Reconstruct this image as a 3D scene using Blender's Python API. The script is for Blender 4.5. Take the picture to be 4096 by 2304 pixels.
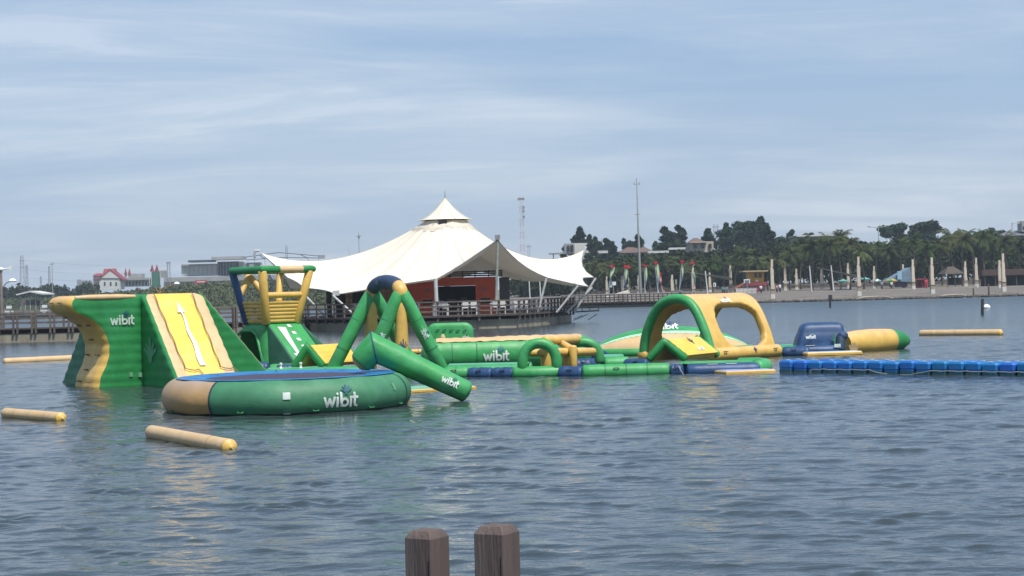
import bpy, bmesh, math, random
import numpy as np
from mathutils import Vector, Matrix

for o in list(bpy.data.objects):
    bpy.data.objects.remove(o, do_unlink=True)
SC = bpy.context.scene
COL = SC.collection
R = math.radians

# ------------------------------------------------------------------ camera
FPX, CXP, CYP, EYE, HOR, ROLL = 7267.0, 2048.0, 1152.0, 2.5, 1165.5, 0.026
_a = math.atan(ROLL)
_p = math.atan((HOR - CYP) * math.cos(_a) / FPX)
_R0, _U0 = Vector((1, 0, 0)), Vector((0, -math.sin(_p), math.cos(_p)))
CAM_F = Vector((0, math.cos(_p), math.sin(_p)))
CAM_R = _R0 * math.cos(_a) - _U0 * math.sin(_a)
CAM_U = _R0 * math.sin(_a) + _U0 * math.cos(_a)
cam_d = bpy.data.cameras.new('camera')
cam_d.sensor_width = 36.0
cam_d.lens = 36.0 * FPX / 4096.0
cam_d.clip_start, cam_d.clip_end = 0.1, 9000
cam = bpy.data.objects.new('camera', cam_d)
COL.objects.link(cam)
_m = Matrix((CAM_R, CAM_U, -CAM_F)).transposed().to_4x4()
_m.translation = (0, 0, EYE)
cam.matrix_world = _m
SC.camera = cam

# ------------------------------------------------------------------ light and sky
SUN_AZ, SUN_EL = R(146), R(63)          # azimuth clockwise from +Y (the view direction)
SUN_DIR = Vector((math.sin(SUN_AZ) * math.cos(SUN_EL), math.cos(SUN_AZ) * math.cos(SUN_EL), math.sin(SUN_EL)))
sun_d = bpy.data.lights.new('sun', 'SUN')
sun_d.energy, sun_d.angle, sun_d.color = 3.0, R(3.0), (1.0, 0.95, 0.87)
sun = bpy.data.objects.new('sun', sun_d)
COL.objects.link(sun)
sun.rotation_euler = SUN_DIR.to_track_quat('Z', 'Y').to_euler()
sun.location = (0, -20, 60)

SC.view_settings.view_transform = 'Standard'
SC.view_settings.look = 'None'
SC.view_settings.exposure = 0.62
SC.view_settings.gamma = 1.0
SC.render.use_compositing = False
SC.cycles.max_bounces = 6
SC.cycles.transparent_max_bounces = 8
SC.cycles.volume_bounces = 0
SC.cycles.caustics_reflective = False
SC.cycles.caustics_refractive = False
try:
    SC.cycles.use_denoising = True
except Exception:
    pass


def N(nt, typ, loc=None, **kw):
    n = nt.nodes.new(typ)
    for k, v in kw.items():
        setattr(n, k, v)
    return n


def math_n(nt, op, a, b=None, clamp=False):
    n = nt.nodes.new('ShaderNodeMath')
    n.operation = op
    n.use_clamp = clamp
    for i, v in enumerate((a, b)):
        if v is None:
            continue
        if isinstance(v, (int, float)):
            n.inputs[i].default_value = v
        else:
            nt.links.new(v, n.inputs[i])
    return n.outputs[0]


def ramp(nt, fac, stops, interp='LINEAR'):
    n = nt.nodes.new('ShaderNodeValToRGB')
    n.color_ramp.interpolation = interp
    el = n.color_ramp.elements
    while len(el) < len(stops):
        el.new(0.5)
    for e, (p, c) in zip(el, stops):
        e.position = p
        e.color = c if len(c) == 4 else (*c, 1)
    nt.links.new(fac, n.inputs[0])
    return n.outputs[0]


world = bpy.data.worlds.new('World')
SC.world = world
world.use_nodes = True
nt = world.node_tree
nt.nodes.clear()
L = nt.links.new
out = N(nt, 'ShaderNodeOutputWorld')
sky = N(nt, 'ShaderNodeTexSky', sky_type='NISHITA')
sky.sun_disc = False
sky.sun_elevation = SUN_EL
sky.sun_rotation = SUN_AZ
sky.air_density, sky.dust_density, sky.ozone_density = 1.0, 1.6, 2.2
bg1 = N(nt, 'ShaderNodeBackground')
bg1.inputs[1].default_value = 0.075
L(sky.outputs[0], bg1.inputs[0])
tc = N(nt, 'ShaderNodeTexCoord')
sep = N(nt, 'ShaderNodeSeparateXYZ')
L(tc.outputs['Generated'], sep.inputs[0])
zc = math_n(nt, 'MAXIMUM', sep.outputs[2], 0.0)
den = math_n(nt, 'ADD', zc, 0.10)
cx = math_n(nt, 'DIVIDE', sep.outputs[0], den)
cy = math_n(nt, 'DIVIDE', sep.outputs[1], den)
comb = N(nt, 'ShaderNodeCombineXYZ')
L(cx, comb.inputs[0]); L(cy, comb.inputs[1])


def wnoise(scale, detail, rough, vec, off=(0, 0, 0), stretch=(1, 1, 1), dist=0.0):
    mp = N(nt, 'ShaderNodeMapping')
    mp.inputs['Location'].default_value = off
    mp.inputs['Scale'].default_value = stretch
    L(vec, mp.inputs[0])
    n = N(nt, 'ShaderNodeTexNoise')
    n.inputs['Scale'].default_value = scale
    n.inputs['Detail'].default_value = detail
    n.inputs['Roughness'].default_value = rough
    n.inputs['Distortion'].default_value = dist
    L(mp.outputs[0], n.inputs['Vector'])
    return n.outputs['Fac']


CL1, CL2 = (-15.2, -8.73, 0), (30.8, 8.48, 0)
c_big = wnoise(0.62, 5, 0.55, comb.outputs[0], CL1, (0.6, 1.0, 1), 0.5)
c_fine = wnoise(1.35, 9, 0.68, comb.outputs[0], CL2, (0.50, 1.2, 1), 0.9)
f_big = ramp(nt, c_big, [(0.42, (0, 0, 0)), (0.68, (1, 1, 1))], 'EASE')
f_fine = ramp(nt, c_fine, [(0.34, (0, 0, 0)), (0.84, (1, 1, 1))], 'EASE')
cl = math_n(nt, 'ADD', math_n(nt, 'MULTIPLY', f_big, math_n(nt, 'ADD', math_n(nt, 'MULTIPLY', f_fine, 0.7), 0.45)), math_n(nt, 'MULTIPLY', f_fine, 0.32), clamp=True)
# humid veil: more of it low over the horizon
veil = ramp(nt, zc, [(0.0, (0.88, 0.88, 0.88)), (0.06, (0.82, 0.82, 0.82)), (0.16, (0.70, 0.70, 0.70)), (0.5, (0.50, 0.50, 0.50))])
fac = math_n(nt, 'MAXIMUM', math_n(nt, 'MULTIPLY', cl, 0.85), veil)
bg2 = N(nt, 'ShaderNodeBackground')
ccol = N(nt, 'ShaderNodeMix', data_type='RGBA')
L(ramp(nt, zc, [(0.0, (0.355, 0.410, 0.485)), (0.05, (0.275, 0.360, 0.485)), (0.15, (0.205, 0.318, 0.495))]), ccol.inputs['A'])
ccol.inputs['B'].default_value = (0.52, 0.565, 0.62, 1)
L(math_n(nt, 'MULTIPLY', cl, 0.62), ccol.inputs['Factor'])
L(ccol.outputs['Result'], bg2.inputs[0])
bg2.inputs[1].default_value = 1.0
mx = N(nt, 'ShaderNodeMixShader')
L(fac, mx.inputs[0]); L(bg1.outputs[0], mx.inputs[1]); L(bg2.outputs[0], mx.inputs[2])
L(mx.outputs[0], out.inputs[0])


# ------------------------------------------------------------------ placing helpers (photo pixel + distance -> world)
def D(x, y, d):
    v = CAM_F * FPX + CAM_R * (x - CXP) + CAM_U * (CYP - y)
    return Vector((0, 0, EYE)) + v * (d / v.y)


def W(x, y, z=0.0):
    v = CAM_F * FPX + CAM_R * (x - CXP) + CAM_U * (CYP - y)
    return Vector((0, 0, EYE)) + v * ((z - EYE) / v.z)


def Z(x, z, d):
    """point at height z and distance d seen in photo column x (at about the horizon)"""
    y = HOR - ROLL * (x - CXP) + (EYE - z) * FPX / d
    q = D(x, y, d)
    q.z = z
    return q


# ------------------------------------------------------------------ materials
MATS = {}


def pmat(name, col, rough=0.6, var=0.12, scale=3.0, bump=0.0, bscale=20.0, bleach=None, metal=0.0, spec=0.5,
         stain=None, stretch=(1, 1, 1), trans=0.0, coord='Object', vary=0.0):
    if name in MATS:
        return MATS[name]
    m = bpy.data.materials.new(name)
    m.use_nodes = True
    t = m.node_tree
    b = t.nodes['Principled BSDF']
    b.inputs['Roughness'].default_value = rough
    b.inputs['Metallic'].default_value = metal
    b.inputs['Specular IOR Level'].default_value = spec
    co = t.nodes.new('ShaderNodeTexCoord')
    mp = t.nodes.new('ShaderNodeMapping')
    mp.inputs['Scale'].default_value = stretch
    t.links.new(co.outputs[coord], mp.inputs[0])

    def noise(s, d=4, r=0.6):
        n = t.nodes.new('ShaderNodeTexNoise')
        n.inputs['Scale'].default_value = s
        n.inputs['Detail'].default_value = d
        n.inputs['Roughness'].default_value = r
        t.links.new(mp.outputs[0], n.inputs['Vector'])
        return n.outputs['Fac']

    def mix(f, a, c2, mode='MIX'):
        n = t.nodes.new('ShaderNodeMix')
        n.data_type = 'RGBA'
        n.blend_type = mode
        for k, v in (('Factor', f), ('A', a), ('B', c2)):
            if isinstance(v, (int, float)):
                n.inputs[k].default_value = v
            elif isinstance(v, tuple):
                n.inputs[k].default_value = (*v, 1)
            else:
                t.links.new(v, n.inputs[k])
        return n.outputs['Result']

    cur = col
    if bleach:
        g = t.nodes.new('ShaderNodeNewGeometry')
        s = t.nodes.new('ShaderNodeSeparateXYZ')
        t.links.new(g.outputs['Normal'], s.inputs[0])
        f = math_n(t, 'ADD', s.outputs[2], math_n(t, 'MULTIPLY', noise(1.7), 0.9))
        f = ramp(t, math_n(t, 'MULTIPLY', f, 0.6), [(0.45, (0, 0, 0)), (0.85, (1, 1, 1))])
        cur = mix(f, cur, bleach)
    if stain:
        f = ramp(t, noise(scale * 0.45, 6, 0.7), [(0.48, (0, 0, 0)), (0.72, (1, 1, 1))])
        cur = mix(math_n(t, 'MULTIPLY', f, 0.75), cur, stain)
    if vary:
        oi = t.nodes.new('ShaderNodeObjectInfo')
        hs = t.nodes.new('ShaderNodeHueSaturation')
        t.links.new(math_n(t, 'ADD', math_n(t, 'MULTIPLY', oi.outputs['Random'], vary * 2), 1 - vary), hs.inputs['Value'])
        t.links.new(math_n(t, 'ADD', math_n(t, 'MULTIPLY', oi.outputs['Random'], 0.03), 0.485), hs.inputs['Hue'])
        if isinstance(cur, tuple):
            hs.inputs['Color'].default_value = (*cur, 1)
        else:
            t.links.new(cur, hs.inputs['Color'])
        cur = hs.outputs[0]
    if var:
        lo, hi = 1 - var, 1 + var
        f = ramp(t, noise(scale), [(0.25, (lo, lo, lo)), (0.75, (hi, hi, hi))])
        cur = mix(1.0, cur, f, 'MULTIPLY')
    if isinstance(cur, tuple):
        b.inputs['Base Color'].default_value = (*cur, 1)
    else:
        t.links.new(cur, b.inputs['Base Color'])
    if bump:
        bn = t.nodes.new('ShaderNodeBump')
        bn.inputs['Strength'].default_value = bump
        bn.inputs['Distance'].default_value = 0.05
        t.links.new(noise(bscale, 3), bn.inputs['Height'])
        t.links.new(bn.outputs[0], b.inputs['Normal'])
    if trans:
        tr = t.nodes.new('ShaderNodeBsdfTranslucent')
        if isinstance(cur, tuple):
            tr.inputs[0].default_value = (*cur, 1)
        else:
            t.links.new(cur, tr.inputs[0])
        ms = t.nodes.new('ShaderNodeMixShader')
        ms.inputs[0].default_value = trans
        t.links.new(b.outputs[0], ms.inputs[1])
        t.links.new(tr.outputs[0], ms.inputs[2])
        t.links.new(ms.outputs[0], t.nodes['Material Output'].inputs[0])
    MATS[name] = m
    return m


VB = dict(rough=0.48, bump=0.2, bscale=4.5)
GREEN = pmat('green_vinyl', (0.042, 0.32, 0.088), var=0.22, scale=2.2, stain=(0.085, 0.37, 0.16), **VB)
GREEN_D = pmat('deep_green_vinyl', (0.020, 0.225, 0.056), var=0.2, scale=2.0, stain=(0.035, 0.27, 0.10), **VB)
GREEN_F = pmat('faded_green_vinyl', (0.048, 0.205, 0.10), var=0.22, scale=1.8, stain=(0.095, 0.27, 0.16), rough=0.6, bump=0.12, bscale=6.0)
YEL = pmat('golden_vinyl', (0.69, 0.44, 0.10), var=0.16, scale=2.5, bleach=(0.70, 0.44, 0.19), **VB)
YEL_B = pmat('bright_yellow_vinyl', (0.85, 0.57, 0.09), var=0.12, scale=2.0, stain=(0.80, 0.55, 0.20), **VB)
TAN = pmat('bleached_tan_vinyl', (0.64, 0.45, 0.24), var=0.14, scale=2.5, stain=(0.54, 0.35, 0.15), **VB)
PINKTAN = pmat('faded_end_vinyl', (0.44, 0.27, 0.105), var=0.12, scale=2.0, bleach=(0.40, 0.29, 0.20), **VB)
BLUE = pmat('navy_vinyl', (0.015, 0.058, 0.155), var=0.3, scale=2.5, stain=(0.035, 0.095, 0.215), **VB)
BLUE_F = pmat('faded_navy_vinyl', (0.03, 0.06, 0.13), var=0.25, scale=2.5, rough=0.6)
PAD = pmat('blue_pad_vinyl', (0.012, 0.16, 0.42), var=0.25, scale=3.0, rough=0.4, stain=(0.04, 0.27, 0.5), bump=0.2, bscale=5)
MATD = pmat('trampoline_mesh', (0.055, 0.045, 0.075), var=0.2, scale=6, rough=0.8)
WHITE = pmat('white_print', (0.78, 0.80, 0.78), var=0.1, scale=5, rough=0.6)
WHITE_W = pmat('worn_white_print', (0.60, 0.68, 0.63), var=0.3, scale=9, rough=0.6)
PALEG = pmat('pale_green_print', (0.13, 0.33, 0.18), var=0.2, scale=6, rough=0.6)
INK = pmat('blue_print', (0.015, 0.05, 0.14), var=0.2, scale=6, rough=0.6)
SEAM = pmat('seam_tape', (0.012, 0.035, 0.07), var=0.2, rough=0.7)
ROPE = pmat('brown_rope', (0.22, 0.15, 0.07), var=0.3, scale=40, rough=0.9)
ROPE_G = pmat('grey_rope', (0.25, 0.28, 0.28), var=0.3, scale=30, rough=0.9)


# ------------------------------------------------------------------ mesh building
class MB:
    def __init__(self):
        self.v, self.f, self.mi = [], [], []

    def add(self, vs, fs, mi=0):
        o = len(self.v)
        self.v += [tuple(p) for p in vs]
        for q in fs:
            self.f.append(tuple(i + o for i in q))
            self.mi.append(mi)
        return self

    def grid(self, P, cu=False, cv=False, mi=0):
        nu, nv = len(P), len(P[0])
        vs = [p for row in P for p in row]
        fs = []
        for i in range(nu if cu else nu - 1):
            for j in range(nv if cv else nv - 1):
                i2, j2 = (i + 1) % nu, (j + 1) % nv
                fs.append((i * nv + j, i * nv + j2, i2 * nv + j2, i2 * nv + j))
        return self.add(vs, fs, mi)

    def tube(self, pts, r, seg=14, cap='round', closed=False, mi=0, bulge=0.55, sq=None, start=0.0):
        pts = [Vector(p) for p in pts]
        n = len(pts)
        rs = list(r) if isinstance(r, (list, tuple)) else [r] * n
        if closed:
            tans = [(pts[(i + 1) % n] - pts[i - 1]).normalized() for i in range(n)]
        else:
            tans = []
            for i in range(n):
                a = pts[i] - pts[i - 1] if i > 0 else None
                b = pts[i + 1] - pts[i] if i < n - 1 else None
                t = (a.normalized() if a else Vector()) + (b.normalized() if b else Vector())
                tans.append(t.normalized())
        ref = Vector((0, 0, 1)) if abs(tans[0].z) < 0.9 else Vector((0, 1, 0))
        nrm = (ref - tans[0] * ref.dot(tans[0])).normalized()
        rings = []

        def ring(c, t, nn, rad, bend=None):
            bb = t.cross(nn)
            out_ = []
            for k in range(seg):
                w = start + 2 * math.pi * k / seg
                v = (nn * math.cos(w) + bb * math.sin(w)) * rad
                if bend is not None:
                    v = v + bend[0] * (v.dot(bend[0]) * (bend[1] - 1))
                out_.append(c + v)
            return out_
        frames = []
        for i in range(n):
            t = tans[i]
            nrm = (nrm - t * nrm.dot(t)).normalized()
            bend = None
            if not closed and 0 < i < n - 1:
                t1, t2 = (pts[i] - pts[i - 1]).normalized(), (pts[i + 1] - pts[i]).normalized()
                c = max(0.55, t1.dot(t))
                if c < 0.995 and (t2 - t1).length > 1e-4:
                    bend = ((t2 - t1).normalized(), 1.0 / c)
            frames.append((pts[i], t, nrm.copy(), rs[i], bend))
        if cap == 'round' and not closed:
            c, t, nn, rad, _b = frames[0]
            for k in (4, 3, 2, 1):
                w = k / 4 * math.pi / 2
                rings.append(ring(c - t * rad * bulge * math.sin(w), t, nn, rad * max(0.02, math.cos(w))))
        for c, t, nn, rad, bd in frames:
            rings.append(ring(c, t, nn, rad, bd))
        if cap == 'round' and not closed:
            c, t, nn, rad, _b = frames[-1]
            for k in (1, 2, 3, 4):
                w = k / 4 * math.pi / 2
                rings.append(ring(c + t * rad * bulge * math.sin(w), t, nn, rad * max(0.02, math.cos(w))))
        o = len(self.v)
        self.grid(rings, cu=closed, cv=True, mi=mi)
        if cap and not closed:
            self.f.append(tuple(o + k for k in range(seg))[::-1]); self.mi.append(mi)
            e = o + (len(rings) - 1) * seg
            self.f.append(tuple(e + k for k in range(seg))); self.mi.append(mi)
        return self

    def box(self, c, s, rz=0.0, mi=0, ax=None):
        c = Vector(c)
        if ax is None:
            ax = (Vector((math.cos(rz), math.sin(rz), 0)), Vector((-math.sin(rz), math.cos(rz), 0)), Vector((0, 0, 1)))
        hx, hy, hz = s[0] / 2, s[1] / 2, s[2] / 2
        vs = [c + ax[0] * (i * hx) + ax[1] * (j * hy) + ax[2] * (k * hz) for k in (-1, 1) for j in (-1, 1) for i in (-1, 1)]
        return self.add(vs, [(0, 2, 3, 1), (4, 5, 7, 6), (0, 1, 5, 4), (2, 6, 7, 3), (0, 4, 6, 2), (1, 3, 7, 5)], mi)

    def beam(self, p, q, w, h, mi=0):
        p, q = Vector(p), Vector(q)
        t = (q - p)
        l = t.length
        t.normalize()
        up = Vector((0, 0, 1)) if abs(t.z) < 0.95 else Vector((0, 1, 0))
        s = t.cross(up).normalized()
        u = s.cross(t)
        return self.box((p + q) / 2, (l, w, h), ax=(t, s, u), mi=mi)

    def prism(self, poly, vec, mi=0):
        vec = Vector(vec)
        n = len(poly)
        a = [Vector(p) for p in poly]
        vs = a + [p + vec for p in a]
        fs = [tuple(range(n))[::-1], tuple(range(n, 2 * n))]
        fs += [(i, (i + 1) % n, n + (i + 1) % n, n + i) for i in range(n)]
        return self.add(vs, fs, mi)

    def lathe(self, c, prof, seg=16, mi=0, ax=None, wob=None):
        c = Vector(c)
        P = []
        for r, z in prof:
            P.append([c + Vector((r * math.cos(2 * math.pi * k / seg), r * math.sin(2 * math.pi * k / seg), z)) for k in range(seg)])
        o = len(self.v)
        self.grid(P, cv=True, mi=mi)
        self.f.append(tuple(o + k for k in range(seg))[::-1]); self.mi.append(mi)
        e = o + (len(P) - 1) * seg
        self.f.append(tuple(e + k for k in range(seg))); self.mi.append(mi)
        return self

    def build(self, name, mats, parent=None, sharp=38, recalc=True, mods=None):
        if not isinstance(mats, (list, tuple)):
            mats = [mats]
        off = Vector((0, 0, 0))
        q = parent
        while q is not None:
            off += q.location
            q = q.parent
        me = bpy.data.meshes.new(name)
        if parent is None and len(self.v):
            arr = np.array(self.v)
            lo, hi = arr.min(0), arr.max(0)
            off = Vector(((lo[0] + hi[0]) / 2, (lo[1] + hi[1]) / 2, lo[2]))
        me.from_pydata([(p[0] - off.x, p[1] - off.y, p[2] - off.z) for p in self.v], [], self.f)
        for m in mats:
            me.materials.append(m)
        me.polygons.foreach_set('material_index', self.mi)
        if recalc:
            bm = bmesh.new()
            bm.from_mesh(me)
            bmesh.ops.recalc_face_normals(bm, faces=bm.faces)
            bm.to_mesh(me)
            bm.free()
        if sharp:
            me.polygons.foreach_set('use_smooth', [True] * len(me.polygons))
            me.set_sharp_from_angle(angle=R(sharp))
        me.update()
        o = bpy.data.objects.new(name, me)
        COL.objects.link(o)
        if parent is None:
            o.location = off
        else:
            o.parent = parent
        return o


def tag(o, label, cat=None, group=None, kind=None):
    o['label'] = label
    if cat:
        o['category'] = cat
    if group:
        o['group'] = group
    if kind:
        o['kind'] = kind
    return o


def thing(name, label, cat, loc=(0, 0, 0), group=None, rz=0.0):
    o = bpy.data.objects.new(name, None)
    o.empty_display_size = 0.2
    COL.objects.link(o)
    o.location = loc
    o.rotation_euler = (0, 0, rz)
    return tag(o, label, cat, group)


def copy_tree(o, parent=None):
    c = o.copy()
    COL.objects.link(c)
    c.parent = parent
    for ch in o.children:
        copy_tree(ch, c)
    return c


def struct(o):
    o['kind'] = 'structure'
    return o


ORD = ['first', 'second', 'third', 'fourth', 'fifth', 'sixth', 'seventh', 'eighth', 'ninth', 'tenth', 'eleventh', 'twelfth',
       'thirteenth', 'fourteenth', 'fifteenth', 'sixteenth', 'seventeenth', 'eighteenth', 'nineteenth', 'twentieth',
       'twenty-first', 'twenty-second', 'twenty-third', 'twenty-fourth', 'twenty-fifth', 'twenty-sixth', 'twenty-seventh',
       'twenty-eighth', 'twenty-ninth', 'thirtieth', 'thirty-first', 'thirty-second', 'thirty-third', 'thirty-fourth',
       'thirty-fifth', 'thirty-sixth', 'thirty-seventh', 'thirty-eighth', 'thirty-ninth', 'fortieth']


# ------------------------------------------------------------------ printed marks (strokes laid on a surface)
def arc(cx, cy, r, a0, a1, n=10, ry=None):
    ry = ry or r
    return [(cx + r * math.cos(R(a0 + (a1 - a0) * k / n)), cy + ry * math.sin(R(a0 + (a1 - a0) * k / n))) for k in range(n + 1)]


WORD = [[(0, 1), (0.3, 0), (0.6, 0.85), (0.9, 0), (1.2, 1)], [(1.56, 0), (1.56, 1)], [(1.56, 1.40), (1.56, 1.44)],
        [(2.02, 1.5), (2.02, 0.03)], arc(2.42, 0.44, 0.40, -180, 180, 16), [(3.18, 0), (3.18, 1)],
        [(3.66, 1.42), (3.66, 0.28), (3.74, 0.1), (3.95, 0.03)], [(3.42, 1.0), (3.98, 1.0)]]
SPLASH = [[(2.55, 1.25), (2.62, 1.55), (2.78, 1.25)], [(2.6, 1.3), (2.7, 1.6)], [(2.55, 1.5), (2.15, 1.75)], [(2.6, 1.6), (2.4, 2.1)],
          [(2.68, 1.6), (2.75, 2.3)], [(2.78, 1.6), (3.1, 2.1)], [(2.8, 1.5), (3.3, 1.8)]]
HAND = [[(0, 0), (0.0, 0.5)], [(-0.12, 0.1), (-0.14, 0.5)], [(0.12, 0.1), (0.14, 0.5)], [(-0.2, 0.5), (-0.62, 0.95)],
        [(-0.1, 0.6), (-0.32, 1.3)], [(0, 0.6), (0.02, 1.75)], [(0.1, 0.6), (0.40, 1.3)], [(0.2, 0.5), (0.66, 0.95)]]
DOTS = [[(-0.62, 1.0), (-0.64, 1.03)], [(-0.33, 1.36), (-0.34, 1.40)], [(0.02, 1.8), (0.02, 1.85)], [(0.42, 1.36), (0.43, 1.40)], [(0.68, 1.0), (0.7, 1.03)]]


def mark(name, strokes, w, surf, mat, parent, step=0.22, w_extra=None):
    m = MB()
    off = 0.0
    for si, st in enumerate(strokes):
        ww = w
        pts = [Vector((p[0], p[1])) for p in st]
        for p, q in zip(pts, pts[1:]):
            t = q - p
            l = t.length
            if l < 1e-6:
                continue
            t /= l
            nn = Vector((-t.y, t.x)) * ww / 2
            k = max(1, int(l / step))
            rows = []
            for i in range(k + 1):
                c = p + t * (l * i / k)
                rows.append([surf(*(c - nn), off), surf(*c, off), surf(*(c + nn), off)])
            m.grid(rows)
            off += 0.0004
        for p in pts:
            c = [surf(p.x + ww / 2 * math.cos(2 * math.pi * k / 10), p.y + ww / 2 * math.sin(2 * math.pi * k / 10), off) for k in range(10)]
            m.add(c, [tuple(range(10))])
            off += 0.0003
    return m.build(name, mat, parent, recalc=False)


def flat_surf(o, eu, ev, scale, nrm, u0=0.0, v0=0.0):
    o, eu, ev, nrm = Vector(o), Vector(eu).normalized(), Vector(ev).normalized(), Vector(nrm).normalized()
    return lambda u, v, off: o + eu * ((u - u0) * scale) + ev * ((v - v0) * scale) + nrm * (0.006 + off)


def cyl_surf(p, q, r, ang, scale, u_at, u0=2.0, v0=0.7, flip=1, toward=None, r_fn=None):
    """surface of a tube p->q; u runs along the axis from distance u_at, v round it; ang = angle of the middle from 'toward'"""
    p, q = Vector(p), Vector(q)
    t = (q - p).normalized()
    tw = Vector(toward or (0, -1, 0))
    n0 = (tw - t * tw.dot(t)).normalized()
    up = t.cross(n0)
    if up.z < 0:
        up = -up

    def f(u, v, off):
        s = u_at + (u - u0) * scale * flip
        rr = r if r_fn is None else r_fn(s)
        th = ang + (v - v0) * scale / rr
        return p + t * s + (n0 * math.cos(th) + up * math.sin(th)) * (rr + 0.006 + off)
    return f


# ------------------------------------------------------------------ inflated block: a stack of rounded-rectangle rings
def stack(levels, ext, org, ea, eb, rad=0.16, rib=0.03, rib_h=0.26, edge=0.14, nseg=10, tz=None):
    """levels = (z0, z1, n); ext(z) -> (a0, a1, b0, b1). Returns dict side -> MB for sides front(b1) back(b0) left(a0) right(a1) top."""
    z0, z1, n = levels
    ea, eb, org = Vector(ea), Vector(eb), Vector(org)
    rows = []
    for i in range(n + 1):
        z = z0 + (z1 - z0) * i / n
        a0, a1, b0, b1 = ext(z)
        ins = 0.0
        for dz in (z - z0, z1 - z):
            if dz < edge:
                ins = max(ins, edge - math.sqrt(max(0, edge * edge - (edge - dz) ** 2)))
        bulge = rib * (abs(math.sin(math.pi * (z - z0) / rib_h + 0.25 * math.sin(z * 3.1))) ** 0.8 - 0.5)
        g = bulge - ins
        a0 -= g; a1 += g; b0 -= g; b1 += g
        rr = max(0.02, min(rad, (a1 - a0) * 0.45, (b1 - b0) * 0.45))
        pts, sides = [], []

        def side(p, q, name, nn):
            for k in range(nn + 1):
                pts.append((p[0] + (q[0] - p[0]) * k / nn, p[1] + (q[1] - p[1]) * k / nn))
                sides.append(name)

        def corner(cx_, cy_, w0, na, nb):
            for k in (1, 2, 3):
                w = R(w0 + 22.5 * k)
                pts.append((cx_ + rr * math.cos(w), cy_ + rr * math.sin(w)))
                sides.append(na if k < 2 else nb)
        side((a0 + rr, b1), (a1 - rr, b1), 'front', nseg)
        for k in (1, 2, 3):
            w = R(90 - 22.5 * k)
            pts.append((a1 - rr + rr * math.cos(w), b1 - rr + rr * math.sin(w))); sides.append('front' if k < 2 else 'right')
        side((a1, b1 - rr), (a1, b0 + rr), 'right', nseg)
        for k in (1, 2, 3):
            w = R(-22.5 * k)
            pts.append((a1 - rr + rr * math.cos(w), b0 + rr + rr * math.sin(w))); sides.append('right' if k < 2 else 'back')
        side((a1 - rr, b0), (a0 + rr, b0), 'back', nseg)
        for k in (1, 2, 3):
            w = R(-90 - 22.5 * k)
            pts.append((a0 + rr + rr * math.cos(w), b0 + rr + rr * math.sin(w))); sides.append('back' if k < 2 else 'left')
        side((a0, b0 + rr), (a0, b1 - rr), 'left', nseg)
        for k in (1, 2, 3):
            w = R(180 - 22.5 * k)
            pts.append((a0 + rr + rr * math.cos(w), b1 - rr + rr * math.sin(w))); sides.append('left' if k < 3 else 'front')
        rows.append([org + ea * p[0] + eb * p[1] + Vector((0, 0, z)) for p in pts])
    out_ = {}
    m = len(rows[0])
    for i in range(n):
        for j in range(m):
            j2 = (j + 1) % m
            s = sides[j]
            mb = out_.setdefault(s, MB())
            mb.add([rows[i][j], rows[i][j2], rows[i + 1][j2], rows[i + 1][j]], [(0, 1, 2, 3)])
    out_['top'] = MB().add(rows[-1], [tuple(range(m))])
    out_['bottom'] = MB().add(rows[0], [tuple(range(m))[::-1]])
    return out_


def weld(mb, tol=1e-4):
    key, nv, remap = {}, [], []
    for p in mb.v:
        k = (round(p[0] / tol), round(p[1] / tol), round(p[2] / tol))
        if k not in key:
            key[k] = len(nv)
            nv.append(p)
        remap.append(key[k])
    mb.v = nv
    nf, nm = [], []
    for f, mi in zip(mb.f, mb.mi):
        g = []
        for i in f:
            if remap[i] not in g:
                g.append(remap[i])
        if len(g) > 2:
            nf.append(tuple(g)); nm.append(mi)
    mb.f, mb.mi = nf, nm
    return mb


def merge(*ms, mi=None):
    r = MB()
    for k, m in enumerate(ms):
        r.add(m.v, m.f, 0)
        r.mi[-len(m.f):] = m.mi if mi is None else [mi[k]] * len(m.f)
    return weld(r)


def boolean_cut(o, cutter):
    md = o.modifiers.new('cut', 'BOOLEAN')
    md.operation = 'DIFFERENCE'
    md.object = cutter
    md.solver = 'EXACT'
    bpy.context.view_layer.update()
    dg = bpy.context.evaluated_depsgraph_get()
    me = bpy.data.meshes.new_from_object(o.evaluated_get(dg))
    o.modifiers.clear()
    o.data = me
    bpy.data.objects.remove(cutter, do_unlink=True)
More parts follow.
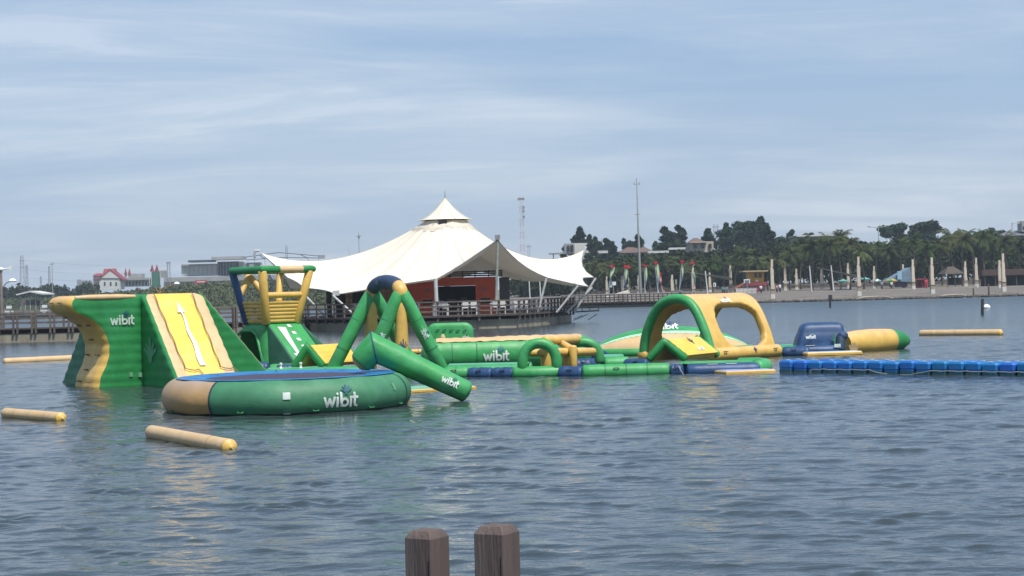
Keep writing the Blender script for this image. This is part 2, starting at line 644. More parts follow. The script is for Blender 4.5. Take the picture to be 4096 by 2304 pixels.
# ------------------------------------------------------------------ water
def make_water():
    rng = np.random.default_rng(7)
    nth, nr = 470, 1080
    th = np.linspace(-R(21), R(21), nth)
    rr = np.exp(np.linspace(math.log(11.0), math.log(120.0), nr))
    T, RR = np.meshgrid(th, rr, indexing='ij')
    X, Y = RR * np.sin(T), RR * np.cos(T)
    sp = np.maximum(RR * (th[1] - th[0]), RR * math.log(120 / 11.0) / nr)
    Hh = np.zeros_like(X)
    n = 84
    lam = np.exp(rng.uniform(math.log(0.20), math.log(1.9), n))
    ang = R(258) + rng.normal(0, 0.6, n)
    ph = rng.uniform(0, 2 * math.pi, n)
    steep = 0.029 * np.where(lam > 0.85, 0.42, 1.0) * rng.uniform(0.6, 1.4, n)
    # gusts: patches of rougher and calmer water
    gust = 1.0 + 0.38 * np.sin(X * 0.31 + 1.3 * np.sin(Y * 0.11)) * np.sin(Y * 0.17 + 0.9 * np.sin(X * 0.21 + 2))
    # wave groups: most of the sheet is gentle, with scattered steeper wavelets
    env = np.zeros_like(X)
    for k in range(9):
        ka = R(258) + rng.normal(0, 0.5)
        kl = rng.uniform(0.8, 2.4)
        env += np.sin(2 * math.pi / kl * (X * math.cos(ka) + Y * math.sin(ka)) * rng.uniform(0.6, 1.0) + rng.uniform(0, 6.28) + 0.8 * np.sin(X * rng.uniform(0.8, 2.2) + rng.uniform(0, 6)))
    env = 0.42 + 1.45 * np.clip(env / 3.0 - 0.28, 0, 1.0) ** 1.4
    for l, a, p, s in zip(lam, ang, ph, steep):
        k = 2 * math.pi / l
        w = np.clip((l / sp - 2.0) / 2.0, 0, 1)
        q = np.sin(k * (X * math.cos(a) + Y * math.sin(a)) + p + 0.35 * np.sin(X * 0.7 + p) + 0.3 * np.sin(Y * 0.53 + 2 * p))
        Hh += w * (s / k) * (q + 0.22 * (q * q - 0.5)) * (gust * env if 0.22 < l < 0.62 else 0.52)
    edge = np.clip(np.minimum((T - th[0]), (th[-1] - T)) / R(2), 0, 1) * np.clip((RR - 11.0) / 2, 0, 1) * np.clip((120 - RR) / 30, 0, 1)
    Hh *= edge
    V = np.stack([X, Y, Hh], -1).reshape(-1, 3)
    idx = np.arange(nth * nr).reshape(nth, nr)
    quads = np.stack([idx[:-1, :-1], idx[1:, :-1], idx[1:, 1:], idx[:-1, 1:]], -1).reshape(-1, 4)
    verts = [V]
    nv = len(V)
    faces = quads.tolist()
    # outer sheet to the horizon: ring beyond 150 m, side wings and the water behind the camera
    far = 2400.0
    outer = np.stack([far * np.sin(th), far * np.cos(th), np.zeros(nth)], -1)
    verts.append(outer)
    for i in range(nth - 1):
        faces.append([int(idx[i, -1]), int(idx[i + 1, -1]), nv + i + 1, nv + i])
    nv2 = nv + nth
    th2 = np.linspace(R(21), R(339), 60)
    a_in = np.stack([11 * np.sin(th2), 11 * np.cos(th2), 0 * th2], -1)
    a_mid = np.stack([120 * np.sin(th2), 120 * np.cos(th2), 0 * th2], -1)
    a_far = np.stack([far * np.sin(th2), far * np.cos(th2), 0 * th2], -1)
    verts += [a_in, a_mid, a_far]
    m = len(th2)
    for i in range(m - 1):
        faces.append([nv2 + i, nv2 + i + 1, nv2 + m + i + 1, nv2 + m + i])
        faces.append([nv2 + m + i, nv2 + m + i + 1, nv2 + 2 * m + i + 1, nv2 + 2 * m + i])
    nv3 = nv2 + 3 * m
    inner = [int(idx[i, 0]) for i in range(0, nth, 20)] + [nv2 + i for i in range(m)]
    verts.append(np.array([[0, 0, 0.0]]))
    loop = [int(idx[i, 0]) for i in range(nth)] + [nv2 + i for i in range(m)]
    for i in range(len(loop)):
        faces.append([nv3, loop[(i + 1) % len(loop)], loop[i]])
    me = bpy.data.meshes.new('water')
    me.from_pydata(np.concatenate(verts).tolist(), [], faces)
    me.polygons.foreach_set('use_smooth', [True] * len(me.polygons))
    bm = bmesh.new(); bm.from_mesh(me)
    bmesh.ops.recalc_face_normals(bm, faces=bm.faces)
    up = sum(f.normal.z for f in list(bm.faces)[:50])
    if up < 0:
        bmesh.ops.reverse_faces(bm, faces=bm.faces)
    bm.to_mesh(me); bm.free()
    m = bpy.data.materials.new('lagoon_water')
    m.use_nodes = True
    t = m.node_tree
    b = t.nodes['Principled BSDF']
    b.inputs['Base Color'].default_value = (0.036, 0.050, 0.054, 1)
    b.inputs['Roughness'].default_value = 0.09
    b.inputs['IOR'].default_value = 1.333
    b.inputs['Specular IOR Level'].default_value = 0.5
    co = t.nodes.new('ShaderNodeTexCoord')

    # beyond the modelled waves the chop is smaller than a pixel: rougher sheet
    ln = t.nodes.new('ShaderNodeVectorMath'); ln.operation = 'LENGTH'
    t.links.new(co.outputs['Object'], ln.inputs[0])
    mr = t.nodes.new('ShaderNodeMapRange')
    for k_, v_ in ((1, 40.0), (2, 220.0), (3, 0.06), (4, 0.30)):
        mr.inputs[k_].default_value = v_
    t.links.new(ln.outputs['Value'], mr.inputs[0])
    t.links.new(mr.outputs[0], b.inputs['Roughness'])

    def nz(scale, st, rot, det=3, rough=0.55):
        mp = t.nodes.new('ShaderNodeMapping')
        mp.inputs['Scale'].default_value = st
        mp.inputs['Rotation'].default_value = (0, 0, rot)
        t.links.new(co.outputs['Object'], mp.inputs[0])
        n = t.nodes.new('ShaderNodeTexNoise')
        n.inputs['Scale'].default_value = scale
        n.inputs['Detail'].default_value = det
        n.inputs['Roughness'].default_value = rough
        t.links.new(mp.outputs[0], n.inputs['Vector'])
        return n.outputs['Fac']
    h1 = nz(2.8, (0.5, 1.0, 1), 0.25, 4)
    h2 = nz(10.0, (0.55, 1.0, 1), -0.2, 3)
    hh = math_n(t, 'ADD', math_n(t, 'MULTIPLY', h1, 0.21), math_n(t, 'MULTIPLY', h2, 0.05))
    bn = t.nodes.new('ShaderNodeBump')
    bn.inputs['Strength'].default_value = 0.34
    bn.inputs['Distance'].default_value = 0.5
    t.links.new(hh, bn.inputs['Height'])
    t.links.new(bn.outputs[0], b.inputs['Normal'])
    me.materials.append(m)
    o = bpy.data.objects.new('water', me)
    COL.objects.link(o)
    struct(o)


make_water()

# ------------------------------------------------------------------ land round the bay
SHORE = [(-900, 540), (0, 530), (190, 505), (420, 425), (900, 380), (1300, 345), (1800, 330), (2250, 300), (2400, 264), (2700, 251), (4100, 253), (5600, 262)]


def shore_d(px):
    return float(np.interp(px, [s[0] for s in SHORE], [s[1] for s in SHORE]))


HILL_T = [(-900, 3.0), (0, 3.0), (300, 3.2), (450, 3.6), (600, 4.2), (750, 5.0), (1000, 5.4), (1300, 5.2), (1500, 3.5), (1700, 1.4), (2300, 1.2), (5600, 1.2)]


def hill_h(px):
    return float(np.interp(px, [s[0] for s in HILL_T], [s[1] for s in HILL_T]))


def land_z(px, t):
    if px < 1700:
        h = hill_h(px)
        base = float(np.interp(t, [-8, 0, 2, 8, 20, 45, 80, 300, 3000], [-1.2, -0.1, 0.4, 0.8, 1.1, 1.0 + 0.7 * (h - 1), h, h + 0.5, h + 1]))
        return base
    return float(np.interp(t, [-8, 0, 1.5, 4, 10, 40, 70, 120, 200, 400, 3000], [-1.2, -0.12, 0.25, 0.42, 0.62, 1.12, 1.25, 1.6, 2.6, 3.2, 4.0]))


def make_land(name, p0, p1, step, mat):
    ts = [-8, -3, 0, 0.8, 1.5, 2.7, 4, 6, 8, 10, 15, 20, 28, 36, 45, 55, 70, 90, 120, 160, 220, 320, 500, 900, 1700]
    P = []
    rng = random.Random(5)
    px = p0
    while px <= p1 + 0.1:
        d0 = shore_d(px)
        wob = 0.8 * math.sin(px * 0.013) + 0.5 * math.sin(px * 0.041 + 1)
        row = []
        for t in ts:
            d = d0 + t + (wob if t < 12 else 0)
            z = land_z(px, t) + (rng.uniform(-0.05, 0.05) if 0 < t < 12 else 0)
            row.append(((px - CXP) / FPX * d, d, z))
        P.append(row)
        px += step
    o = MB().grid(P).build(name, mat, None, sharp=60)
    return struct(o)


SANDY = pmat('plaza_gravel', (0.155, 0.135, 0.115), rough=0.95, var=0.25, scale=0.35, stain=(0.10, 0.09, 0.075), bump=0.3, bscale=2.0)
HILLM = pmat('dry_hill_soil', (0.07, 0.075, 0.04), rough=1.0, var=0.3, scale=0.2)
make_land('hill', -900, 1700, 20, HILLM)
make_land('beach', 1700, 5600, 20, SANDY)

# wet rocks and rubble along the beach edge: uncountable
ROCK = pmat('shore_rock', (0.075, 0.068, 0.06), rough=0.9, var=0.4, scale=1.5)
rng = random.Random(11)
mb = MB()
for i in range(1500):
    px = rng.uniform(2760, 4300)
    d = shore_d(px) + rng.uniform(-0.6, 2.2) + 0.8 * math.sin(px * 0.013) + 0.5 * math.sin(px * 0.041 + 1)
    s = rng.uniform(0.10, 0.34)
    c = Vector(((px - CXP) / FPX * d, d, 0.03 + rng.uniform(0, 0.16)))
    ax = [Vector((rng.gauss(0, 1), rng.gauss(0, 1), rng.gauss(0, 1))).normalized() for _ in range(6)]
    vs = [c + Vector((v[0] * s * rng.uniform(0.7, 1.3), v[1] * s * rng.uniform(0.7, 1.3), v[2] * s * 0.7)) for v in
          ((1, 0, 0), (-1, 0, 0), (0, 1, 0), (0, -1, 0), (0, 0, 1), (0, 0, -1))]
    mb.add(vs, [(0, 2, 4), (2, 1, 4), (1, 3, 4), (3, 0, 4), (2, 0, 5), (1, 2, 5), (3, 1, 5), (0, 3, 5)])
o = mb.build('shore_rubble', ROCK, None, sharp=0)
tag(o, 'dark wet rubble along the water edge of the beach', 'rubble', kind='stuff')

# pale kerbs and a retaining step across the plaza
KERB = pmat('pale_kerb', (0.33, 0.29, 0.24), rough=0.9, var=0.2, scale=0.6)
for nm_, pa, pb, t0, wd_, hh_ in (('kerb', 3470, 3650, 44, 0.5, 0.16), ('kerb', 3735, 3905, 42, 0.5, 0.30), ('kerb', 3110, 3330, 46, 0.5, 0.12), ('kerb', 2800, 4300, 5, 0.35, 0.10), ('kerb', 2790, 2960, 34, 0.6, 0.25)):
    m_ = MB()
    for k in range(12):
        q0, q1 = pa + (pb - pa) * k / 12, pa + (pb - pa) * (k + 1) / 12
        d0_, d1_ = shore_d(q0) + t0, shore_d(q1) + t0
        a_ = Vector(((q0 - CXP) / FPX * d0_, d0_, land_z(q0, t0) + hh_ / 2 - 0.03))
        b_ = Vector(((q1 - CXP) / FPX * d1_, d1_, land_z(q1, t0) + hh_ / 2 - 0.03))
        m_.beam(a_, b_, wd_, hh_)
    struct(m_.build(nm_, KERB, None, sharp=0))

# ------------------------------------------------------------------ haze
hz = MB().box((0, 1270, 17.5), (5400, 2700, 41.0)).build('haze', pmat('unused_surface', (0.5, 0.5, 0.5)), None, sharp=0)
hm = bpy.data.materials.new('humid_air')
hm.use_nodes = True
hm.node_tree.nodes.clear()
ho = hm.node_tree.nodes.new('ShaderNodeOutputMaterial')
hv = hm.node_tree.nodes.new('ShaderNodeVolumePrincipled')
hv.inputs['Color'].default_value = (0.74, 0.87, 1.0, 1)
hv.inputs['Density'].default_value = 0.00023
hv.inputs['Anisotropy'].default_value = 0.0
hm.node_tree.links.new(hv.outputs[0], ho.inputs['Volume'])
hz.data.materials.clear()
hz.data.materials.append(hm)
tag(hz, 'pale humid haze over the lagoon and far shore', 'haze', kind='stuff')
# ================================================================== inflatables
CAMV = lambda p: (Vector((0, 0, EYE)) - Vector(p)).normalized()


def word_on(parent, surf, wmat=WHITE_W, smat=INK, splash=True, w=0.29):
    mark('lettering', WORD, w, surf, wmat, parent)
    if splash:
        mark('splash_mark', SPLASH, 0.13, surf, smat, parent)


TAPE = {}


def seam_ring(parent, c, u, r, mat, w=0.022):
    u = Vector(u).normalized()
    return MB().tube([Vector(c) - u * w, Vector(c) + u * w], r, seg=20, cap=None).build('seam', mat, parent)


SEAM_G = pmat('green_seam_tape', (0.018, 0.19, 0.06), rough=0.6, var=0.2)
SEAM_Y = pmat('yellow_seam_tape', (0.50, 0.29, 0.07), rough=0.6, var=0.2)


def grab_loop(parent, p, n, along, mat, s=0.07):
    n, along = Vector(n).normalized(), Vector(along).normalized()
    return MB().tube([p - along * s, p - along * s * 0.9 + n * 0.045, p + along * s * 0.9 + n * 0.045, p + along * s], 0.014, seg=6).build('grab_handle', mat, parent)


# ------------------------------------------------ climbing tower with slide (left)
PALEW = pmat('pale_mint_print', (0.50, 0.62, 0.52), var=0.2, scale=9, rough=0.6)


def climbing_tower():
    phi = R(32)
    ea = Vector((math.cos(phi), math.sin(phi), 0))
    eb = Vector((math.sin(phi), -math.cos(phi), 0))
    org = D(567, 1190, 53.4)
    org.z = 0
    t = thing('climbing_tower', 'green and golden inflatable climbing tower with arrowed yellow slide and overhanging wall', 'inflatable tower', org)
    hz_ = 2.70
    sc = 1 / (136.0 * math.cos(phi))
    prof = [(1190, 326), (1205, 311), (1226, 306), (1254, 319), (1268, 350), (1294, 391), (1334, 417), (1381, 432), (1427, 431), (1470, 418), (1505, 400), (1552, 393)]
    zs = [(1552 - y) / 134.0 for y, x in prof][::-1]
    us = [(x - 567) * sc for y, x in prof][::-1]
    zs[-1] = 2.70
    zs = [-0.15] + zs
    us = [us[0]] + us

    def left(z):
        # smooth the measured outline
        return sum(float(np.interp(z + dz, zs, us)) for dz in (-0.06, -0.03, 0, 0.03, 0.06)) / 5

    s1 = stack((-0.12, hz_, 54), lambda z: (left(z), 0.06, -1.9, 0.0), (org.x, org.y, 0), ea, eb, rad=0.25, rib=0.013, rib_h=0.27, edge=0.13, nseg=12)
    merge(s1['left']).build('climbing_wall', YEL, t)
    merge(s1['top']).build('deck_top', TAN, t)
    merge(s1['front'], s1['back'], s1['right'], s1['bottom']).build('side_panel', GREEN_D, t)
    # core + slide wedge
    run = 2.75
    s2 = stack((-0.12, hz_, 54), lambda z: (0.0, 1.92, -1.9, 0.04 + run * max(0.0, 1 - max(z, 0) / (hz_ - 0.02))), (org.x, org.y, 0), ea, eb, rad=0.15, rib=0.016, rib_h=0.31, edge=0.16, nseg=14)
    fr = merge(s2['front'])
    mid, brd = MB(), MB()
    for f in fr.f:
        c = sum((Vector(fr.v[i]) for i in f), Vector()) / len(f)
        s_ = (c - Vector((org.x, org.y, 0))).dot(ea) / 1.92
        (mid if 0.19 < s_ < 0.79 else brd).add([fr.v[i] for i in f], [tuple(range(len(f)))])
    weld(mid).build('slide', YEL_B, t)
    weld(brd).build('slide_border', TAN, t)
    merge(s2['top']).build('deck_top', TAN, t)
    base_ = Vector((org.x, org.y, 0))
    MB().tube([base_ + ea * a_ + eb * (-0.055) + Vector((0, 0, 2.635)) for a_ in (-1.98, -1.6, -1.2, -0.7, -0.2)], [0.06, 0.085, 0.09, 0.085, 0.06], seg=12).build('top_edge_strip', TAN, t)
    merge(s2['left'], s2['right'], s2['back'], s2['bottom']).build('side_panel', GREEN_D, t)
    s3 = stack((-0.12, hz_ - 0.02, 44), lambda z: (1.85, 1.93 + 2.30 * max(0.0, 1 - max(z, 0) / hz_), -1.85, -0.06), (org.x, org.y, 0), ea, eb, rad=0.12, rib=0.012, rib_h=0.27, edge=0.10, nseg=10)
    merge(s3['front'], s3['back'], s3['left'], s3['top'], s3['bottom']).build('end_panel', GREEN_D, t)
    merge(s3['right']).build('edge_strip', TAN, t)
    s4 = stack((-0.12, 2.3, 30), lambda z: (-1.0, 0.7, -1.95 - 2.6 * max(0.0, 1 - max(z, 0) / 2.3), -1.8), (org.x, org.y, 0), ea, eb, rad=0.14, rib=0.025, rib_h=0.3, edge=0.12)
    merge(*s4.values()).build('rear_slide', GREEN_F, t)

    # on the slide: arrow, ropes
    def slide(s, q, off=0.0):
        z = hz_ * (1 - q)
        b = 0.055 + run * q
        n = (eb * hz_ + Vector((0, 0, run))).normalized()
        return Vector((org.x, org.y, 0)) + ea * (1.92 * s) + eb * b + Vector((0, 0, z)) + n * (0.035 + off)
    m = MB()
    rows = []
    for k in range(15):
        q = 0.20 + 0.58 * k / 14
        c = 0.50 + 0.012 * math.sin(k * 0.9)
        w = 0.012 + 0.034 * k / 14
        rows.append([slide(c - w, q), slide(c + w, q)])
    m.grid(rows)
    m.add([slide(0.50, 0.10, 0.001), slide(0.56, 0.215, 0.001), slide(0.44, 0.215, 0.001)], [(0, 1, 2)])
    m.build('arrow', WHITE, t)
    for s0, s1_ in ((0.17, 0.20), (0.79, 0.76)):
        pts = [slide(s0 + (s1_ - s0) * k / 20 + 0.008 * math.sin(k * 1.1), 0.005 + 0.80 * k / 20, 0.012) for k in range(21)]
        sgn = 1
        pts += [slide(s1_ + 0.05, 0.82, 0.012), slide(s1_ + 0.14, 0.83, 0.012), slide(s1_ + 0.20, 0.82, 0.012), slide(s1_ + 0.23, 0.86, 0.012), slide(s1_ + 0.25, 0.90, 0.012)]
        MB().tube(pts, 0.014, seg=6).build('rope', ROPE, t)
    # climbing handles on the overhanging wall
    wn = lambda z: left(z)
    hb = []
    for k, (z, b) in enumerate([(2.5, -0.55), (2.5, -1.25), (2.06, -1.5), (1.82, -0.45), (1.82, -1.25), (1.40, -0.9), (0.95, -0.5), (0.95, -1.35), (0.52, -1.0), (0.18, -0.5), (0.18, -1.3)]):
        a = wn(z) - 0.03
        p = Vector((org.x, org.y, 0)) + ea * a + eb * b + Vector((0, 0, z))
        n = -ea
        e = eb * 0.075
        h = MB().tube([p - e, p - e + n * 0.055, p + e + n * 0.055, p + e], 0.017, seg=6)
        h.box(p - e, (0.05, 0.05, 0.02), ax=(eb, Vector((0, 0, 1)), ea)).box(p + e, (0.05, 0.05, 0.02), ax=(eb, Vector((0, 0, 1)), ea))
        h.build('handle', ROPE, t)
    # print on the logo panel
    base = Vector((org.x, org.y, 0))
    pn = eb
    o1 = base + ea * (-0.62) + eb * 0.018 + Vector((0, 0, 1.96))
    word_on(t, flat_surf(o1, ea, (0, 0, 1), 0.172, pn, 2.0, 0.7), PALEW)
    # pale handprint on the slide's side, which faces the climbing wing
    o2 = base + ea * (-0.018) + eb * 0.62 + Vector((0, 0, 0.72))
    hs = flat_surf(o2, eb, (0, 0, 1), 0.38, -ea)
    mark('handprint', HAND, 0.26, lambda u, v, off: hs(u * 1.75, v, off), PALEG, t)
    mark('handprint', HAND, 0.22, flat_surf(base + ea * 2.15 + eb * (-0.035) + Vector((0, 0, 1.18)), ea, (0, 0, 1), 0.2, eb), INK, t)
    for a_, z_ in ((-0.40, 0.36), (-0.12, 0.34)):
        p = base + ea * a_ + eb * 0.028 + Vector((0, 0, z_))
        MB().box(p, (0.11, 0.012, 0.13), ax=(ea, eb, Vector((0, 0, 1)))).build('tag', PALEG, t)
    seam = [base + eb * 0.03 + ea * 0.0 + Vector((0, 0, z)) for z in (0.05, 0.8, 1.6, 2.5)]
    return t


climbing_tower()


# ------------------------------------------------ round trampoline (front)
def trampoline():
    c = D(1148, 1600, 41.3)
    c.z = 0
    Rm, rt, zc = 2.36, 0.435, 0.30
    t = thing('water_trampoline', 'round floating trampoline with faded green tube ring and blue pad in front', 'trampoline', c)

    def tp(w, th, rad=rt, ex=0.0):
        # w: angle round ring from toward-camera, positive to the right; th: round the tube, 0 outwards
        e = Vector((math.sin(w), -math.cos(w), 0))
        oct_ = 1.0 + 0.012 * math.cos(8 * w)
        k = (rad + ex)
        sx, sz = math.cos(th), math.sin(th)
        return c + e * (Rm * oct_ + k * sx) + Vector((0, 0, zc + k * sz * 1.0))
    segs = [(R(-110), R(-29.5), PINKTAN)] + [(R(-29.5), R(80), GREEN_F), (R(80), R(130), GREEN_F), (R(130), R(190), GREEN_F), (R(190), R(250), GREEN_F)]
    for a0, a1, m in segs:
        P = []
        n = 26
        for i in range(n + 1):
            w = a0 + (a1 - a0) * i / n
            sag = 0.006 * math.cos(16 * w)
            P.append([tp(w, 2 * math.pi * k / 28, rt + sag) for k in range(28)])
        ob = MB().grid(P, cv=True).build('tube_segment', m, t)
        sm = MB()
        for w in (a0,):
            P = [[tp(w + dw, 2 * math.pi * k / 28, rt + 0.014 + 0.006 * math.cos(16 * w)) for k in range(28)] for dw in (-0.007, 0.007)]
            sm.grid(P, cv=True)
        sm.build('seam', SEAM, ob)
    # dark green band painted in for the reflection at the waterline, webbing loops
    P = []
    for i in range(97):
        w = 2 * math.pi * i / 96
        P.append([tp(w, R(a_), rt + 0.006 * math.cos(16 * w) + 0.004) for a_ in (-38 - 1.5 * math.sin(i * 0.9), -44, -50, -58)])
    MB().grid(P).build('reflection_band', pmat('painted_reflection', (0.012, 0.05, 0.028), rough=0.3, var=0.3, scale=5), t, recalc=False)
    for w in (-60, -14, 20, 48, 74):
        w = R(w)
        e = Vector((math.sin(w), -math.cos(w), 0))
        grab_loop(t, tp(w, R(-30), rt, 0.0), e + Vector((0, 0, -0.5)), Vector((math.cos(w), math.sin(w), 0)), SEAM_G, 0.06)
    # pad ring and jumping mat
    P = []
    n = 96
    rngp = random.Random(3)
    wz = [rngp.uniform(-0.012, 0.012) for _ in range(n)]
    for i in range(n):
        w = 2 * math.pi * i / n
        e = Vector((math.sin(w), -math.cos(w), 0))
        row = []
        for r_, z_ in ((1.80, 0.685), (1.84, 0.712), (1.98, 0.722 + wz[i]), (2.15, 0.735 + wz[i]), (2.30, 0.748), (2.42, 0.750), (2.47, 0.738)):
            row.append(c + e * r_ + Vector((0, 0, z_)))
        P.append(row)
    pad = MB().grid(P, cu=True).build('safety_pad', PAD, t)
    MB().lathe(c, [(0.01, 0.688), (1.0, 0.690), (1.86, 0.700), (1.86, 0.680), (0.01, 0.670)], seg=64).build('jump_mat', MATD, t)
    for k in range(8):
        w = 2 * math.pi * (k + 0.3) / 8
        e = Vector((math.sin(w), -math.cos(w), 0))
        s = Vector((math.cos(w), math.sin(w), 0))
        mb = MB()
        for r0, r1, z0, z1 in ((1.98, 2.15, 0.74, 0.755), (2.15, 2.30, 0.755, 0.768)):
            mb.add([c + e * r0 - s * 0.012 + Vector((0, 0, z0)), c + e * r0 + s * 0.012 + Vector((0, 0, z0)), c + e * r1 + s * 0.012 + Vector((0, 0, z1)), c + e * r1 - s * 0.012 + Vector((0, 0, z1))], [(0, 1, 2, 3)])
        mb.build('pad_seam', SEAM, pad, recalc=False)
    # the word, the label plate and the step webbing on the outside

    def ts(w0, th0, sc, u0=2.0, v0=0.7):
        return lambda u, v, off: tp(w0 + (u - u0) * sc / (Rm + rt), th0 + (v - v0) * sc / rt, rt, 0.012 + off)
    mark('lettering', WORD, 0.29, ts(R(31.5), R(-4), 0.185), WHITE_W, t)
    mark('splash_mark', SPLASH, 0.17, ts(R(31.5), R(-2), 0.2), pmat('faded_blue_print', (0.03, 0.13, 0.17), rough=0.7, var=0.2), t)
    S = ts(R(7), R(14), 1.0, 0, 0)
    MB().grid([[S(x, y, 0.003) for y in np.linspace(-0.075, 0.075, 5)] for x in np.linspace(-0.08, 0.08, 5)]).build('label_plate', WHITE_W, t, recalc=False)
    mark('warning_print', [[(-0.6, -0.5), (0.6, 0.5)], [(-0.6, 0.5), (0.6, -0.5)], [(-0.4, 0), (0.4, 0)]], 0.16, ts(R(7), R(14), 0.085, 0, 0), pmat('grey_print', (0.25, 0.2, 0.2), var=0.1), t)
    S = ts(R(7), R(-30), 1.0, 0, 0)
    for y in (0.03, -0.05):
        MB().grid([[S(x, y + yy, 0.012) for yy in (-0.014, 0.014)] for x in np.linspace(-0.075, 0.075, 5)]).build('webbing_strap', WHITE_W if y < 0 else PALEG, t, recalc=False)
    S = ts(R(66), R(22), 1.0, 0, 0)
    MB().grid([[S(x, y, 0.004) for y in np.linspace(-0.08, 0.08, 4)] for x in np.linspace(-0.05, 0.05, 4)]).build('label_plate', PALEG, t, recalc=False)


trampoline()


# ------------------------------------------------ bent green log over the ring
def bent_log():
    p0, p1, p2 = D(1446, 1446, 41.9), D(1494, 1393, 41.9), D(1862, 1566, 42.1)
    t = thing('bent_log', 'green bent inflatable log leaning over the trampoline ring into the water', 'inflatable log', (p1.x, p1.y, 0))
    u = (p2 - p1).normalized()
    d0 = (p1 - p0).normalized()
    mid = (d0 - (-u)).normalized()
    # short arm, hanging down onto the mat
    q = p0 + (p0 - p1).normalized() * 0.03
    MB().tube([q + (p0 - p1).normalized() * 0.045, q + (p0 - p1).normalized() * 0.09], [0.225, 0.165], seg=22, bulge=0.2).build('end_patch', TAN, t)
    pe = p1 + d0 * 0.02
    pts = [p0, p0.lerp(pe, 0.5), pe] + [pe.lerp(p2, k / 6) for k in range(1, 7)]
    rs = [0.275, 0.305, 0.31, 0.30, 0.292, 0.282, 0.272, 0.26, 0.248]
    MB().tube(pts, rs, seg=26, bulge=0.45).build('body', GREEN, t)
    # dark mitre seam
    mt = (d0 + u).normalized()
    bd = (u - d0).normalized()
    kk = 1.0 / max(0.55, d0.dot(mt))
    n0 = (Vector((0, 1, 0)) - mt * mt.y).normalized()
    b0 = mt.cross(n0)
    rows = []
    for off in (-0.014, 0.014):
        row = []
        for k in range(28):
            v = (n0 * math.cos(2 * math.pi * k / 28) + b0 * math.sin(2 * math.pi * k / 28)) * 0.316
            row.append(pe + mt * off + v + bd * (v.dot(bd) * (kk - 1)))
        rows.append(row)
    MB().grid(rows, cv=True).build('seam', BLUE, t)
    s = cyl_surf(p1, p2, 0.26, R(8), 0.10, (p2 - p1).length * 0.815, toward=(0, -1, 0.15), r_fn=lambda s_: 0.312 - 0.064 * s_ / (p2 - p1).length + 0.004)
    word_on(t, s, WHITE, pmat('splash_teal', (0.02, 0.12, 0.13), var=0.1))


bent_log()


# ------------------------------------------------ four legged swing frame
def swing_frame():
    dl, dr = 56.0, 53.9
    el, er = D(1489, 1176, dl), D(1604, 1174, dr)
    t = thing('leg_frame', 'tall inflatable frame of green legs and golden pillars under a navy arch', 'inflatable frame', ((el.x + er.x) / 2, 55, 0))
    top = D(1547, 1127, 55)
    # arch
    pts, n = [], 16
    cc = (el + er) / 2
    hx = (er - el) / 2
    for k in range(n + 1):
        w = math.pi * k / n
        pts.append(cc - hx * math.cos(w) * 1.0 + Vector((0, 0, (top.z - cc.z) * math.sin(w) ** 0.85)))
    MB().tube(pts[2:-3], [0.20 + 0.012 * math.sin(math.pi * k / (len(pts[2:-3]) - 1)) for k in range(len(pts[2:-3]))], seg=22, cap=None).build('arch_cap', BLUE_F, t)
    MB().tube([pts[2], pts[1], pts[0], pts[0] - Vector((0, 0, 0.10))], [0.2, 0.205, 0.208, 0.19], seg=20).build('elbow', YEL, t)
    MB().tube([pts[-4], pts[-3], pts[-2], pts[-1], pts[-1] - Vector((0, 0, 0.10))], [0.2, 0.202, 0.205, 0.208, 0.19], seg=20).build('elbow', YEL, t)
    feet = [(el, 1328, 1468, dl - 0.2, -1), (el, 1652, 1452, dl + 0.9, 1), (er, 1459, 1470, dr - 0.1, -1), (er, 1768, 1474, dr + 0.3, 1)]
    legs = []
    for e, fx, fy, fd, s in feet:
        f = D(fx, fy, fd)
        f.z = 0.22
        a = e + Vector((0.045 * s, 0, -0.02))
        d = (f - a)
        pts2 = [a, a + d * 0.12 + Vector((0.02 * s, 0, -0.02)), a + d * 0.35, a + d * 0.7, f]
        ob = MB().tube(pts2, [0.205, 0.214, 0.212, 0.205, 0.205], seg=20, bulge=0.3).build('leg', GREEN, t)
        legs.append((a, f))
        for q_ in (0.34, 0.72):
            seam_ring(ob, a.lerp(f, q_) + Vector((0.014 * s, 0, -0.01)) * (1 - q_), d, 0.214, SEAM_G, 0.014)
    for e, px, d_ in ((el, 1481, dl), (er, 1608, dr)):
        b = Z(px, 0.2, d_)
        MB().tube([e + Vector((0, 0, -0.05)), e.lerp(b, 0.2) + Vector((0.0, 0, 0)), e.lerp(b, 0.6), b], [0.12, 0.17, 0.20, 0.205], seg=20).build('pillar', YEL, t)
    a, f = legs[2]
    L_ = (f - a).length
    word_on(t, cyl_surf(f, a, 0.2, R(-12), 0.095, L_ * 0.43), WHITE_W)
    a, f = legs[3]
    word_on(t, cyl_surf(a, f, 0.2, R(18), 0.105, L_ * 0.50), WHITE_W)
    b = Z(1608, 0.2, dr)
    mark('handprint', HAND + DOTS, 0.15, cyl_surf(b, er, 0.205, R(25), 0.2, 0.75, u0=0.7, v0=0, toward=(0.2, -1, 0)) if False else
         (lambda u, v, off: Vector((b.x + 0.21 * math.sin(0.35 + u * 0.2 / 0.2), b.y - 0.212 * math.cos(0.35 + u * 0.2 / 0.2) - off, 0.82 + v * 0.19))), INK, t)
    s = cyl_surf(pts[6], pts[9], 0.215, R(5), 0.07, (pts[9] - pts[6]).length * 0.35)
    word_on(t, s, pmat('dull_print', (0.22, 0.26, 0.30), var=0.2), SEAM, splash=False)
    # floating foot tubes
    for (p, q, m) in (((1310, 0.12, 55.6), (1480, 0.12, 55.6), GREEN), ((1620, 0.12, 57.0), (1760, 0.12, 54.2), GREEN)):
        MB().tube([Z(*p), Z(*q)], 0.22, seg=18).build('foot_tube', m, t)


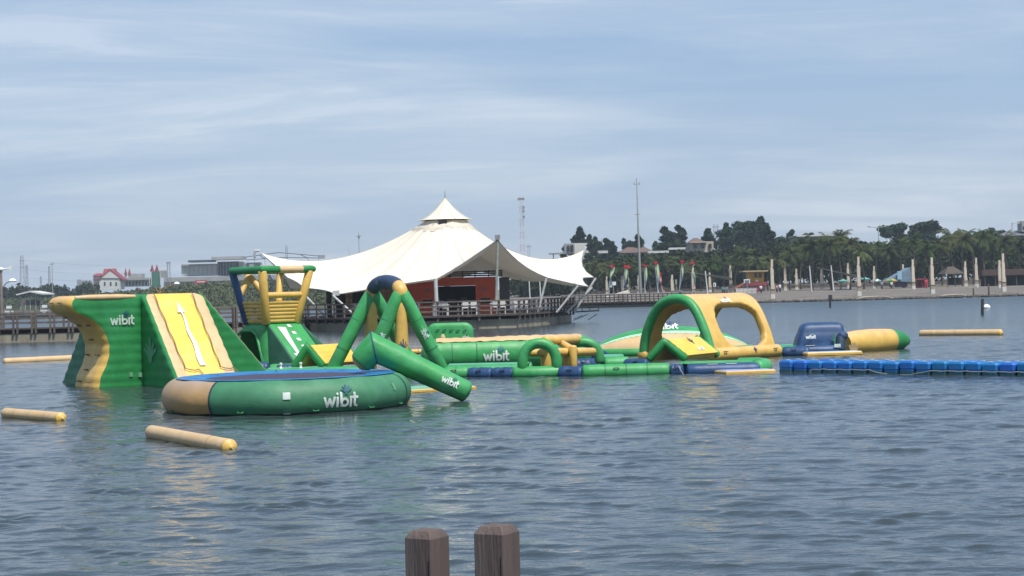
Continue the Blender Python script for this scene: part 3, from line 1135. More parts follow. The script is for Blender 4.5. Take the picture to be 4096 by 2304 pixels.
swing_frame()


# ------------------------------------------------ wheelhouse tower
def wheelhouse():
    phi = R(39)
    ea = Vector((math.cos(phi), math.sin(phi), 0))
    eb = Vector((math.sin(phi), -math.cos(phi), 0))
    org = D(1063, 1291, 61.0)
    zt = org.z
    org = Vector((org.x, org.y, 0))
    t = thing('wheelhouse_tower', 'green inflatable mound with golden open wheelhouse on top and a cave opening', 'inflatable tower', org)
    run = 1.95
    zf = lambda z: max(0.0, 1 - max(z - 0.15, 0) / (zt - 0.15))
    core = stack((-0.1, zt, 34), lambda z: (-0.06 - 0.10 * zf(z), 1.38, -1.42 - 1.0 * zf(z), 0.05 + 0.05 * zf(z)), org, ea, eb, rad=0.22, rib=0.0, edge=0.2, nseg=10)
    ob = merge(*core.values()).build('mound', GREEN, t)
    sl = stack((-0.1, zt - 0.01, 30), lambda z: (0.03, 1.36, -0.02, 0.05 + run * zf(z)), org, ea, eb, rad=0.10, rib=0.0, edge=0.12, nseg=8)
    merge(sl['left'], sl['right'], sl['back'], sl['bottom']).build('slide_side', GREEN_F, t)
    merge(sl['front'], sl['top']).build('slide', GREEN, t)
    rw = stack((-0.1, zt - 0.03, 30), lambda z: (1.25, 1.42 + 1.75 * zf(z), -1.40, -0.05), org, ea, eb, rad=0.12, rib=0.0, edge=0.12, nseg=8)
    merge(*rw.values()).build('side_slope', GREEN_F, t)
    # cave opening through the left face
    poly = []
    for u, z in [(-2.12, 0.30), (-1.95, 0.85), (-1.70, 1.20), (-1.35, 1.36), (-0.75, 1.36), (-0.50, 1.24), (-0.30, 0.85), (-0.06, 0.30)]:
        poly.append(org + eb * u + Vector((0, 0, z)) - ea * 0.5)
    cut = MB().prism(poly, ea * 1.5).build('cutter', GREEN, None, sharp=0)
    boolean_cut(ob, cut)
    rim = [org + eb * u + Vector((0, 0, z)) - ea * (0.085 + 0.05 * (1 - z / zt)) for u, z in [(-2.16, 0.28), (-1.99, 0.88), (-1.73, 1.24), (-1.36, 1.40), (-0.74, 1.40), (-0.46, 1.27), (-0.26, 0.86), (-0.02, 0.28)]]
    MB().tube(rim, 0.055, seg=10).build('opening_rim', GREEN, t)
    # arrow and step marks on the slide

    def S(s, q, off=0.0):
        z = zt + (0.15 - zt) * q
        n = (eb * (zt - 0.15) + Vector((0, 0, run))).normalized()
        return org + ea * (0.03 + 1.33 * s) + eb * (0.055 + run * q) + Vector((0, 0, z)) + n * (0.012 + off)
    m = MB()
    m.add([S(0.20, 0.10), S(0.42, 0.12), S(0.36, 0.34), S(0.30, 0.70), S(0.22, 0.70)], [(0, 1, 2, 3, 4)])
    m.add([S(0.12, 0.68, 0.001), S(0.42, 0.68, 0.001), S(0.25, 0.92, 0.001)], [(0, 1, 2)])
    m.build('arrow', WHITE, t, recalc=False)
    for k in range(6):
        q = 0.06 + 0.15 * k
        MB().add([S(0.50, q), S(0.60, q), S(0.62, q + 0.055), S(0.52, q + 0.055)], [(0, 1, 2, 3)]).build('step_mark', WHITE, t, recalc=False)
    MB().tube([S(0.96, q, 0.0) for q in np.linspace(0.03, 0.95, 8)], 0.016, seg=6).build('rope', SEAM, t)
    # house: bottom square corners and outward leaning posts
    B = [org + eb * 0.0 + ea * 0.02, org + ea * 1.22, org + ea * 1.22 - eb * 1.22, org - eb * 1.25 + ea * 0.02]     # front, right, back, left
    for p in B:
        p.z = zt - 0.02
    zt2 = 3.38
    Tp = [org + ea * (-0.25) + eb * 0.28, org + ea * 1.62 + eb * 0.25, org + ea * 1.62 - eb * 1.62, org + ea * (-0.25) - eb * 1.68]
    for p in Tp:
        p.z = zt2
    mats = [YEL, YEL, YEL, BLUE]
    for p, q, m, r_ in zip(B, Tp, mats, (0.145, 0.14, 0.12, 0.13)):
        MB().tube([p, p.lerp(q, 0.5), q], r_, seg=16, bulge=0.25).build('post', m, t)
    ringz = Vector((0, 0, 0.06))
    F_, R_, K_, L_ = [p + ringz for p in Tp]
    MB().tube([L_ - (F_ - L_) * 0.03, F_, F_.lerp(R_, 0.34)], 0.125, seg=16).build('top_tube', GREEN_D, t)
    MB().tube([F_.lerp(R_, 0.34), F_.lerp(R_, 0.86)], 0.122, seg=16, cap='flat').build('top_tube', TAN, t)
    MB().tube([F_.lerp(R_, 0.85), R_ + (R_ - F_) * 0.03, R_.lerp(K_, 0.3)], 0.128, seg=16).build('top_tube', GREEN_D, t)
    MB().tube([R_.lerp(K_, 0.3), K_, L_], 0.12, seg=16).build('top_tube', GREEN_D, t)
    # inverted V at the rear
    ap = D(996, 1100, 62.9)
    for q in (D(960, 1182, 62.4), D(1066, 1188, 62.6)):
        MB().tube([ap, q], 0.105, seg=12).build('brace', YEL, t)

    def panel(p0, p1, q0, q1, f, name):
        """ribbed infill between two leaning posts, up to fraction f of their height"""
        P = []
        nn = 30
        n = (p1 - p0).cross(Vector((0, 0, 1))).normalized()
        if n.dot(CAMV(p0)) < 0:
            n = -n
        for i in range(nn + 1):
            z = f * i / nn
            rib = 0.028 * abs(math.sin(math.pi * i / nn * 6)) ** 0.55
            a, b = p0.lerp(q0, z), p1.lerp(q1, z)
            P.append([a.lerp(b, k / 8) + n * (rib + 0.02 * math.sin(math.pi * k / 8)) for k in range(9)])
        m = MB().grid(P)
        Pb = [[v - n * 0.12 for v in row] for row in P]
        m.grid(Pb)
        m.grid([P[-1], Pb[-1]]); m.grid([P[0], Pb[0]])
        return m.build(name, YEL, t)
    panel(B[3], B[0], Tp[3], Tp[0], 0.43, 'railing_panel')
    panel(B[0], B[1], Tp[0], Tp[1], 0.43, 'railing_panel')
    panel(B[1], B[2], Tp[1], Tp[2], 0.43, 'railing_panel')
    MB().tube([B[0].lerp(Tp[0], 0.54), B[1].lerp(Tp[1], 0.54)], 0.10, seg=14).build('hand_rail', YEL, t)
    MB().box((org + ea * 0.6 - eb * 0.6) + Vector((0, 0, zt + 0.01)), (1.15, 1.15, 0.08), ax=(ea, eb, Vector((0, 0, 1)))).build('floor', YEL, t)
    n1 = -ea
    c = B[3].lerp(B[0], 0.55).lerp(Tp[3].lerp(Tp[0], 0.55), 0.2)
    mark('handprint', HAND + DOTS, 0.16, flat_surf(c - ea * 0.045 + Vector((0, 0, 0.02)), eb, (0, 0, 1), 0.19, n1), INK, t)
    word_on(t, flat_surf(c - ea * 0.06 + Vector((0, 0, -0.14)), eb, (0, 0, 1), 0.12, n1, 2, 0.7), pmat('cream_print', (0.72, 0.55, 0.3), var=0.2), splash=False)
    for k, dz in enumerate((0, 0.05, 0.1)):
        p = org - ea * 0.15 + eb * 0.05 + Vector((0, 0, 0.55 + dz))
        MB().box(p + ea * 0.0, (0.01, 0.10, 0.025), ax=(ea, eb, Vector((0, 0, 1)))).build('label_line', PALEG, t)


wheelhouse()


# ------------------------------------------------ chevron ramps
def ramp_module(name_label, foot_l, apex, foot_r, back, r=0.12, slabw=None, print_=True):
    """front chevron foot_l - apex - foot_r, pushed back by vector; sloped yellow roof panels"""
    t = thing('ramp_module', name_label, 'inflatable ramp', (apex.x, apex.y, 0))
    back = Vector(back)
    for k, off in enumerate((Vector(), back)):
        pts = [foot_l + off, foot_l.lerp(apex, 0.5) + off, foot_l.lerp(apex, 0.9) + off, apex + off + Vector((0, 0, -0.01)), foot_r.lerp(apex, 0.9) + off, foot_r.lerp(apex, 0.5) + off, foot_r + off]
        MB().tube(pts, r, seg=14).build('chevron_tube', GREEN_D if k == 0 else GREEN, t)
    for a, b in ((apex, foot_r), (apex, foot_l)):
        n = (b - a).cross(back).normalized()
        if n.z < 0:
            n = -n
        P = []
        for i in range(15):
            u = i / 14
            row = []
            for k in range(11):
                v = k / 10
                sag = 0.03 * math.sin(math.pi * u) * math.sin(math.pi * v)
                row.append(a.lerp(b, u) + back * (0.03 + 0.94 * v) + n * (r * 0.92 + sag + 0.012 * abs(math.sin(math.pi * 4 * u))))
            P.append(row)
        m = MB().grid(P)
        Pb = [[q - n * (r * 1.7) for q in row] for row in P]
        m.grid(Pb)
        m.grid([P[-1], Pb[-1]]); m.grid([[r_[0] for r_ in P], [r_[0] for r_ in Pb]]); m.grid([[r_[-1] for r_ in P], [r_[-1] for r_ in Pb]])
        m.build('slope_panel', YEL_B if a is apex and b is foot_r else YEL, t)
    if print_:
        n = (foot_r - apex).cross(back).normalized()
        if n.z < 0:
            n = -n
        o = apex.lerp(foot_r, 0.45) + back * 0.55 + n * (r + 0.03)
        ev = (apex - foot_r).normalized()
        mark('handprint', HAND + DOTS, 0.2, flat_surf(o + ev * 0.02, back, ev, 0.17, n), INK, t)
        word_on(t, flat_surf(o - ev * 0.22, back, ev, 0.1, n, 2, 0.7), WHITE, splash=False)
    return t


ramp_module('small golden ramp over a green chevron in front of the tall arch', Z(2598, 0.38, 54.2), D(2656, 1368, 54.2), Z(2738, 0.38, 54.2), (1.20, 2.0, 0))
ramp_module('golden ramp on green chevron tubes beside the wheelhouse mound', Z(1178, 0.34, 57.0), D(1228, 1388, 57.0), Z(1288, 0.34, 57.0), (1.05, 1.3, 0), print_=False)


# ------------------------------------------------ big arch
def big_arch():
    f1, f2 = Z(2575, 0.1, 63.0), Z(2846, 0.1, 60.8)
    ax = Vector((Z(3088, 0, 63.2) - Z(2846, 0, 60.8)))
    t = thing('arch_tunnel', 'tall golden inflatable archway with green front rim and open sides', 'inflatable arch', ((f1.x + f2.x) / 2, 62, 0))
    wd = f2 - f1
    prof = [(0.0, 0.0), (0.02, 0.45), (0.08, 0.95), (0.18, 1.45), (0.30, 1.76), (0.44, 1.90), (0.58, 1.905), (0.70, 1.80), (0.80, 1.48), (0.885, 1.0), (0.955, 0.5), (1.0, 0.0)]
    # resample
    xs = np.array(prof)
    seg = np.r_[0, np.cumsum(np.hypot(np.diff(xs[:, 0]) * wd.length, np.diff(xs[:, 1])))]
    n = 48
    uu = np.linspace(0, seg[-1], n + 1)
    px_, pz_ = np.interp(uu, seg, xs[:, 0]), np.interp(uu, seg, xs[:, 1])
    for _ in range(3):
        px_[1:-1] = (px_[:-2] + 2 * px_[1:-1] + px_[2:]) / 4
        pz_[1:-1] = (pz_[:-2] + 2 * pz_[1:-1] + pz_[2:]) / 4
    P = [f1 + wd * float(a) + Vector((0, 0, 0.1 + float(b))) for a, b in zip(px_, pz_)]
    MB().tube(P, 0.165, seg=18).build('front_rim', GREEN, t)
    cen = f1 + wd * 0.5 + Vector((0, 0, 0.9))
    # shell with window openings, thick
    na = 30
    keep = lambda i, k: not ((0.08 < i / n < 0.34 or 0.665 < i / n < 0.925) and 0.16 < k / na < 0.84)

    def win(i, k):
        """inside a rounded window?"""
        for c0 in (0.18, 0.815):
            du, dv = abs(i / n - c0) / 0.150, abs(k / na - 0.575) / 0.365
            if du ** 3.2 + dv ** 3.2 < 1:
                return True
        return False
    nrm = []
    for i in range(n + 1):
        a, b = P[max(0, i - 1)], P[min(n, i + 1)]
        tt = (b - a).normalized()
        nn = tt.cross(ax.normalized()).normalized()
        if nn.dot(P[i] - cen) < 0:
            nn = -nn
        nrm.append(nn)
    bm = bmesh.new()
    vo = [[bm.verts.new(P[i] + ax * (0.01 + 0.98 * k / na)) for k in range(na + 1)] for i in range(n + 1)]
    for i in range(n):
        for k in range(na):
            if not win(i + 0.5, k + 0.5):
                bm.faces.new((vo[i][k], vo[i][k + 1], vo[i + 1][k + 1], vo[i + 1][k]))
    for v in [v for v in bm.verts if not v.link_faces]:
        bm.verts.remove(v)
    # relax the window outlines
    for _ in range(4):
        bmesh.ops.smooth_vert(bm, verts=[v for v in bm.verts if v.is_boundary and 0.4 < (v.co - f1).dot(ax) / ax.length_squared + 0.0 < 2], factor=0.0)
        bd = [v for v in bm.verts if v.is_boundary]
        new = {}
        for v in bd:
            nb = [e.other_vert(v) for e in v.link_edges if e.is_boundary]
            if len(nb) == 2:
                aa = (v.co - P[0]).dot(ax) / ax.length_squared
                new[v] = (v.co * 2 + nb[0].co + nb[1].co) / 4
        for v, c in new.items():
            rel = (c - f1)
            v.co = c
    bmesh.ops.recalc_face_normals(bm, faces=bm.faces)
    me = bpy.data.meshes.new('shell')
    for v in bm.verts:
        v.co -= t.location
    bm.to_mesh(me); bm.free()
    me.materials.append(YEL)
    sh = bpy.data.objects.new('shell', me)
    COL.objects.link(sh); sh.parent = t
    so = sh.modifiers.new('thick', 'SOLIDIFY'); so.thickness = 0.29; so.offset = 0.0; so.use_even_offset = False
    sb = sh.modifiers.new('round', 'SUBSURF'); sb.levels = 2; sb.render_levels = 2
    me.polygons.foreach_set('use_smooth', [True] * len(me.polygons))
    # bottom tubes and rear rim
    Q = [p + ax for p in P]
    MB().tube(Q, 0.15, seg=16).build('rear_rim', YEL, t)
    MB().tube([f2 + ax * 0.0 + Vector((0.04, -0.03, 0.10)), f2 + ax * 1.06 + Vector((0.04, -0.03, 0.10))], 0.225, seg=20).build('base_tube', YEL, t)
    MB().tube([f1 - ax * 0.02 + Vector((0, 0, 0.08)), f1 + ax * 1.05 + Vector((0, 0, 0.08))], 0.2, seg=20).build('base_tube', YEL, t)
    # print
    side_n = Vector((ax.y, -ax.x, 0)).normalized()
    i0 = int(n * 0.655)
    tt = (P[i0 - 2] - P[i0 + 2]).normalized()
    word_on(t, flat_surf(P[i0] + ax * 0.5 + nrm[i0] * 0.165, ax, tt, 0.135, nrm[i0], 2, 0.7), WHITE, pmat('grey_splash', (0.18, 0.16, 0.12), var=0.1))
    b0 = f2 + ax * 0.62 + Vector((0.04, -0.03, 0.10))
    s = cyl_surf(f2 + Vector((0.04, -0.03, 0.1)), f2 + ax + Vector((0.04, -0.03, 0.1)), 0.225, R(10), 0.075, ax.length * 0.62, u0=0, v0=0.6, toward=tuple(side_n))
    mark('handprint', HAND + DOTS, 0.2, lambda u, v, off: s(u * 1.6, v * 1.6, off), INK, t)
    for f in (0.10, 0.93):
        p = f2 + ax * f + side_n * 0.21 + Vector((0.04, -0.03, 0.2))
        MB().tube([p, p + side_n * 0.05, p + side_n * 0.05 + ax.normalized() * 0.14, p + ax.normalized() * 0.14], 0.018, seg=6).build('handle', ROPE, t)


big_arch()


# ------------------------------------------------ half-moon dome behind the arch
def moon_dome():
    c = Z(2680, 0, 68.5)
    hx, hy, hz2 = 3.05, 1.6, 0.90
    t = thing('half_moon_dome', 'low long half-moon dome of green and tan behind the tall arch', 'inflatable dome', (c.x, c.y, 0))

    def pt(u, w):
        # u -1..1 along, w 0..pi over the top (0 = front waterline)
        k = max(0.0, 1 - abs(u) ** 2.2)
        return c + Vector((hx * u, -hy * (k ** 0.5) * math.cos(w), 0.14 + hz2 * (k ** 0.8) * math.sin(w) ** 0.9))
    us = np.linspace(-1, 1, 61)

    def band(w0, w1, name, m, nn=10, bumps=0.0, ex=0.0):
        P = []
        for i, u in enumerate(us):
            row = []
            for k in range(nn + 1):
                w = w0 + (w1 - w0) * k / nn
                if bumps and k == 0:
                    w += bumps * abs(math.sin(i * 1.57))
                p = pt(u, w)
                row.append(p + (p - c).normalized() * ex)
            P.append(row)
        return MB().grid(P).build(name, m, t, recalc=True)
    band(R(2), R(45), 'tan_face', TAN)
    band(R(43), R(53), 'scalloped_edge', pmat('mint_print', (0.42, 0.72, 0.50), var=0.15), 3, R(3), 0.012)
    band(R(45), R(178), 'green_back', GREEN, 16)
    MB().tube([c + Vector((hx * u, -hy * max(0, 1 - abs(u) ** 2.2) ** 0.5 * 1.02, 0.10)) for u in np.linspace(-0.98, 0.98, 30)], 0.17, seg=14).build('base_tube', GREEN, t)
    o = pt(-0.06, R(68))
    n = Vector((0, -0.55, 0.85)).normalized()
    word_on(t, flat_surf(o + n * 0.06, (1, 0, 0), Vector((0, 0.85, 0.55)), 0.22, n, 2, 0.7), WHITE, INK)


moon_dome()


# ------------------------------------------------ big horizontal log
def big_log():
    p, q = D(1720, 1408, 58.2), D(2330, 1392, 58.6)
    p.z = q.z = 0.50
    t = thing('balance_log', 'long thick green inflatable log with wrinkled tan cover and white lettering', 'inflatable log', ((p.x + q.x) / 2, p.y, 0))
    n = 24
    pts = [p.lerp(q, k / n) for k in range(n + 1)]
    rs = [0.53 + 0.008 * math.cos(k * 2.1) for k in range(n + 1)]
    MB().tube(pts, rs, seg=30, bulge=0.55).build('body', GREEN, t)
    rng = random.Random(9)
    ax = (q - p).normalized()
    sd = ax.cross(Vector((0, 0, 1))).normalized()
    P = []
    for i in range(41):
        c = p.lerp(q, 0.04 + 0.95 * i / 40)
        lo = R(52) + rng.uniform(-0.03, 0.03)
        row = []
        for k in range(11):
            w = lo + (R(132) - lo) * k / 10
            r_ = 0.555 + 0.012 * math.sin(i * 1.7 + k) + rng.uniform(-0.006, 0.006) + (0.02 if 16 < i < 40 and 3 < k < 8 else 0)
            row.append(c + sd * (r_ * math.cos(w)) + Vector((0, 0, r_ * math.sin(w))))
        P.append(row)
    MB().grid(P).build('top_cover', TAN, t)
    word_on(t, cyl_surf(p, q, 0.545, R(-4), 0.195, (q - p).length * 0.425), WHITE, pmat('teal_splash', (0.015, 0.14, 0.22), var=0.1))
    MB().box(p.lerp(q, 0.27) + Vector((0, -0.50, -0.32)), (0.16, 0.06, 0.08)).build('valve_cover', BLUE, t)
    for f in (0.14, 0.30, 0.62, 0.80):
        seam_ring(t, p.lerp(q, f), q - p, 0.541, SEAM_G, 0.016)


big_log()


# ------------------------------------------------ upright green wall panel
def green_wall():
    a = D(1711, 1420, 64)
    b = D(1896, 1416, 64)
    ztop = D(1800, 1291, 64).z
    w = b.x - a.x
    t = thing('wall_panel', 'upright green rounded wall panel with a row of handles behind the log', 'inflatable wall', ((a.x + b.x) / 2, 64, 0))
    out_ = []
    r_ = 0.30
    for cx_, cz_, w0 in ((w / 2 - r_, ztop - r_, 0), (-w / 2 + r_, ztop - r_, 90)):
        for k in range(7):
            an = R(w0 + 15 * k)
            out_.append((cx_ + r_ * math.cos(an), cz_ + r_ * math.sin(an)))
    out_ = [(w / 2 + 0.02, 0.0)] + out_ + [(-w / 2 - 0.02, 0.0)]
    c = Vector(((a.x + b.x) / 2, 64, 0))
    rows = []
    for y, ins in ((-0.205, 0.16), (-0.185, 0.08), (-0.15, 0.025), (-0.10, 0.0), (0.10, 0.0), (0.15, 0.025), (0.185, 0.08), (0.205, 0.16)):
        cen = (0, ztop / 2)
        rows.append([c + Vector((x - math.copysign(ins, x), y, z - (ins if z > 0.3 else 0))) for x, z in out_])
    m = MB().grid(rows)
    m.add(rows[0], [tuple(range(len(out_)))]); m.add(rows[-1], [tuple(range(len(out_)))])
    weld(m).build('panel', GREEN, t)
    for k in range(5):
        p = c + Vector((-w * 0.30 + k * w * 0.145, -0.20, ztop - 0.24 - 0.012 * k))
        MB().tube([p, p + Vector((0.01, -0.04, 0.0)), p + Vector((0.10, -0.04, 0.02)), p + Vector((0.11, 0, 0.01))], 0.012, seg=6).build('handle', SEAM, t)
    MB().lathe(c + Vector((-0.26, -0.18, ztop - 0.66)), [(0.001, 0), (0.09, 0.06), (0.10, 0.16), (0.05, 0.26), (0.001, 0.28)], seg=12).build('tan_patch', TAN, t)
    word_on(t, flat_surf(c + Vector((w * 0.33, -0.207, ztop - 0.50)), (1, 0, 0), (0, 0, 1), 0.055, (0, -1, 0), 2, 0.7), WHITE)


green_wall()


# ------------------------------------------------ monkey-bar frame
def bar_frame():
    df, db = 53.0, 56.2
    c = Z(2156, 0, df)
    t = thing('bar_frame', 'low frame of two green arches joined by golden crossbars', 'inflatable frame', (c.x, c.y, 0))

    def arch(px0, px1, d, ztop, m):
        a, b = Z(px0, 0.28, d), Z(px1, 0.28, d)
        pts = []
        for k in range(21):
            w = math.pi * k / 20
            x = -math.cos(w)
            pts.append(a.lerp(b, (x + 1) / 2) + Vector((0, 0, (ztop - 0.28) * math.sin(w) ** 0.72)))
        MB().tube(pts, 0.155, seg=18).build('arch_tube', m, t)
    zt = D(2150, 1352, df).z - 0.155
    arch(2090, 2227, df, zt, GREEN)
    arch(2255, 2398, db, D(2330, 1348, db).z - 0.15, GREEN)
    Y_ = lambda p, q, r_=0.13: MB().tube([p, q], r_, seg=16, bulge=0.3).build('crossbar', YEL, t)
    Y_(D(2178, 1362, df + 0.2), D(2312, 1358, db))
    Y_(D(2232, 1365, df + 1.6), D(2300, 1405, df + 0.9), 0.11)
    Y_(D(2228, 1409, df + 0.6), D(2372, 1407, db - 0.6), 0.125)
    Y_(D(2120, 1411, df + 0.4), D(2206, 1411, df + 0.8), 0.115)
    for px, r_, dd, zt_ in ((2187, 0.175, df + 0.7, 0.86), (2266, 0.12, df + 1.3, 0.80), (2294, 0.115, df + 0.9, 0.80)):
        a = Z(px, 0.20, dd)
        MB().tube([a, a + Vector((0, 0, zt_ - 0.2))], r_, seg=16).build('pillar', YEL, t)
    a, b = Z(2062, 0.10, df), Z(2236, 0.10, df)
    MB().tube([a, b], 0.20, seg=20).build('base_tube', GREEN, t)
    n = Vector((0, -1, 0))
    p = D(2154, 1372, df - 0.16)
    word_on(t, flat_surf(p, (1, 0, 0), (0, 0, 1), 0.045, n, 2, 0.7), PALEG, splash=False)


bar_frame()


# ------------------------------------------------ floating track modules
def raft_tube(label, p, q, r, mat, name='track_tube', cat='float', group='track floats', crease=0):
    p, q = Vector(p), Vector(q)
    n = 14
    rng = random.Random(int(abs(p.x) * 100))
    pts = [p.lerp(q, k / n) for k in range(n + 1)]
    rs = [r * (1 + crease * rng.uniform(-0.05, 0.04)) for _ in range(n + 1)]
    rs[0] = rs[-1] = r * 0.96
    o = MB().tube(pts, rs, seg=20, bulge=0.28).build(name, mat, None)
    u = (q - p).normalized()
    sm_ = SEAM_G if mat is GREEN else (SEAM_Y if mat is YEL else BLUE_F)
    for f in ((0.25, 0.5, 0.75) if (q - p).length > 1.5 else (0.5,)):
        seam_ring(o, p.lerp(q, f), u, r * 1.035, sm_, 0.016)
    if r > 0.15:
        grab_loop(o, p.lerp(q, 0.38) + Vector((0, -r * 0.88, r * 0.45)), (0, -0.88, 0.45), u, SEAM)
    return tag(o, label, cat, group)


def raft(label, p0, p1, depth, r, side, topm, name='track_raft', zc=0.12):
    """platform: two side tubes, end tubes and a slightly sunk deck sheet"""
    p0, p1 = Vector(p0), Vector(p1)
    ex = (p1 - p0).normalized()
    ey = Vector((-ex.y, ex.x, 0))
    t = thing(name, label, 'float', ((p0.x + p1.x) / 2, p0.y + depth / 2, 0), 'track floats')
    for k, off in enumerate((0, depth)):
        MB().tube([p0 + ey * off + ex * (0.1 + (p1 - p0).length * 0.96 * i / 8) for i in range(9)], r, seg=16, bulge=0.3).build('side_tube', side, t)
    P = []
    ln = (p1 - p0).length
    rng = random.Random(4)
    for i in range(17):
        row = []
        for k in range(9):
            v = k / 8
            row.append(p0 + ex * (ln * i / 16) + ey * (depth * v) + Vector((0, 0, r * (0.80 + 0.22 * abs(2 * v - 1)) + 0.02 * math.sin(i * 1.3 + k) * (0 < k < 8))))
        P.append(row)
    MB().grid(P).build('deck_sheet', topm, t)
    return t


Zp = Z
raft_tube('thick green front track tube between two navy joints', Zp(2336, 0.10, 52.5), Zp(2672, 0.10, 52.5), 0.225, GREEN)
raft_tube('short green tube end at the foot of the leg frame', Zp(1782, 0.10, 54.0), Zp(1868, 0.10, 54.0), 0.21, GREEN)
raft_tube('crumpled navy joint beside the leg frame foot', Zp(1880, 0.08, 53.8), Zp(1966, 0.08, 53.6), 0.20, BLUE, crease=1, name='track_joint')
raft_tube('crumpled navy joint left of the bar frame base', Zp(1978, 0.08, 53.5), Zp(2056, 0.08, 53.3), 0.20, BLUE, crease=1, name='track_joint')
raft_tube('navy joint between bar frame base and long front tube', Zp(2242, 0.08, 52.8), Zp(2328, 0.08, 52.6), 0.21, BLUE, crease=1, name='track_joint')
raft_tube('navy joint between long front tube and end raft', Zp(2684, 0.07, 52.4), Zp(2728, 0.07, 52.4), 0.21, BLUE, crease=1, name='track_joint')
# end raft: navy skirt, green deck and green nose
t = raft('navy skirted end raft with green rim next to the blue cube dock', Zp(2740, 0.06, 52.3), Zp(3030, 0.06, 52.3), 1.9, 0.22, BLUE, GREEN)
p, q = Zp(3020, 0.14, 52.4), Zp(3020, 0.14, 54.0)
MB().tube([Zp(2960, 0.12, 54.4), Zp(3035, 0.13, 54.2), Zp(3060, 0.13, 53.4), Zp(3052, 0.12, 52.5), Zp(3030, 0.12, 52.3)], 0.215, seg=18).build('nose_tube', GREEN, t)
for px in (2850, 2925):
    MB().box(Zp(px, 0.262, 52.2), (0.3, 0.07, 0.012)).build('patch', WHITE, t)
MB().tube([Zp(2712, 0.24, 52.25), Zp(2722, 0.12, 52.1), Zp(2738, -0.05, 51.9)], 0.014, seg=6).build('tether', ROPE_G, t)
# walkway behind the front row
raft('pale green walkway raft in front of the thick log', Zp(1770, 0.10, 55.3), Zp(2100, 0.10, 55.0), 1.6, 0.19, GREEN, pmat('mint_deck', (0.10, 0.36, 0.22), rough=0.5, var=0.2, scale=2))
raft('green walkway raft with folded deck sheet right of the bar frame', Zp(2410, 0.12, 57.6), Zp(2500, 0.12, 57.6), 2.4, 0.22, GREEN, pmat('mint_deck', (0.1, 0.36, 0.22)))
raft_tube('navy tube at the left foot of the small golden ramp', Zp(2506, 0.10, 57.0), Zp(2590, 0.10, 56.6), 0.20, BLUE, crease=1, name='track_joint')
raft_tube('navy sheeted float inside the bar frame', Zp(2300, 0.10, 56.9), Zp(2380, 0.10, 57.2), 0.24, BLUE, crease=1.5, name='track_joint')
raft_tube('small navy block at the left tip of the half-moon dome', Zp(2374, 0.12, 64.5), Zp(2414, 0.12, 64.0), 0.22, BLUE, crease=1, name='track_joint')
raft('green raft between tall arch and navy tunnel', Zp(3110, 0.12, 64.6), Zp(3240, 0.12, 64.6), 1.2, 0.20, GREEN, pmat('mint_deck', (0.1, 0.36, 0.22)))
raft_tube('navy tube in front of the navy tunnel', Zp(3135, 0.10, 63.6), Zp(3232, 0.10, 63.4), 0.215, BLUE, crease=1, name='track_joint')
# left group behind the trampoline
raft('green and white walkway raft between trampoline and wheelhouse mound', Zp(1055, 0.10, 55.8), Zp(1330, 0.10, 55.8), 1.2, 0.20, GREEN, pmat('mint_deck', (0.1, 0.36, 0.22)))
raft_tube('green tube at the foot of the wheelhouse mound', Zp(1085, 0.14, 58.6), Zp(1175, 0.14, 58.6), 0.22, GREEN)
raft_tube('navy tube wedged between mound and golden ramp', Zp(1112, 0.16, 58.0), Zp(1168, 0.16, 58.0), 0.20, BLUE, crease=1, name='track_joint')
raft_tube('navy tube at the mouth of the mound cave', Zp(1012, 0.16, 59.4), Zp(1070, 0.16, 59.4), 0.25, BLUE, crease=1, name='track_joint')
raft_tube('small green tube behind the leg frame pillar', Zp(1648, 0.14, 60.5), Zp(1708, 0.14, 60.5), 0.22, GREEN)
raft_tube('thin tan pole lying behind the leg frame', Zp(1636, 0.30, 69), Zp(1712, 0.30, 69), 0.10, YEL, name='pole_float')
for px, lab in ((1124, 'short white post on the walkway raft by the navy tube'), (1203, 'short white post on the walkway raft below the golden ramp')):
    b = Zp(px, 0.30, 55.9)
    o = MB().lathe(b, [(0.05, 0), (0.05, 0.03), (0.032, 0.05), (0.032, 0.12), (0.045, 0.13), (0.045, 0.18), (0.02, 0.19)], seg=12).build('mooring_post', WHITE, None)
    tag(o, lab, 'post', 'white mooring posts')


# thin swim mats
def swim_mat(label, p, q, depth, th, top, edge):
    p, q = Vector(p), Vector(q)
    ex = (q - p).normalized()
    ey = Vector((-ex.y, ex.x, 0))
    t = thing('swim_mat', label, 'mat', ((p.x + q.x) / 2, p.y + depth / 2, 0), 'thin swim mats')
    ln = (q - p).length
    rows = []
    for z, ins in ((-0.02, 0.02), (0.0, 0.0), (th * 0.7, 0.0), (th, 0.03)):
        rows.append([p + ex * a + ey * b + Vector((0, 0, z)) for a, b in ((ins, ins), (ln - ins, ins), (ln - ins, depth - ins), (ins, depth - ins))])
    MB().grid(rows, cv=True).build('edge_band', edge, t)
    rng = random.Random(2)
    P = [[p + ex * (0.03 + (ln - 0.06) * i / 12) + ey * (0.03 + (depth - 0.06) * k / 8) + Vector((0, 0, th + 0.012 * abs(math.sin(k * 1.57)))) for k in range(9)] for i in range(13)]
    MB().grid(P).build('top_sheet', top, t)
    return t


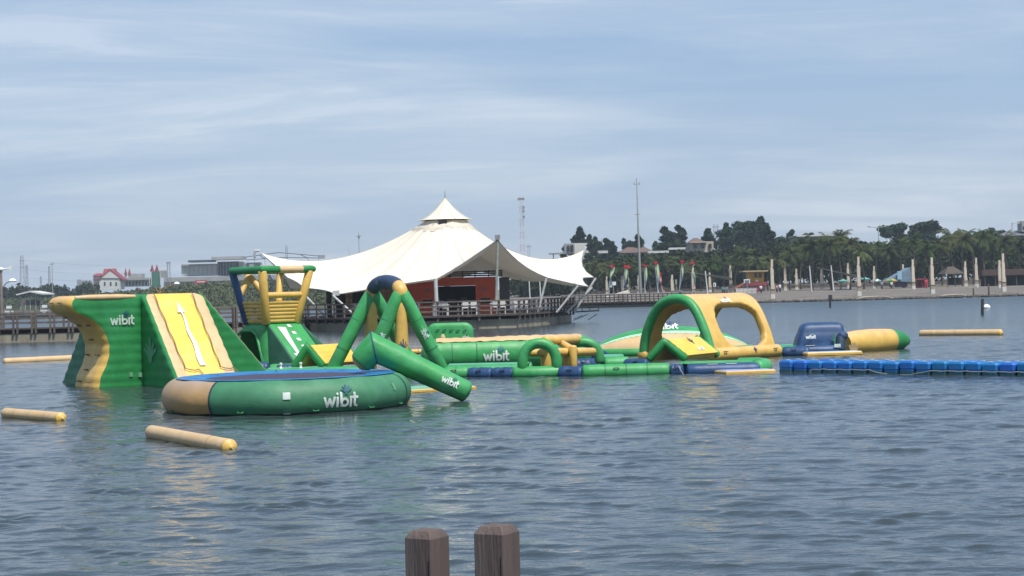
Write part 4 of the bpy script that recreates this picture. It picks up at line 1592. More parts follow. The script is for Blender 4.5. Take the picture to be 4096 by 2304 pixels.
swim_mat('flat green and tan mat floating under the bent log', Zp(1630, 0.0, 46.0), Zp(1905, 0.0, 47.2), 1.6, 0.07, pmat('mint_mat', (0.16, 0.42, 0.26), var=0.2, scale=4), YEL)
swim_mat('thin pale board floating off the navy tunnel raft', Zp(3230, 0.02, 62.6), Zp(3450, 0.02, 62.8), 0.7, 0.10, pmat('pale_mat', (0.45, 0.55, 0.62), var=0.1), YEL)
swim_mat('thin tan board between end raft and blue cube dock', Zp(2905, 0.0, 51.2), Zp(3104, 0.0, 51.6), 0.9, 0.09, pmat('lilac_mat', (0.35, 0.40, 0.60), var=0.1), YEL)


# ------------------------------------------------ navy tunnel and pillow
def navy_tunnel():
    c = Z(3275, 0, 64.8)
    t = thing('tunnel_float', 'navy blue inflatable hump with white lettering beside the tan pillow', 'inflatable tunnel', (c.x, c.y, 0))
    hw = (3375 - 3172) / 2 / FPX * 64.8
    s = stack((0.05, 1.11, 26), lambda z: (-hw + 0.36 * ((z - 0.05) / 1.1) ** 1.4, hw - 0.08 * ((z - 0.05) / 1.1) ** 3, -0.55 + 0.22 * ((z - 0.05) / 1.1) ** 2, 0.55 - 0.30 * ((z - 0.05) / 1.1) ** 2),
              (c.x, c.y, 0), (1, 0, 0), (0, -1, 0), rad=0.16, rib=0.012, rib_h=0.37, edge=0.17)
    merge(*s.values()).build('hump', BLUE, t)
    MB().tube([Z(3178, 0.12, 64.0), Z(3345, 0.12, 64.0)], 0.2, seg=18).build('front_tube', BLUE, t)
    MB().tube([Z(3362, 0.14, 64.0), Z(3362, 0.55, 64.2)], 0.16, seg=14).build('end_tube', SEAM, t)
    MB().tube([Z(3364, 0.62, 64.15), Z(3378, 0.63, 64.3)], 0.15, seg=14).build('end_tube', BLUE_F, t)
    MB().box(Z(3350, 0.30, 63.78), (0.22, 0.02, 0.12)).build('patch', WHITE_W, t)
    MB().box(Z(3240, 0.325, 63.95), (0.32, 0.12, 0.01)).build('patch', WHITE, t)
    word_on(t, flat_surf(Z(3243, 0.62, 64.17), (1, 0, 0), (0, 0.25, 1), 0.085, (0, -1, 0.2), 2, 0.7), WHITE, PALEG)
    mark('handprint', HAND, 0.2, flat_surf(Z(3342, 0.34, 64.15), (1, 0, 0), (0, 0.2, 1), 0.22, (0, -1, 0.2)), pmat('dim_green_print', (0.03, 0.16, 0.12), var=0.1), t)


navy_tunnel()


def pillow():
    p, q = Z(3392, 0.30, 65.6), Z(3560, 0.33, 67.0)
    t = thing('launch_pillow', 'tan inflatable pillow with a pointed green end floating in the water', 'inflatable pillow', ((p.x + q.x) / 2, p.y, 0))
    u = (q - p).normalized()
    ln = (q - p).length
    prof = [(-0.10, 0.36), (0.0, 0.42), (0.18, 0.455), (0.5, 0.47), (0.8, 0.45), (1.0, 0.425)]
    MB().tube([p + u * ln * a for a, r_ in prof], [r_ for a, r_ in prof], seg=26, cap='flat').build('body', YEL, t)
    tip = [(1.0, 0.427), (1.15, 0.39), (1.28, 0.32), (1.40, 0.20), (1.46, 0.08)]
    MB().tube([p + u * ln * a - Vector((0, 0, 0.10 * (a - 1))) for a, r_ in tip], [r_ for a, r_ in tip], seg=26, cap='flat').build('pointed_end', GREEN_D, t)
    MB().tube([p + u * ln * 0.993, p + u * ln * 1.01], 0.434, seg=26, cap=None).build('seam', PALEG, t)
    # torn flap at the tunnel end
    a = p + Vector((-0.05, -0.38, -0.05))
    MB().add([a, a + Vector((0.22, -0.06, 0.10)), a + Vector((0.34, -0.05, -0.12)), a + Vector((0.22, -0.03, -0.26)), a + Vector((0.05, -0.02, -0.18))], [(0, 1, 2, 3, 4)]).build('loose_flap', TAN, t)


pillow()


# ------------------------------------------------ boom logs
def boom(label, p, q, r, rope_end=True, straps=()):
    p, q = Vector(p), Vector(q)
    t = thing('boom_float', label, 'float', ((p.x + q.x) / 2, (p.y + q.y) / 2, 0), 'tan boom floats')
    n = 12
    rng = random.Random(int(q.x * 37) & 255)
    pts = [p.lerp(q, k / n) for k in range(n + 1)]
    MB().tube(pts, [r * (1 + rng.uniform(-0.012, 0.012)) for _ in range(n + 1)], seg=20, bulge=0.55).build('body', YEL if False else TAN, t)
    u = (q - p).normalized()
    MB().tube([q - u * 0.06, q + u * r * 0.15, q + u * r * 0.42, q + u * r * 0.60], [r * 1.012, r * 0.985, r * 0.75, r * 0.30], seg=20).build('gathered_end', YEL, t)
    if rope_end:
        e = q + u * r * 0.6
        MB().tube([e, e + u * 0.12 - Vector((0, 0, 0.05)), e + u * 0.24 - Vector((0, 0, 0.16))], 0.012, seg=6).build('rope', ROPE_G, t)
    for f in straps:
        c = p.lerp(q, f)
        MB().tube([c - u * 0.018, c + u * 0.018], r * 1.02, seg=16, cap=None).build('strap', pmat('old_strap', (0.50, 0.34, 0.17), var=0.3), t)
    return t


boom('tan boom float nearest the camera, drifting below the trampoline', W(608, 1752) + Vector((0, 0, 0.10)), W(918, 1800) + Vector((0, 0, 0.05)), 0.135, straps=(0.8,))
boom('tan boom float with three dark straps in the lower left water', W(25, 1668) + Vector((0, 0, 0.08)), W(244, 1684) + Vector((0, 0, 0.06)), 0.125, straps=(0.22, 0.5, 0.78))
boom('long tan boom float behind the climbing tower by the boardwalk', W(20, 1452) + Vector((0, 0, 0.06)), W(420, 1433) + Vector((0, 0, 0.06)), 0.15, False, straps=(0.3, 0.7))
boom('tan boom float alone in open water near the beach', W(3685, 1342) + Vector((0, 0, 0.09)), W(4002, 1340) + Vector((0, 0, 0.09)), 0.165, straps=(0.15, 0.45, 0.7))


# ------------------------------------------------ blue modular cube dock
DOCKB = pmat('dock_blue_plastic', (0.010, 0.165, 0.50), rough=0.35, var=0.2, scale=3, stain=(0.02, 0.16, 0.46), vary=0.12)
DOCKG = pmat('algae_waterline', (0.02, 0.10, 0.13), rough=0.5, var=0.3, scale=5)


def cube_dock():
    pl, pr = W(3110, 1489), W(4096, 1505)
    u = (pr - pl).normalized()
    w = Vector((-u.y, u.x, 0))
    t = thing('cube_dock', 'blue floating dock of modular plastic cubes reaching out of frame', 'floating dock', pl)
    s = 0.5
    proto = None

    def ringpts(h, z):
        c = 0.055
        return [Vector((x, y, z)) for x, y in ((-h + c, -h), (h - c, -h), (h, -h + c), (h, h - c), (h - c, h), (-h + c, h), (-h, h - c), (-h, -h + c))]
    for i in range(26):
        for j in range(2):
            c = pl + u * (s * (i + 0.5)) + w * (s * (j + 0.5))
            if proto is None:
                m = MB()
                rows = [ringpts(0.235, -0.12), ringpts(0.235, 0.09), ringpts(0.222, 0.10), ringpts(0.222, 0.13), ringpts(0.238, 0.145), ringpts(0.238, 0.285), ringpts(0.20, 0.335)]
                m.grid(rows, cv=True)
                m.add(rows[-1], [tuple(range(8))])
                for k in range(8):
                    m.mi[k] = 1
                me = weld(m)
                proto = me.build('cube', [DOCKB, DOCKG], None, sharp=25)
                proto.parent = t
                proto.location = c - pl
                proto.rotation_euler = (0, 0, math.atan2(u.y, u.x))
                # build() recentred on the box; keep base level
                proto.location.z = -0.12
            else:
                o = proto.copy()
                COL.objects.link(o)
                o.parent = t
                o.location = c - pl
                o.location.z = -0.12 + random.Random(i * 7 + j).uniform(-0.018, 0.018)
    lug = None
    for i in range(27):
        for j, off in enumerate((0.5, 1.0)):
            c = pl + u * (s * i) + w * off
            if lug is None:
                m = MB().lathe((0, 0, 0), [(0.05, 0.10), (0.085, 0.12), (0.085, 0.20), (0.05, 0.21), (0.03, 0.325), (0.075, 0.33), (0.075, 0.342), (0.001, 0.342)], seg=10)
                m.mi = [1 if f[0] >= 50 else 0 for f in m.f]
                lug = m.build('coupling_pin', [DOCKB, pmat('pale_pin', (0.45, 0.58, 0.72), rough=0.4, var=0.1)], None)
                lug.parent = t
                lug.location = c - pl
                lug.location.z = 0.10
            else:
                o = lug.copy()
                COL.objects.link(o)
                o.parent = t
                o.location = c - pl
                o.location.z = 0.10
    pts = []
    for k in range(60):
        q = 1.25 + 11.0 * k / 59
        zz = 0.10
        if 3.1 < q < 5.0:
            zz = 0.10 - 0.13 * math.sin((q - 3.1) / 1.9 * math.pi)
        zz += 0.012 * math.sin(q * 12.6)
        pts.append(pl + u * q - w * 0.03 + Vector((0, 0, zz)))
    pts = [pl + u * 1.17 - w * 0.04 + Vector((0, 0, -0.05)), pl + u * 1.18 - w * 0.04 + Vector((0, 0, 0.06))] + pts
    MB().tube(pts, 0.014, seg=6).build('side_rope', ROPE_G, t)


cube_dock()
# ================================================================== pavilion on its platform
WOOD = pmat('weathered_wood', (0.085, 0.068, 0.058), rough=0.9, var=0.3, scale=6, stretch=(1, 1, 0.25), stain=(0.14, 0.12, 0.105), bump=0.3, bscale=25, vary=0.15)
WOOD_F = pmat('grey_fence_wood', (0.13, 0.105, 0.09), rough=0.9, var=0.3, scale=4, stain=(0.18, 0.16, 0.145), vary=0.18)
WOOD_D = pmat('dark_deck_beam', (0.035, 0.028, 0.024), rough=0.9, var=0.3, scale=3)
CONC = pmat('stained_concrete', (0.30, 0.265, 0.20), rough=0.9, var=0.3, scale=0.8, stain=(0.07, 0.06, 0.04), stretch=(1, 1, 0.4), bump=0.2, bscale=6)
TENTM = pmat('tent_membrane', (0.84, 0.77, 0.63), rough=0.7, var=0.05, scale=0.5, trans=0.08)
STEEL = pmat('white_steel', (0.55, 0.56, 0.54), rough=0.5, var=0.15, scale=4, stain=(0.35, 0.32, 0.28))
REDW = pmat('red_painted_wall', (0.72, 0.12, 0.05), rough=0.7, var=0.15, scale=1.2, stain=(0.62, 0.10, 0.05))
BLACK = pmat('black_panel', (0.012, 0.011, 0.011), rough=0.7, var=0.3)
GREYM = pmat('grey_paint', (0.30, 0.30, 0.29), rough=0.7, var=0.2)

POSTS = {}


def post_mesh(w, h, key, mat):
    if key not in POSTS:
        hw = w / 2
        rows = [[(-a, -a, z), (a, -a, z), (a, a, z), (-a, a, z)] for a, z in ((hw, 0), (hw, h - 0.05), (hw * 0.6, h))]
        m = MB().grid(rows, cv=True)
        m.add(rows[-1], [(0, 1, 2, 3)])
        o = weld(m).build('post_proto', mat, None, sharp=25)
        POSTS[key] = o.data
        bpy.data.objects.remove(o)
    return POSTS[key]


def fence(path, parent, zd, spacing, h=1.05, w=0.14, rails=(0.95, 0.62, 0.30), below=0.25, twin=0.0, mat=None, rail_h=0.10, key='fence', inset=0.06):
    mat = mat or WOOD_F
    pm = post_mesh(w, h + below, (key, w, h + below), mat)
    base = Vector(parent.location)
    rng = random.Random(17)
    for a, b in zip(path, path[1:]):
        a, b = Vector((a[0], a[1], 0)), Vector((b[0], b[1], 0))
        ln = (b - a).length
        n = max(1, round(ln / spacing))
        u = (b - a).normalized()
        for i in range(n + 1):
            for off in ((-twin / 2, twin / 2) if twin else (0,)):
                p = a + u * (ln * i / n + off)
                o = bpy.data.objects.new('post', pm)
                COL.objects.link(o)
                o.parent = parent
                o.location = p - base + Vector((0, 0, zd - below))
                o.rotation_euler = (0, 0, math.atan2(u.y, u.x) + rng.uniform(-0.04, 0.04))
        nrm = Vector((-u.y, u.x, 0))
        for z in rails:
            for i in range(n):
                p, q = a + u * (ln * i / n), a + u * (ln * (i + 1) / n)
                dz = rng.uniform(-0.012, 0.012)
                s = nrm * (w / 2 + 0.026)
                MB().beam(p + s + Vector((0, 0, zd + z + dz)), q + s - u * 0.006 + Vector((0, 0, zd + z - dz)), 0.05, rail_h).build('rail', mat, parent, sharp=0)


# platform -------------------------------------------------------
OUT = [(4.75, 142.0), (2.6, 132.5), (0.45, 125.2), (-2.3, 123.9), (-6.5, 123.4), (-11.0, 125.2), (-14.6, 130.0), (-17.0, 138.0), (-14.0, 150.0), (-6.0, 155.0), (2.0, 152.0)]
plat = thing('pavilion_platform', 'dark railed wooden platform on a stained concrete base under the white tent', 'platform', (-6, 138, 0))


def ring(z, k):
    c = Vector((-6, 138, 0))
    return [Vector((c.x + (x - c.x) * k, c.y + (y - c.y) * k, z)) for x, y in OUT]


m = MB().grid([ring(-0.6, 0.985), ring(0.62, 0.985)], cv=True)
m.build('concrete_base', CONC, plat, sharp=20)
MB().grid([ring(0.60, 0.955), ring(0.86, 0.955)], cv=True).build('deck_beam', WOOD_D, plat, sharp=20)
m = MB().grid([ring(0.84, 1.01), ring(0.95, 1.01)], cv=True)
m.add(ring(0.95, 1.01), [tuple(range(len(OUT)))]); m.add(ring(0.84, 1.01), [tuple(range(len(OUT)))])
m.build('deck', WOOD, plat, sharp=20)
fence([(x, y) for x, y in OUT[:8]], plat, 0.95, 1.25, h=1.0, below=0.40)
# slanting stains of mooring lines on the base are real cables
for a, b in (((1895, 1300), (1935, 1282)), ((2050, 1300), (2080, 1270)), ((2170, 1290), (2215, 1268))):
    p, q = D(a[0], a[1], 123.0), D(b[0], b[1], 123.6)
# gangway stub at the right tip
g = thing('mooring_jetty', 'small black steel jetty sticking out from the right tip of the platform', 'jetty', (5.5, 141, 0))
a, b = Z(2292, 0.80, 139), Z(2396, 0.86, 139)
MB().beam(a, b, 0.5, 0.10).build('deck_beam', BLACK, g)
MB().beam(a + Vector((0, 0, 0.30)), b + Vector((0, 0, 0.24)), 0.06, 0.05).build('hand_rail', BLACK, g)
for f in (0.35, 0.65, 0.99):
    p = a.lerp(b, f)
    MB().beam(p, p + Vector((0, 0, 0.34)), 0.05, 0.05).build('rail_post', BLACK, g)
for x0, y0, x1, y1 in ((2294, 1276, 2330, 1262), (2294, 1282, 2350, 1258), (2352, 1280, 2388, 1256)):
    MB().tube([D(x0, y0, 139), D(x1, y1, 139)], 0.025, seg=6).build('stay', BLACK, g)

# tent -------------------------------------------------------
tent = thing('tensile_tent', 'large white tensile tent with a pointed cap over the platform', 'tent', (-5, 138, 0))
CEN = Vector((D(1783, 900, 138).x, 138, 0))
RIM = [D(1040, 1010, 140), D(1150, 1110, 135), D(1217, 1152, 131), D(1345, 1178, 127.5), D(1742, 1117, 124.6), D(1990, 958, 127), D(2188, 1110, 130.5), D(2320, 1140, 134), D(2352, 1146, 136),
       D(2330, 1112, 138.5), D(2374, 1109, 140), D(2335, 1000, 142.5)]
RIM += [Vector((2.5, 150, 3.3)), Vector((-2.0, 154, 4.6)), Vector((-8, 155, 3.0)), Vector((-14, 152, 4.0)), Vector((-18, 147, 3.2))]
SCAL = [0.02, 0.03, 0.10, 0.05, 0.06, 0.10, 0.03, 0.0, 0.05, 0.12, 0.16, 0.12, 0.08, 0.08, 0.08, 0.08, 0.06]
rimpts = []
nR = len(RIM)
for i in range(nR):
    a, b = RIM[i], RIM[(i + 1) % nR]
    ln = (b - a).length
    ns = max(3, int(ln / 0.7))
    for k in range(ns):
        u = k / ns
        p = a.lerp(b, u)
        inn = (CEN - p); inn.z = 0
        inn.normalize()
        dz = -0.30 * SCAL[i] * ln * 4 * u * (1 - u) if abs(a.z - b.z) > 1.2 else 0.12 * SCAL[i] * ln * 4 * u * (1 - u)
        p = p + inn * (SCAL[i] * ln * 4 * u * (1 - u)) + Vector((0, 0, dz))
        rimpts.append(p)
NECK_R, NECK_Z = 1.62, 7.95
nq = 26


def tent_pt(p, r):
    e = (p - CEN); e.z = 0
    e.normalize()
    n = CEN + e * NECK_R
    hp = p.lerp(Vector((n.x, n.y, p.z)), r)
    sag = 1.25 * min(1.0, max(0.0, (p.z - 2.4) / 3.4))
    z = p.z + (NECK_Z - p.z) * (r ** 1.9) - sag * 4 * r * (1 - r) * (1 - 0.25 * r)
    return Vector((hp.x, hp.y, z))


P = [[tent_pt(p, k / nq) for k in range(nq + 1)] for p in rimpts]
memb = MB().grid(P, cu=True).build('membrane', TENTM, tent, sharp=80)
SEAMW = pmat('tent_seam', (0.46, 0.41, 0.32), rough=0.8, var=0.1)
for i in range(0, len(rimpts), 6):
    rows = []
    a, b = rimpts[i], rimpts[(i + 1) % len(rimpts)]
    s = (b - a).normalized() * 0.022
    rows = []
    for k in range(nq + 1):
        c = tent_pt(a, k / nq)
        rows.append([c - s * (1 - 0.6 * k / nq) + Vector((0, -0.012, 0.022)), c + s * (1 - 0.6 * k / nq) + Vector((0, -0.012, 0.022))])
    MB().grid(rows).build('seam', SEAMW, memb, recalc=False)
MB().tube(rimpts, 0.035, seg=6, closed=True).build('edge_cable', STEEL, memb)
# stained collar, vent box, cap
STAIN = pmat('stained_membrane', (0.62, 0.56, 0.46), rough=0.8, var=0.15, scale=1.5, stain=(0.50, 0.45, 0.36))
rs_ = random.Random(77)
P = []
for p in rimpts:
    r0 = 0.935 + rs_.uniform(-0.03, 0.02)
    P.append([tent_pt(p, r0 + (1 - r0) * k / 6) + Vector((0, -0.02, 0.03)) for k in range(7)])
MB().grid(P, cu=True).build('neck_collar', STAIN, tent, sharp=80)
MB().lathe(CEN, [(NECK_R - 0.02, NECK_Z - 0.1), (NECK_R - 0.02, NECK_Z + 0.25)], seg=40).build('neck_ring', BLACK, tent, sharp=80)
bx = CEN + Vector((-0.15, -NECK_R - 0.10, NECK_Z - 0.22))
MB().box(bx, (0.62, 0.5, 0.62)).build('vent_box', BLACK, tent)
MB().box(bx + Vector((0, -0.27, -0.36)), (0.78, 0.12, 0.12)).build('vent_sill', STAIN, tent)
capz = 9.72
prof = []
for k in range(15):
    r = k / 14
    prof.append((1.92 * (1 - r) + 0.03 * r, NECK_Z + 0.10 + (capz - NECK_Z - 0.10) * (r ** 1.55 * 0.8 + 0.2 * r)))
P = []
for rr_, zz in prof:
    row = []
    for k in range(48):
        w = 2 * math.pi * k / 48
        ex = 1 + 0.06 * abs(math.cos(4 * w)) * (rr_ / 1.92) ** 2
        row.append(CEN + Vector((rr_ * ex * math.cos(w), rr_ * ex * math.sin(w), zz)))
    P.append(row)
cap = MB().grid(P, cv=True).build('cap', TENTM, tent, sharp=80)
for k in range(8):
    w = 2 * math.pi * (k + 0.5) / 8
    pts = [CEN + Vector((rr_ * 1.012 * math.cos(w), rr_ * 1.012 * math.sin(w), zz + 0.012)) for rr_, zz in prof]
    MB().tube(pts, 0.016, seg=5).build('seam', SEAMW, cap)
    e = Vector((math.cos(w), math.sin(w), 0))
    MB().tube([CEN + e * 1.4 + Vector((0, 0, NECK_Z + 0.12)), CEN + e * 2.15 + Vector((0, 0, NECK_Z + 0.10))], 0.035, seg=6).build('spreader', STAIN, cap)
MB().tube([CEN + Vector((0, 0, capz - 0.02)), CEN + Vector((0, 0, capz + 0.55))], [0.03, 0.012], seg=6).build('spike', BLACK, tent)


def mast(p, q, r, name='mast', m=None):
    MB().tube([p, q], r, seg=10, cap='flat').build(name, m or STEEL, tent)


mast(D(1742, 1114, 124.5), D(1748, 1270, 124.5), 0.14)
mast(D(1991, 946, 127), D(1985, 1212, 127), 0.10, 'mast', pmat('grey_green_steel', (0.30, 0.33, 0.29), rough=0.5, var=0.2))
MB().box(D(1990, 955, 127) + Vector((0, 0, 0.1)), (0.36, 0.3, 0.34)).build('mast_head', GREYM, tent)
mast(D(2345, 985, 142.5), D(2312, 1080, 142.5), 0.10)
for x0, y0, x1, y1, d in ((2384, 1112, 2298, 1248, 138), (2314, 1142, 2226, 1250, 133), (2370, 1150, 2266, 1250, 136), (2300, 1132, 2284, 1190, 134), (2186, 1112, 2150, 1256, 130), (2083, 1118, 2062, 1172, 146),
                          (1331, 1182, 1407, 1251, 127), (1210, 1172, 1312, 1277, 130.5), (1075, 1100, 1123, 1178, 140)):
    mast(D(x0, y0, d), D(x1, y1, d), 0.085, 'strut')
MB().box(D(1345, 1172, 127.3), (0.45, 0.3, 0.35)).build('corner_plate', STEEL, tent)
MB().tube([D(1037, 1002, 140), D(1018, 1004, 140), D(1019, 1030, 140)], 0.09, seg=8).build('tip_bracket', STEEL, tent)
mast(Vector((CEN.x, CEN.y, 0.9)), Vector((CEN.x, CEN.y, 8.4)), 0.22)

# kiosk under the tent -------------------------------------------------------
dk = 133.0
kx = lambda px, z: Z(px, z, dk)
ki = thing('red_kiosk', 'red walled bar kiosk with a wide dark counter opening under the tent', 'kiosk', kx(1810, 0.95))
zd = 0.95


def wallbox(px0, px1, z0, z1, name, m, d0=dk, depth=2.6):
    a, b = Z(px0, 0, d0), Z(px1, 0, d0)
    return MB().box(((a.x + b.x) / 2, d0 + depth / 2, (z0 + z1) / 2), (b.x - a.x, depth, z1 - z0)).build(name, m, ki)


wallbox(1618, 1744, zd, 3.62, 'wall', REDW)
wallbox(1906, 1985, zd, 3.62, 'wall', REDW)
wallbox(1744.3, 1905.7, 3.02, 3.615, 'lintel', REDW)
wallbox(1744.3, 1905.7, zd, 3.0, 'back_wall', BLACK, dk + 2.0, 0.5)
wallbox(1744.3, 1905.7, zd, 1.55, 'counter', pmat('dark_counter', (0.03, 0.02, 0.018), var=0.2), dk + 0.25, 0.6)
wallbox(1742.5, 1825, 1.56, 1.62, 'counter_top', GREYM, dk + 0.15, 0.8)
wallbox(1845, 1907.5, 1.585, 1.65, 'counter_top', GREYM, dk + 0.15, 0.8)
for px in (1712, 1945):
    wallbox(px - 21, px + 21, 1.66, 2.08, 'hatch_frame', pmat('gilt_frame', (0.30, 0.20, 0.06), var=0.1), dk - 0.03, 0.1)
    wallbox(px - 19, px + 19, 1.70, 2.04, 'hatch', BLACK, dk - 0.045, 0.1)
for px in (1714, 1940):
    wallbox(px - 10, px + 10, 2.62, 2.86, 'vent_plate', pmat('vent_plate', (0.36, 0.13, 0.10), var=0.2), dk - 0.03, 0.05)
for px, w_, z1 in ((1775, 14, 1.95), (1808, 16, 2.05), (1858, 12, 2.15), (1872, 10, 1.98)):
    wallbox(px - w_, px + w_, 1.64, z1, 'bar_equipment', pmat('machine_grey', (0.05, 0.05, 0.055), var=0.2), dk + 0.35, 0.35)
for k in range(3):
    a = Z(1790, 3.75 + 0.14 * k, dk + 0.6 + 0.5 * k)
    b = Z(2010, 3.72 + 0.16 * k, dk + 0.6 + 0.5 * k)
    MB().beam(a, b, 0.10, 0.10).build('roof_beam', BLACK, ki)
for px in (1800, 1850, 1900, 1955, 2005):
    MB().beam(Z(px, 3.62, dk + 0.3), Z(px, 4.1, dk + 2.0), 0.07, 0.07).build('rafter', BLACK, ki)
a = Z(1990, 0.95, dk + 0.2)
MB().box(a + Vector((0.55, 0.9, 1.3)), (0.75, 1.6, 2.6)).build('side_cupboard', pmat('dark_grey', (0.10, 0.095, 0.09), var=0.2), ki)

# dark lounge block at the left, under the tent
lo = thing('dark_lounge', 'black walled lounge room under the left side of the tent with a pale rock mural', 'room', Z(1480, 0.95, 134))
a, b = Z(1316, 0, 132.5), Z(1616, 0, 134)
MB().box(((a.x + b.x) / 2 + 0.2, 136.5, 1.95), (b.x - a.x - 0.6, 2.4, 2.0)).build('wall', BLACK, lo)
for px in (1318, 1352):
    p = Z(px, 0.95, 131)
    MB().box(p + Vector((0, 0, 0.95)), (0.35, 0.35, 1.9)).build('column', BLACK, lo)
ROCKM = pmat('rock_mural', (0.42, 0.27, 0.16), rough=0.9, var=0.6, scale=3.0, stain=(0.75, 0.72, 0.68))
rng = random.Random(8)
for px0, px1 in ((1512, 1580), (1382, 1410)):
    P = []
    for i in range(9):
        row = []
        for k in range(9):
            q = Z(px0 + (px1 - px0) * i / 8, 1.15 + 1.75 * k / 8, 135.15)
            row.append(q + Vector((rng.uniform(-.03, .03), -rng.uniform(0, 0.16), 0)))
        P.append(row)
    MB().grid(P).build('mural', ROCKM, lo, sharp=20)

# tables and chairs along the railing -------------------------------------------------------
TBL = pmat('white_furniture', (0.62, 0.62, 0.60), rough=0.5, var=0.1)


def table_proto():
    t = thing('cafe_table', 'proto', 'table', (0, 0, 0), 'white cafe tables along the railing')
    MB().box((0, 0, 0.73), (1.15, 0.7, 0.05)).build('table_top', TBL, t)
    for x, y in ((-.5, -.28), (.5, -.28), (-.5, .28), (.5, .28)):
        MB().box((x, y, 0.352), (0.05, 0.05, 0.704)).build('leg', TBL, t)
    return t


tp = table_proto()
spots = [(-1.0, 126.8), (-3.0, 126.3), (-5.0, 126.0), (-7.0, 126.2), (-9.0, 127.4), (0.6, 129.0), (1.8, 132.4), (-10.8, 129.2)]
names = ['nearest the corner mast', 'in front of the red kiosk counter', 'in front of the left red kiosk wall', 'beside the tall golden pillar line', 'in front of the dark lounge', 'below the tall front mast', 'by the right-hand railing', 'at the left end of the railing']
for i, (x, y) in enumerate(spots):
    o = tp if i == 0 else copy_tree(tp)
    o.location = (x, y, 0.95)
    o.rotation_euler = (0, 0, 0.1 * (i % 3))
    o['label'] = 'white cafe table on the platform, ' + names[i]


def chair_proto():
    t = thing('cafe_chair', 'proto', 'chair', (0, 0, 0), 'white cafe chairs on the platform')
    MB().box((0, 0, 0.44), (0.42, 0.42, 0.04)).build('seat', TBL, t)
    MB().box((0, 0.19, 0.68), (0.42, 0.04, 0.42)).build('backrest', TBL, t)
    for x, y in ((-.18, -.18), (.18, -.18), (-.18, .18), (.18, .18)):
        MB().box((x, y, 0.21), (0.04, 0.04, 0.418)).build('leg', TBL, t)
    return t


cp = chair_proto()
k = 0
for i, (x, y) in enumerate(spots):
    for s, sn in ((-0.3, 'left'), (0.3, 'right')):
        o = cp if k == 0 else copy_tree(cp)
        o.location = (x + s, y + 0.62, 0.95)
        o.rotation_euler = (0, 0, 0.2 * s)
        o['label'] = '%s of two white chairs behind the table ' % sn + names[i]
        k += 1

# ------------------------------------------------ left boardwalk
bw = thing('left_boardwalk', 'weathered wooden boardwalk on concrete with twin-post railing at the left edge', 'boardwalk', (-30, 118.5, 0))
FR = [(-52, 119.5), (-36, 118.3), (-24, 118.4), (-18.5, 121.0), (-15.2, 128.2)]


def strip(path, w, z0, z1, name, mat, inset=0.0):
    fr = [Vector((x, y + inset, 0)) for x, y in path]
    bk = [p + Vector((0.4, w, 0)) for p in fr]
    m = MB()
    poly = [fr, bk]
    top = [[Vector((p.x, p.y, z1)) for p in row] for row in poly]
    bot = [[Vector((p.x, p.y, z0)) for p in row] for row in poly]
    m.grid(top); m.grid(bot); m.grid([top[0], bot[0]]); m.grid([top[1], bot[1]])
    m.grid([[top[0][0], top[1][0]], [bot[0][0], bot[1][0]]]); m.grid([[top[0][-1], top[1][-1]], [bot[0][-1], bot[1][-1]]])
    return weld(m).build(name, mat, bw_parent, sharp=20)


bw_parent = bw
strip(FR, 3.0, -0.5, 0.56, 'concrete_base', CONC, 0.15)
strip(FR, 2.6, 0.562, 0.84, 'deck_beam', WOOD_D, 0.40)
strip(FR, 3.2, 0.843, 0.93, 'deck', WOOD, 0.0)
fence(FR, bw, 0.93, 1.18, h=1.05, below=0.34, twin=0.26, rails=(0.92, 0.62, 0.34), w=0.12, rail_h=0.12)
fence([(x, y + 3.0) for x, y in FR[:4]], bw, 0.93, 1.9, h=1.05, below=0.1, rails=(0.92, 0.62), w=0.12, rail_h=0.1)
tg = MB().box(D(1190, 1253, 118.8), (0.5, 0.06, 0.2)).build('notice_board', YEL, None)
tag(tg, 'small yellow notice board on the railing right of the wheelhouse', 'sign')

# ------------------------------------------------ right boardwalk near the beach
bw2 = thing('shore_boardwalk', 'long railed boardwalk running from the tent to the beach', 'boardwalk', (12, 244, 0))
bw_parent = bw2
x0, x1 = Z(2250, 0, 246).x, Z(2778, 0, 240).x
FR2 = [(x0, 247), ((x0 + x1) / 2, 243), (x1, 240)]
strip(FR2, 3.0, -0.4, 0.30, 'concrete_base', pmat('dark_base', (0.05, 0.045, 0.04), var=0.3), 0.1)
strip(FR2, 2.6, 0.302, 0.62, 'deck_beam', WOOD_D, 0.3)
strip(FR2, 3.2, 0.623, 0.72, 'deck', WOOD, 0.0)
WOOD_R = pmat('brown_rail_wood', (0.085, 0.06, 0.05), rough=0.9, var=0.3, scale=4, vary=0.15)
fence(FR2, bw2, 0.72, 0.62, h=1.05, below=0.25, rails=(0.95, 0.62, 0.30), w=0.12, mat=WOOD_R, key='f2')
fence([(x, y + 3.0) for x, y in FR2], bw2, 0.72, 1.6, h=1.05, below=0.05, rails=(0.95, 0.55), w=0.12, mat=pmat('pale_wall', (0.45, 0.42, 0.38), var=0.2), key='f3', rail_h=0.3)

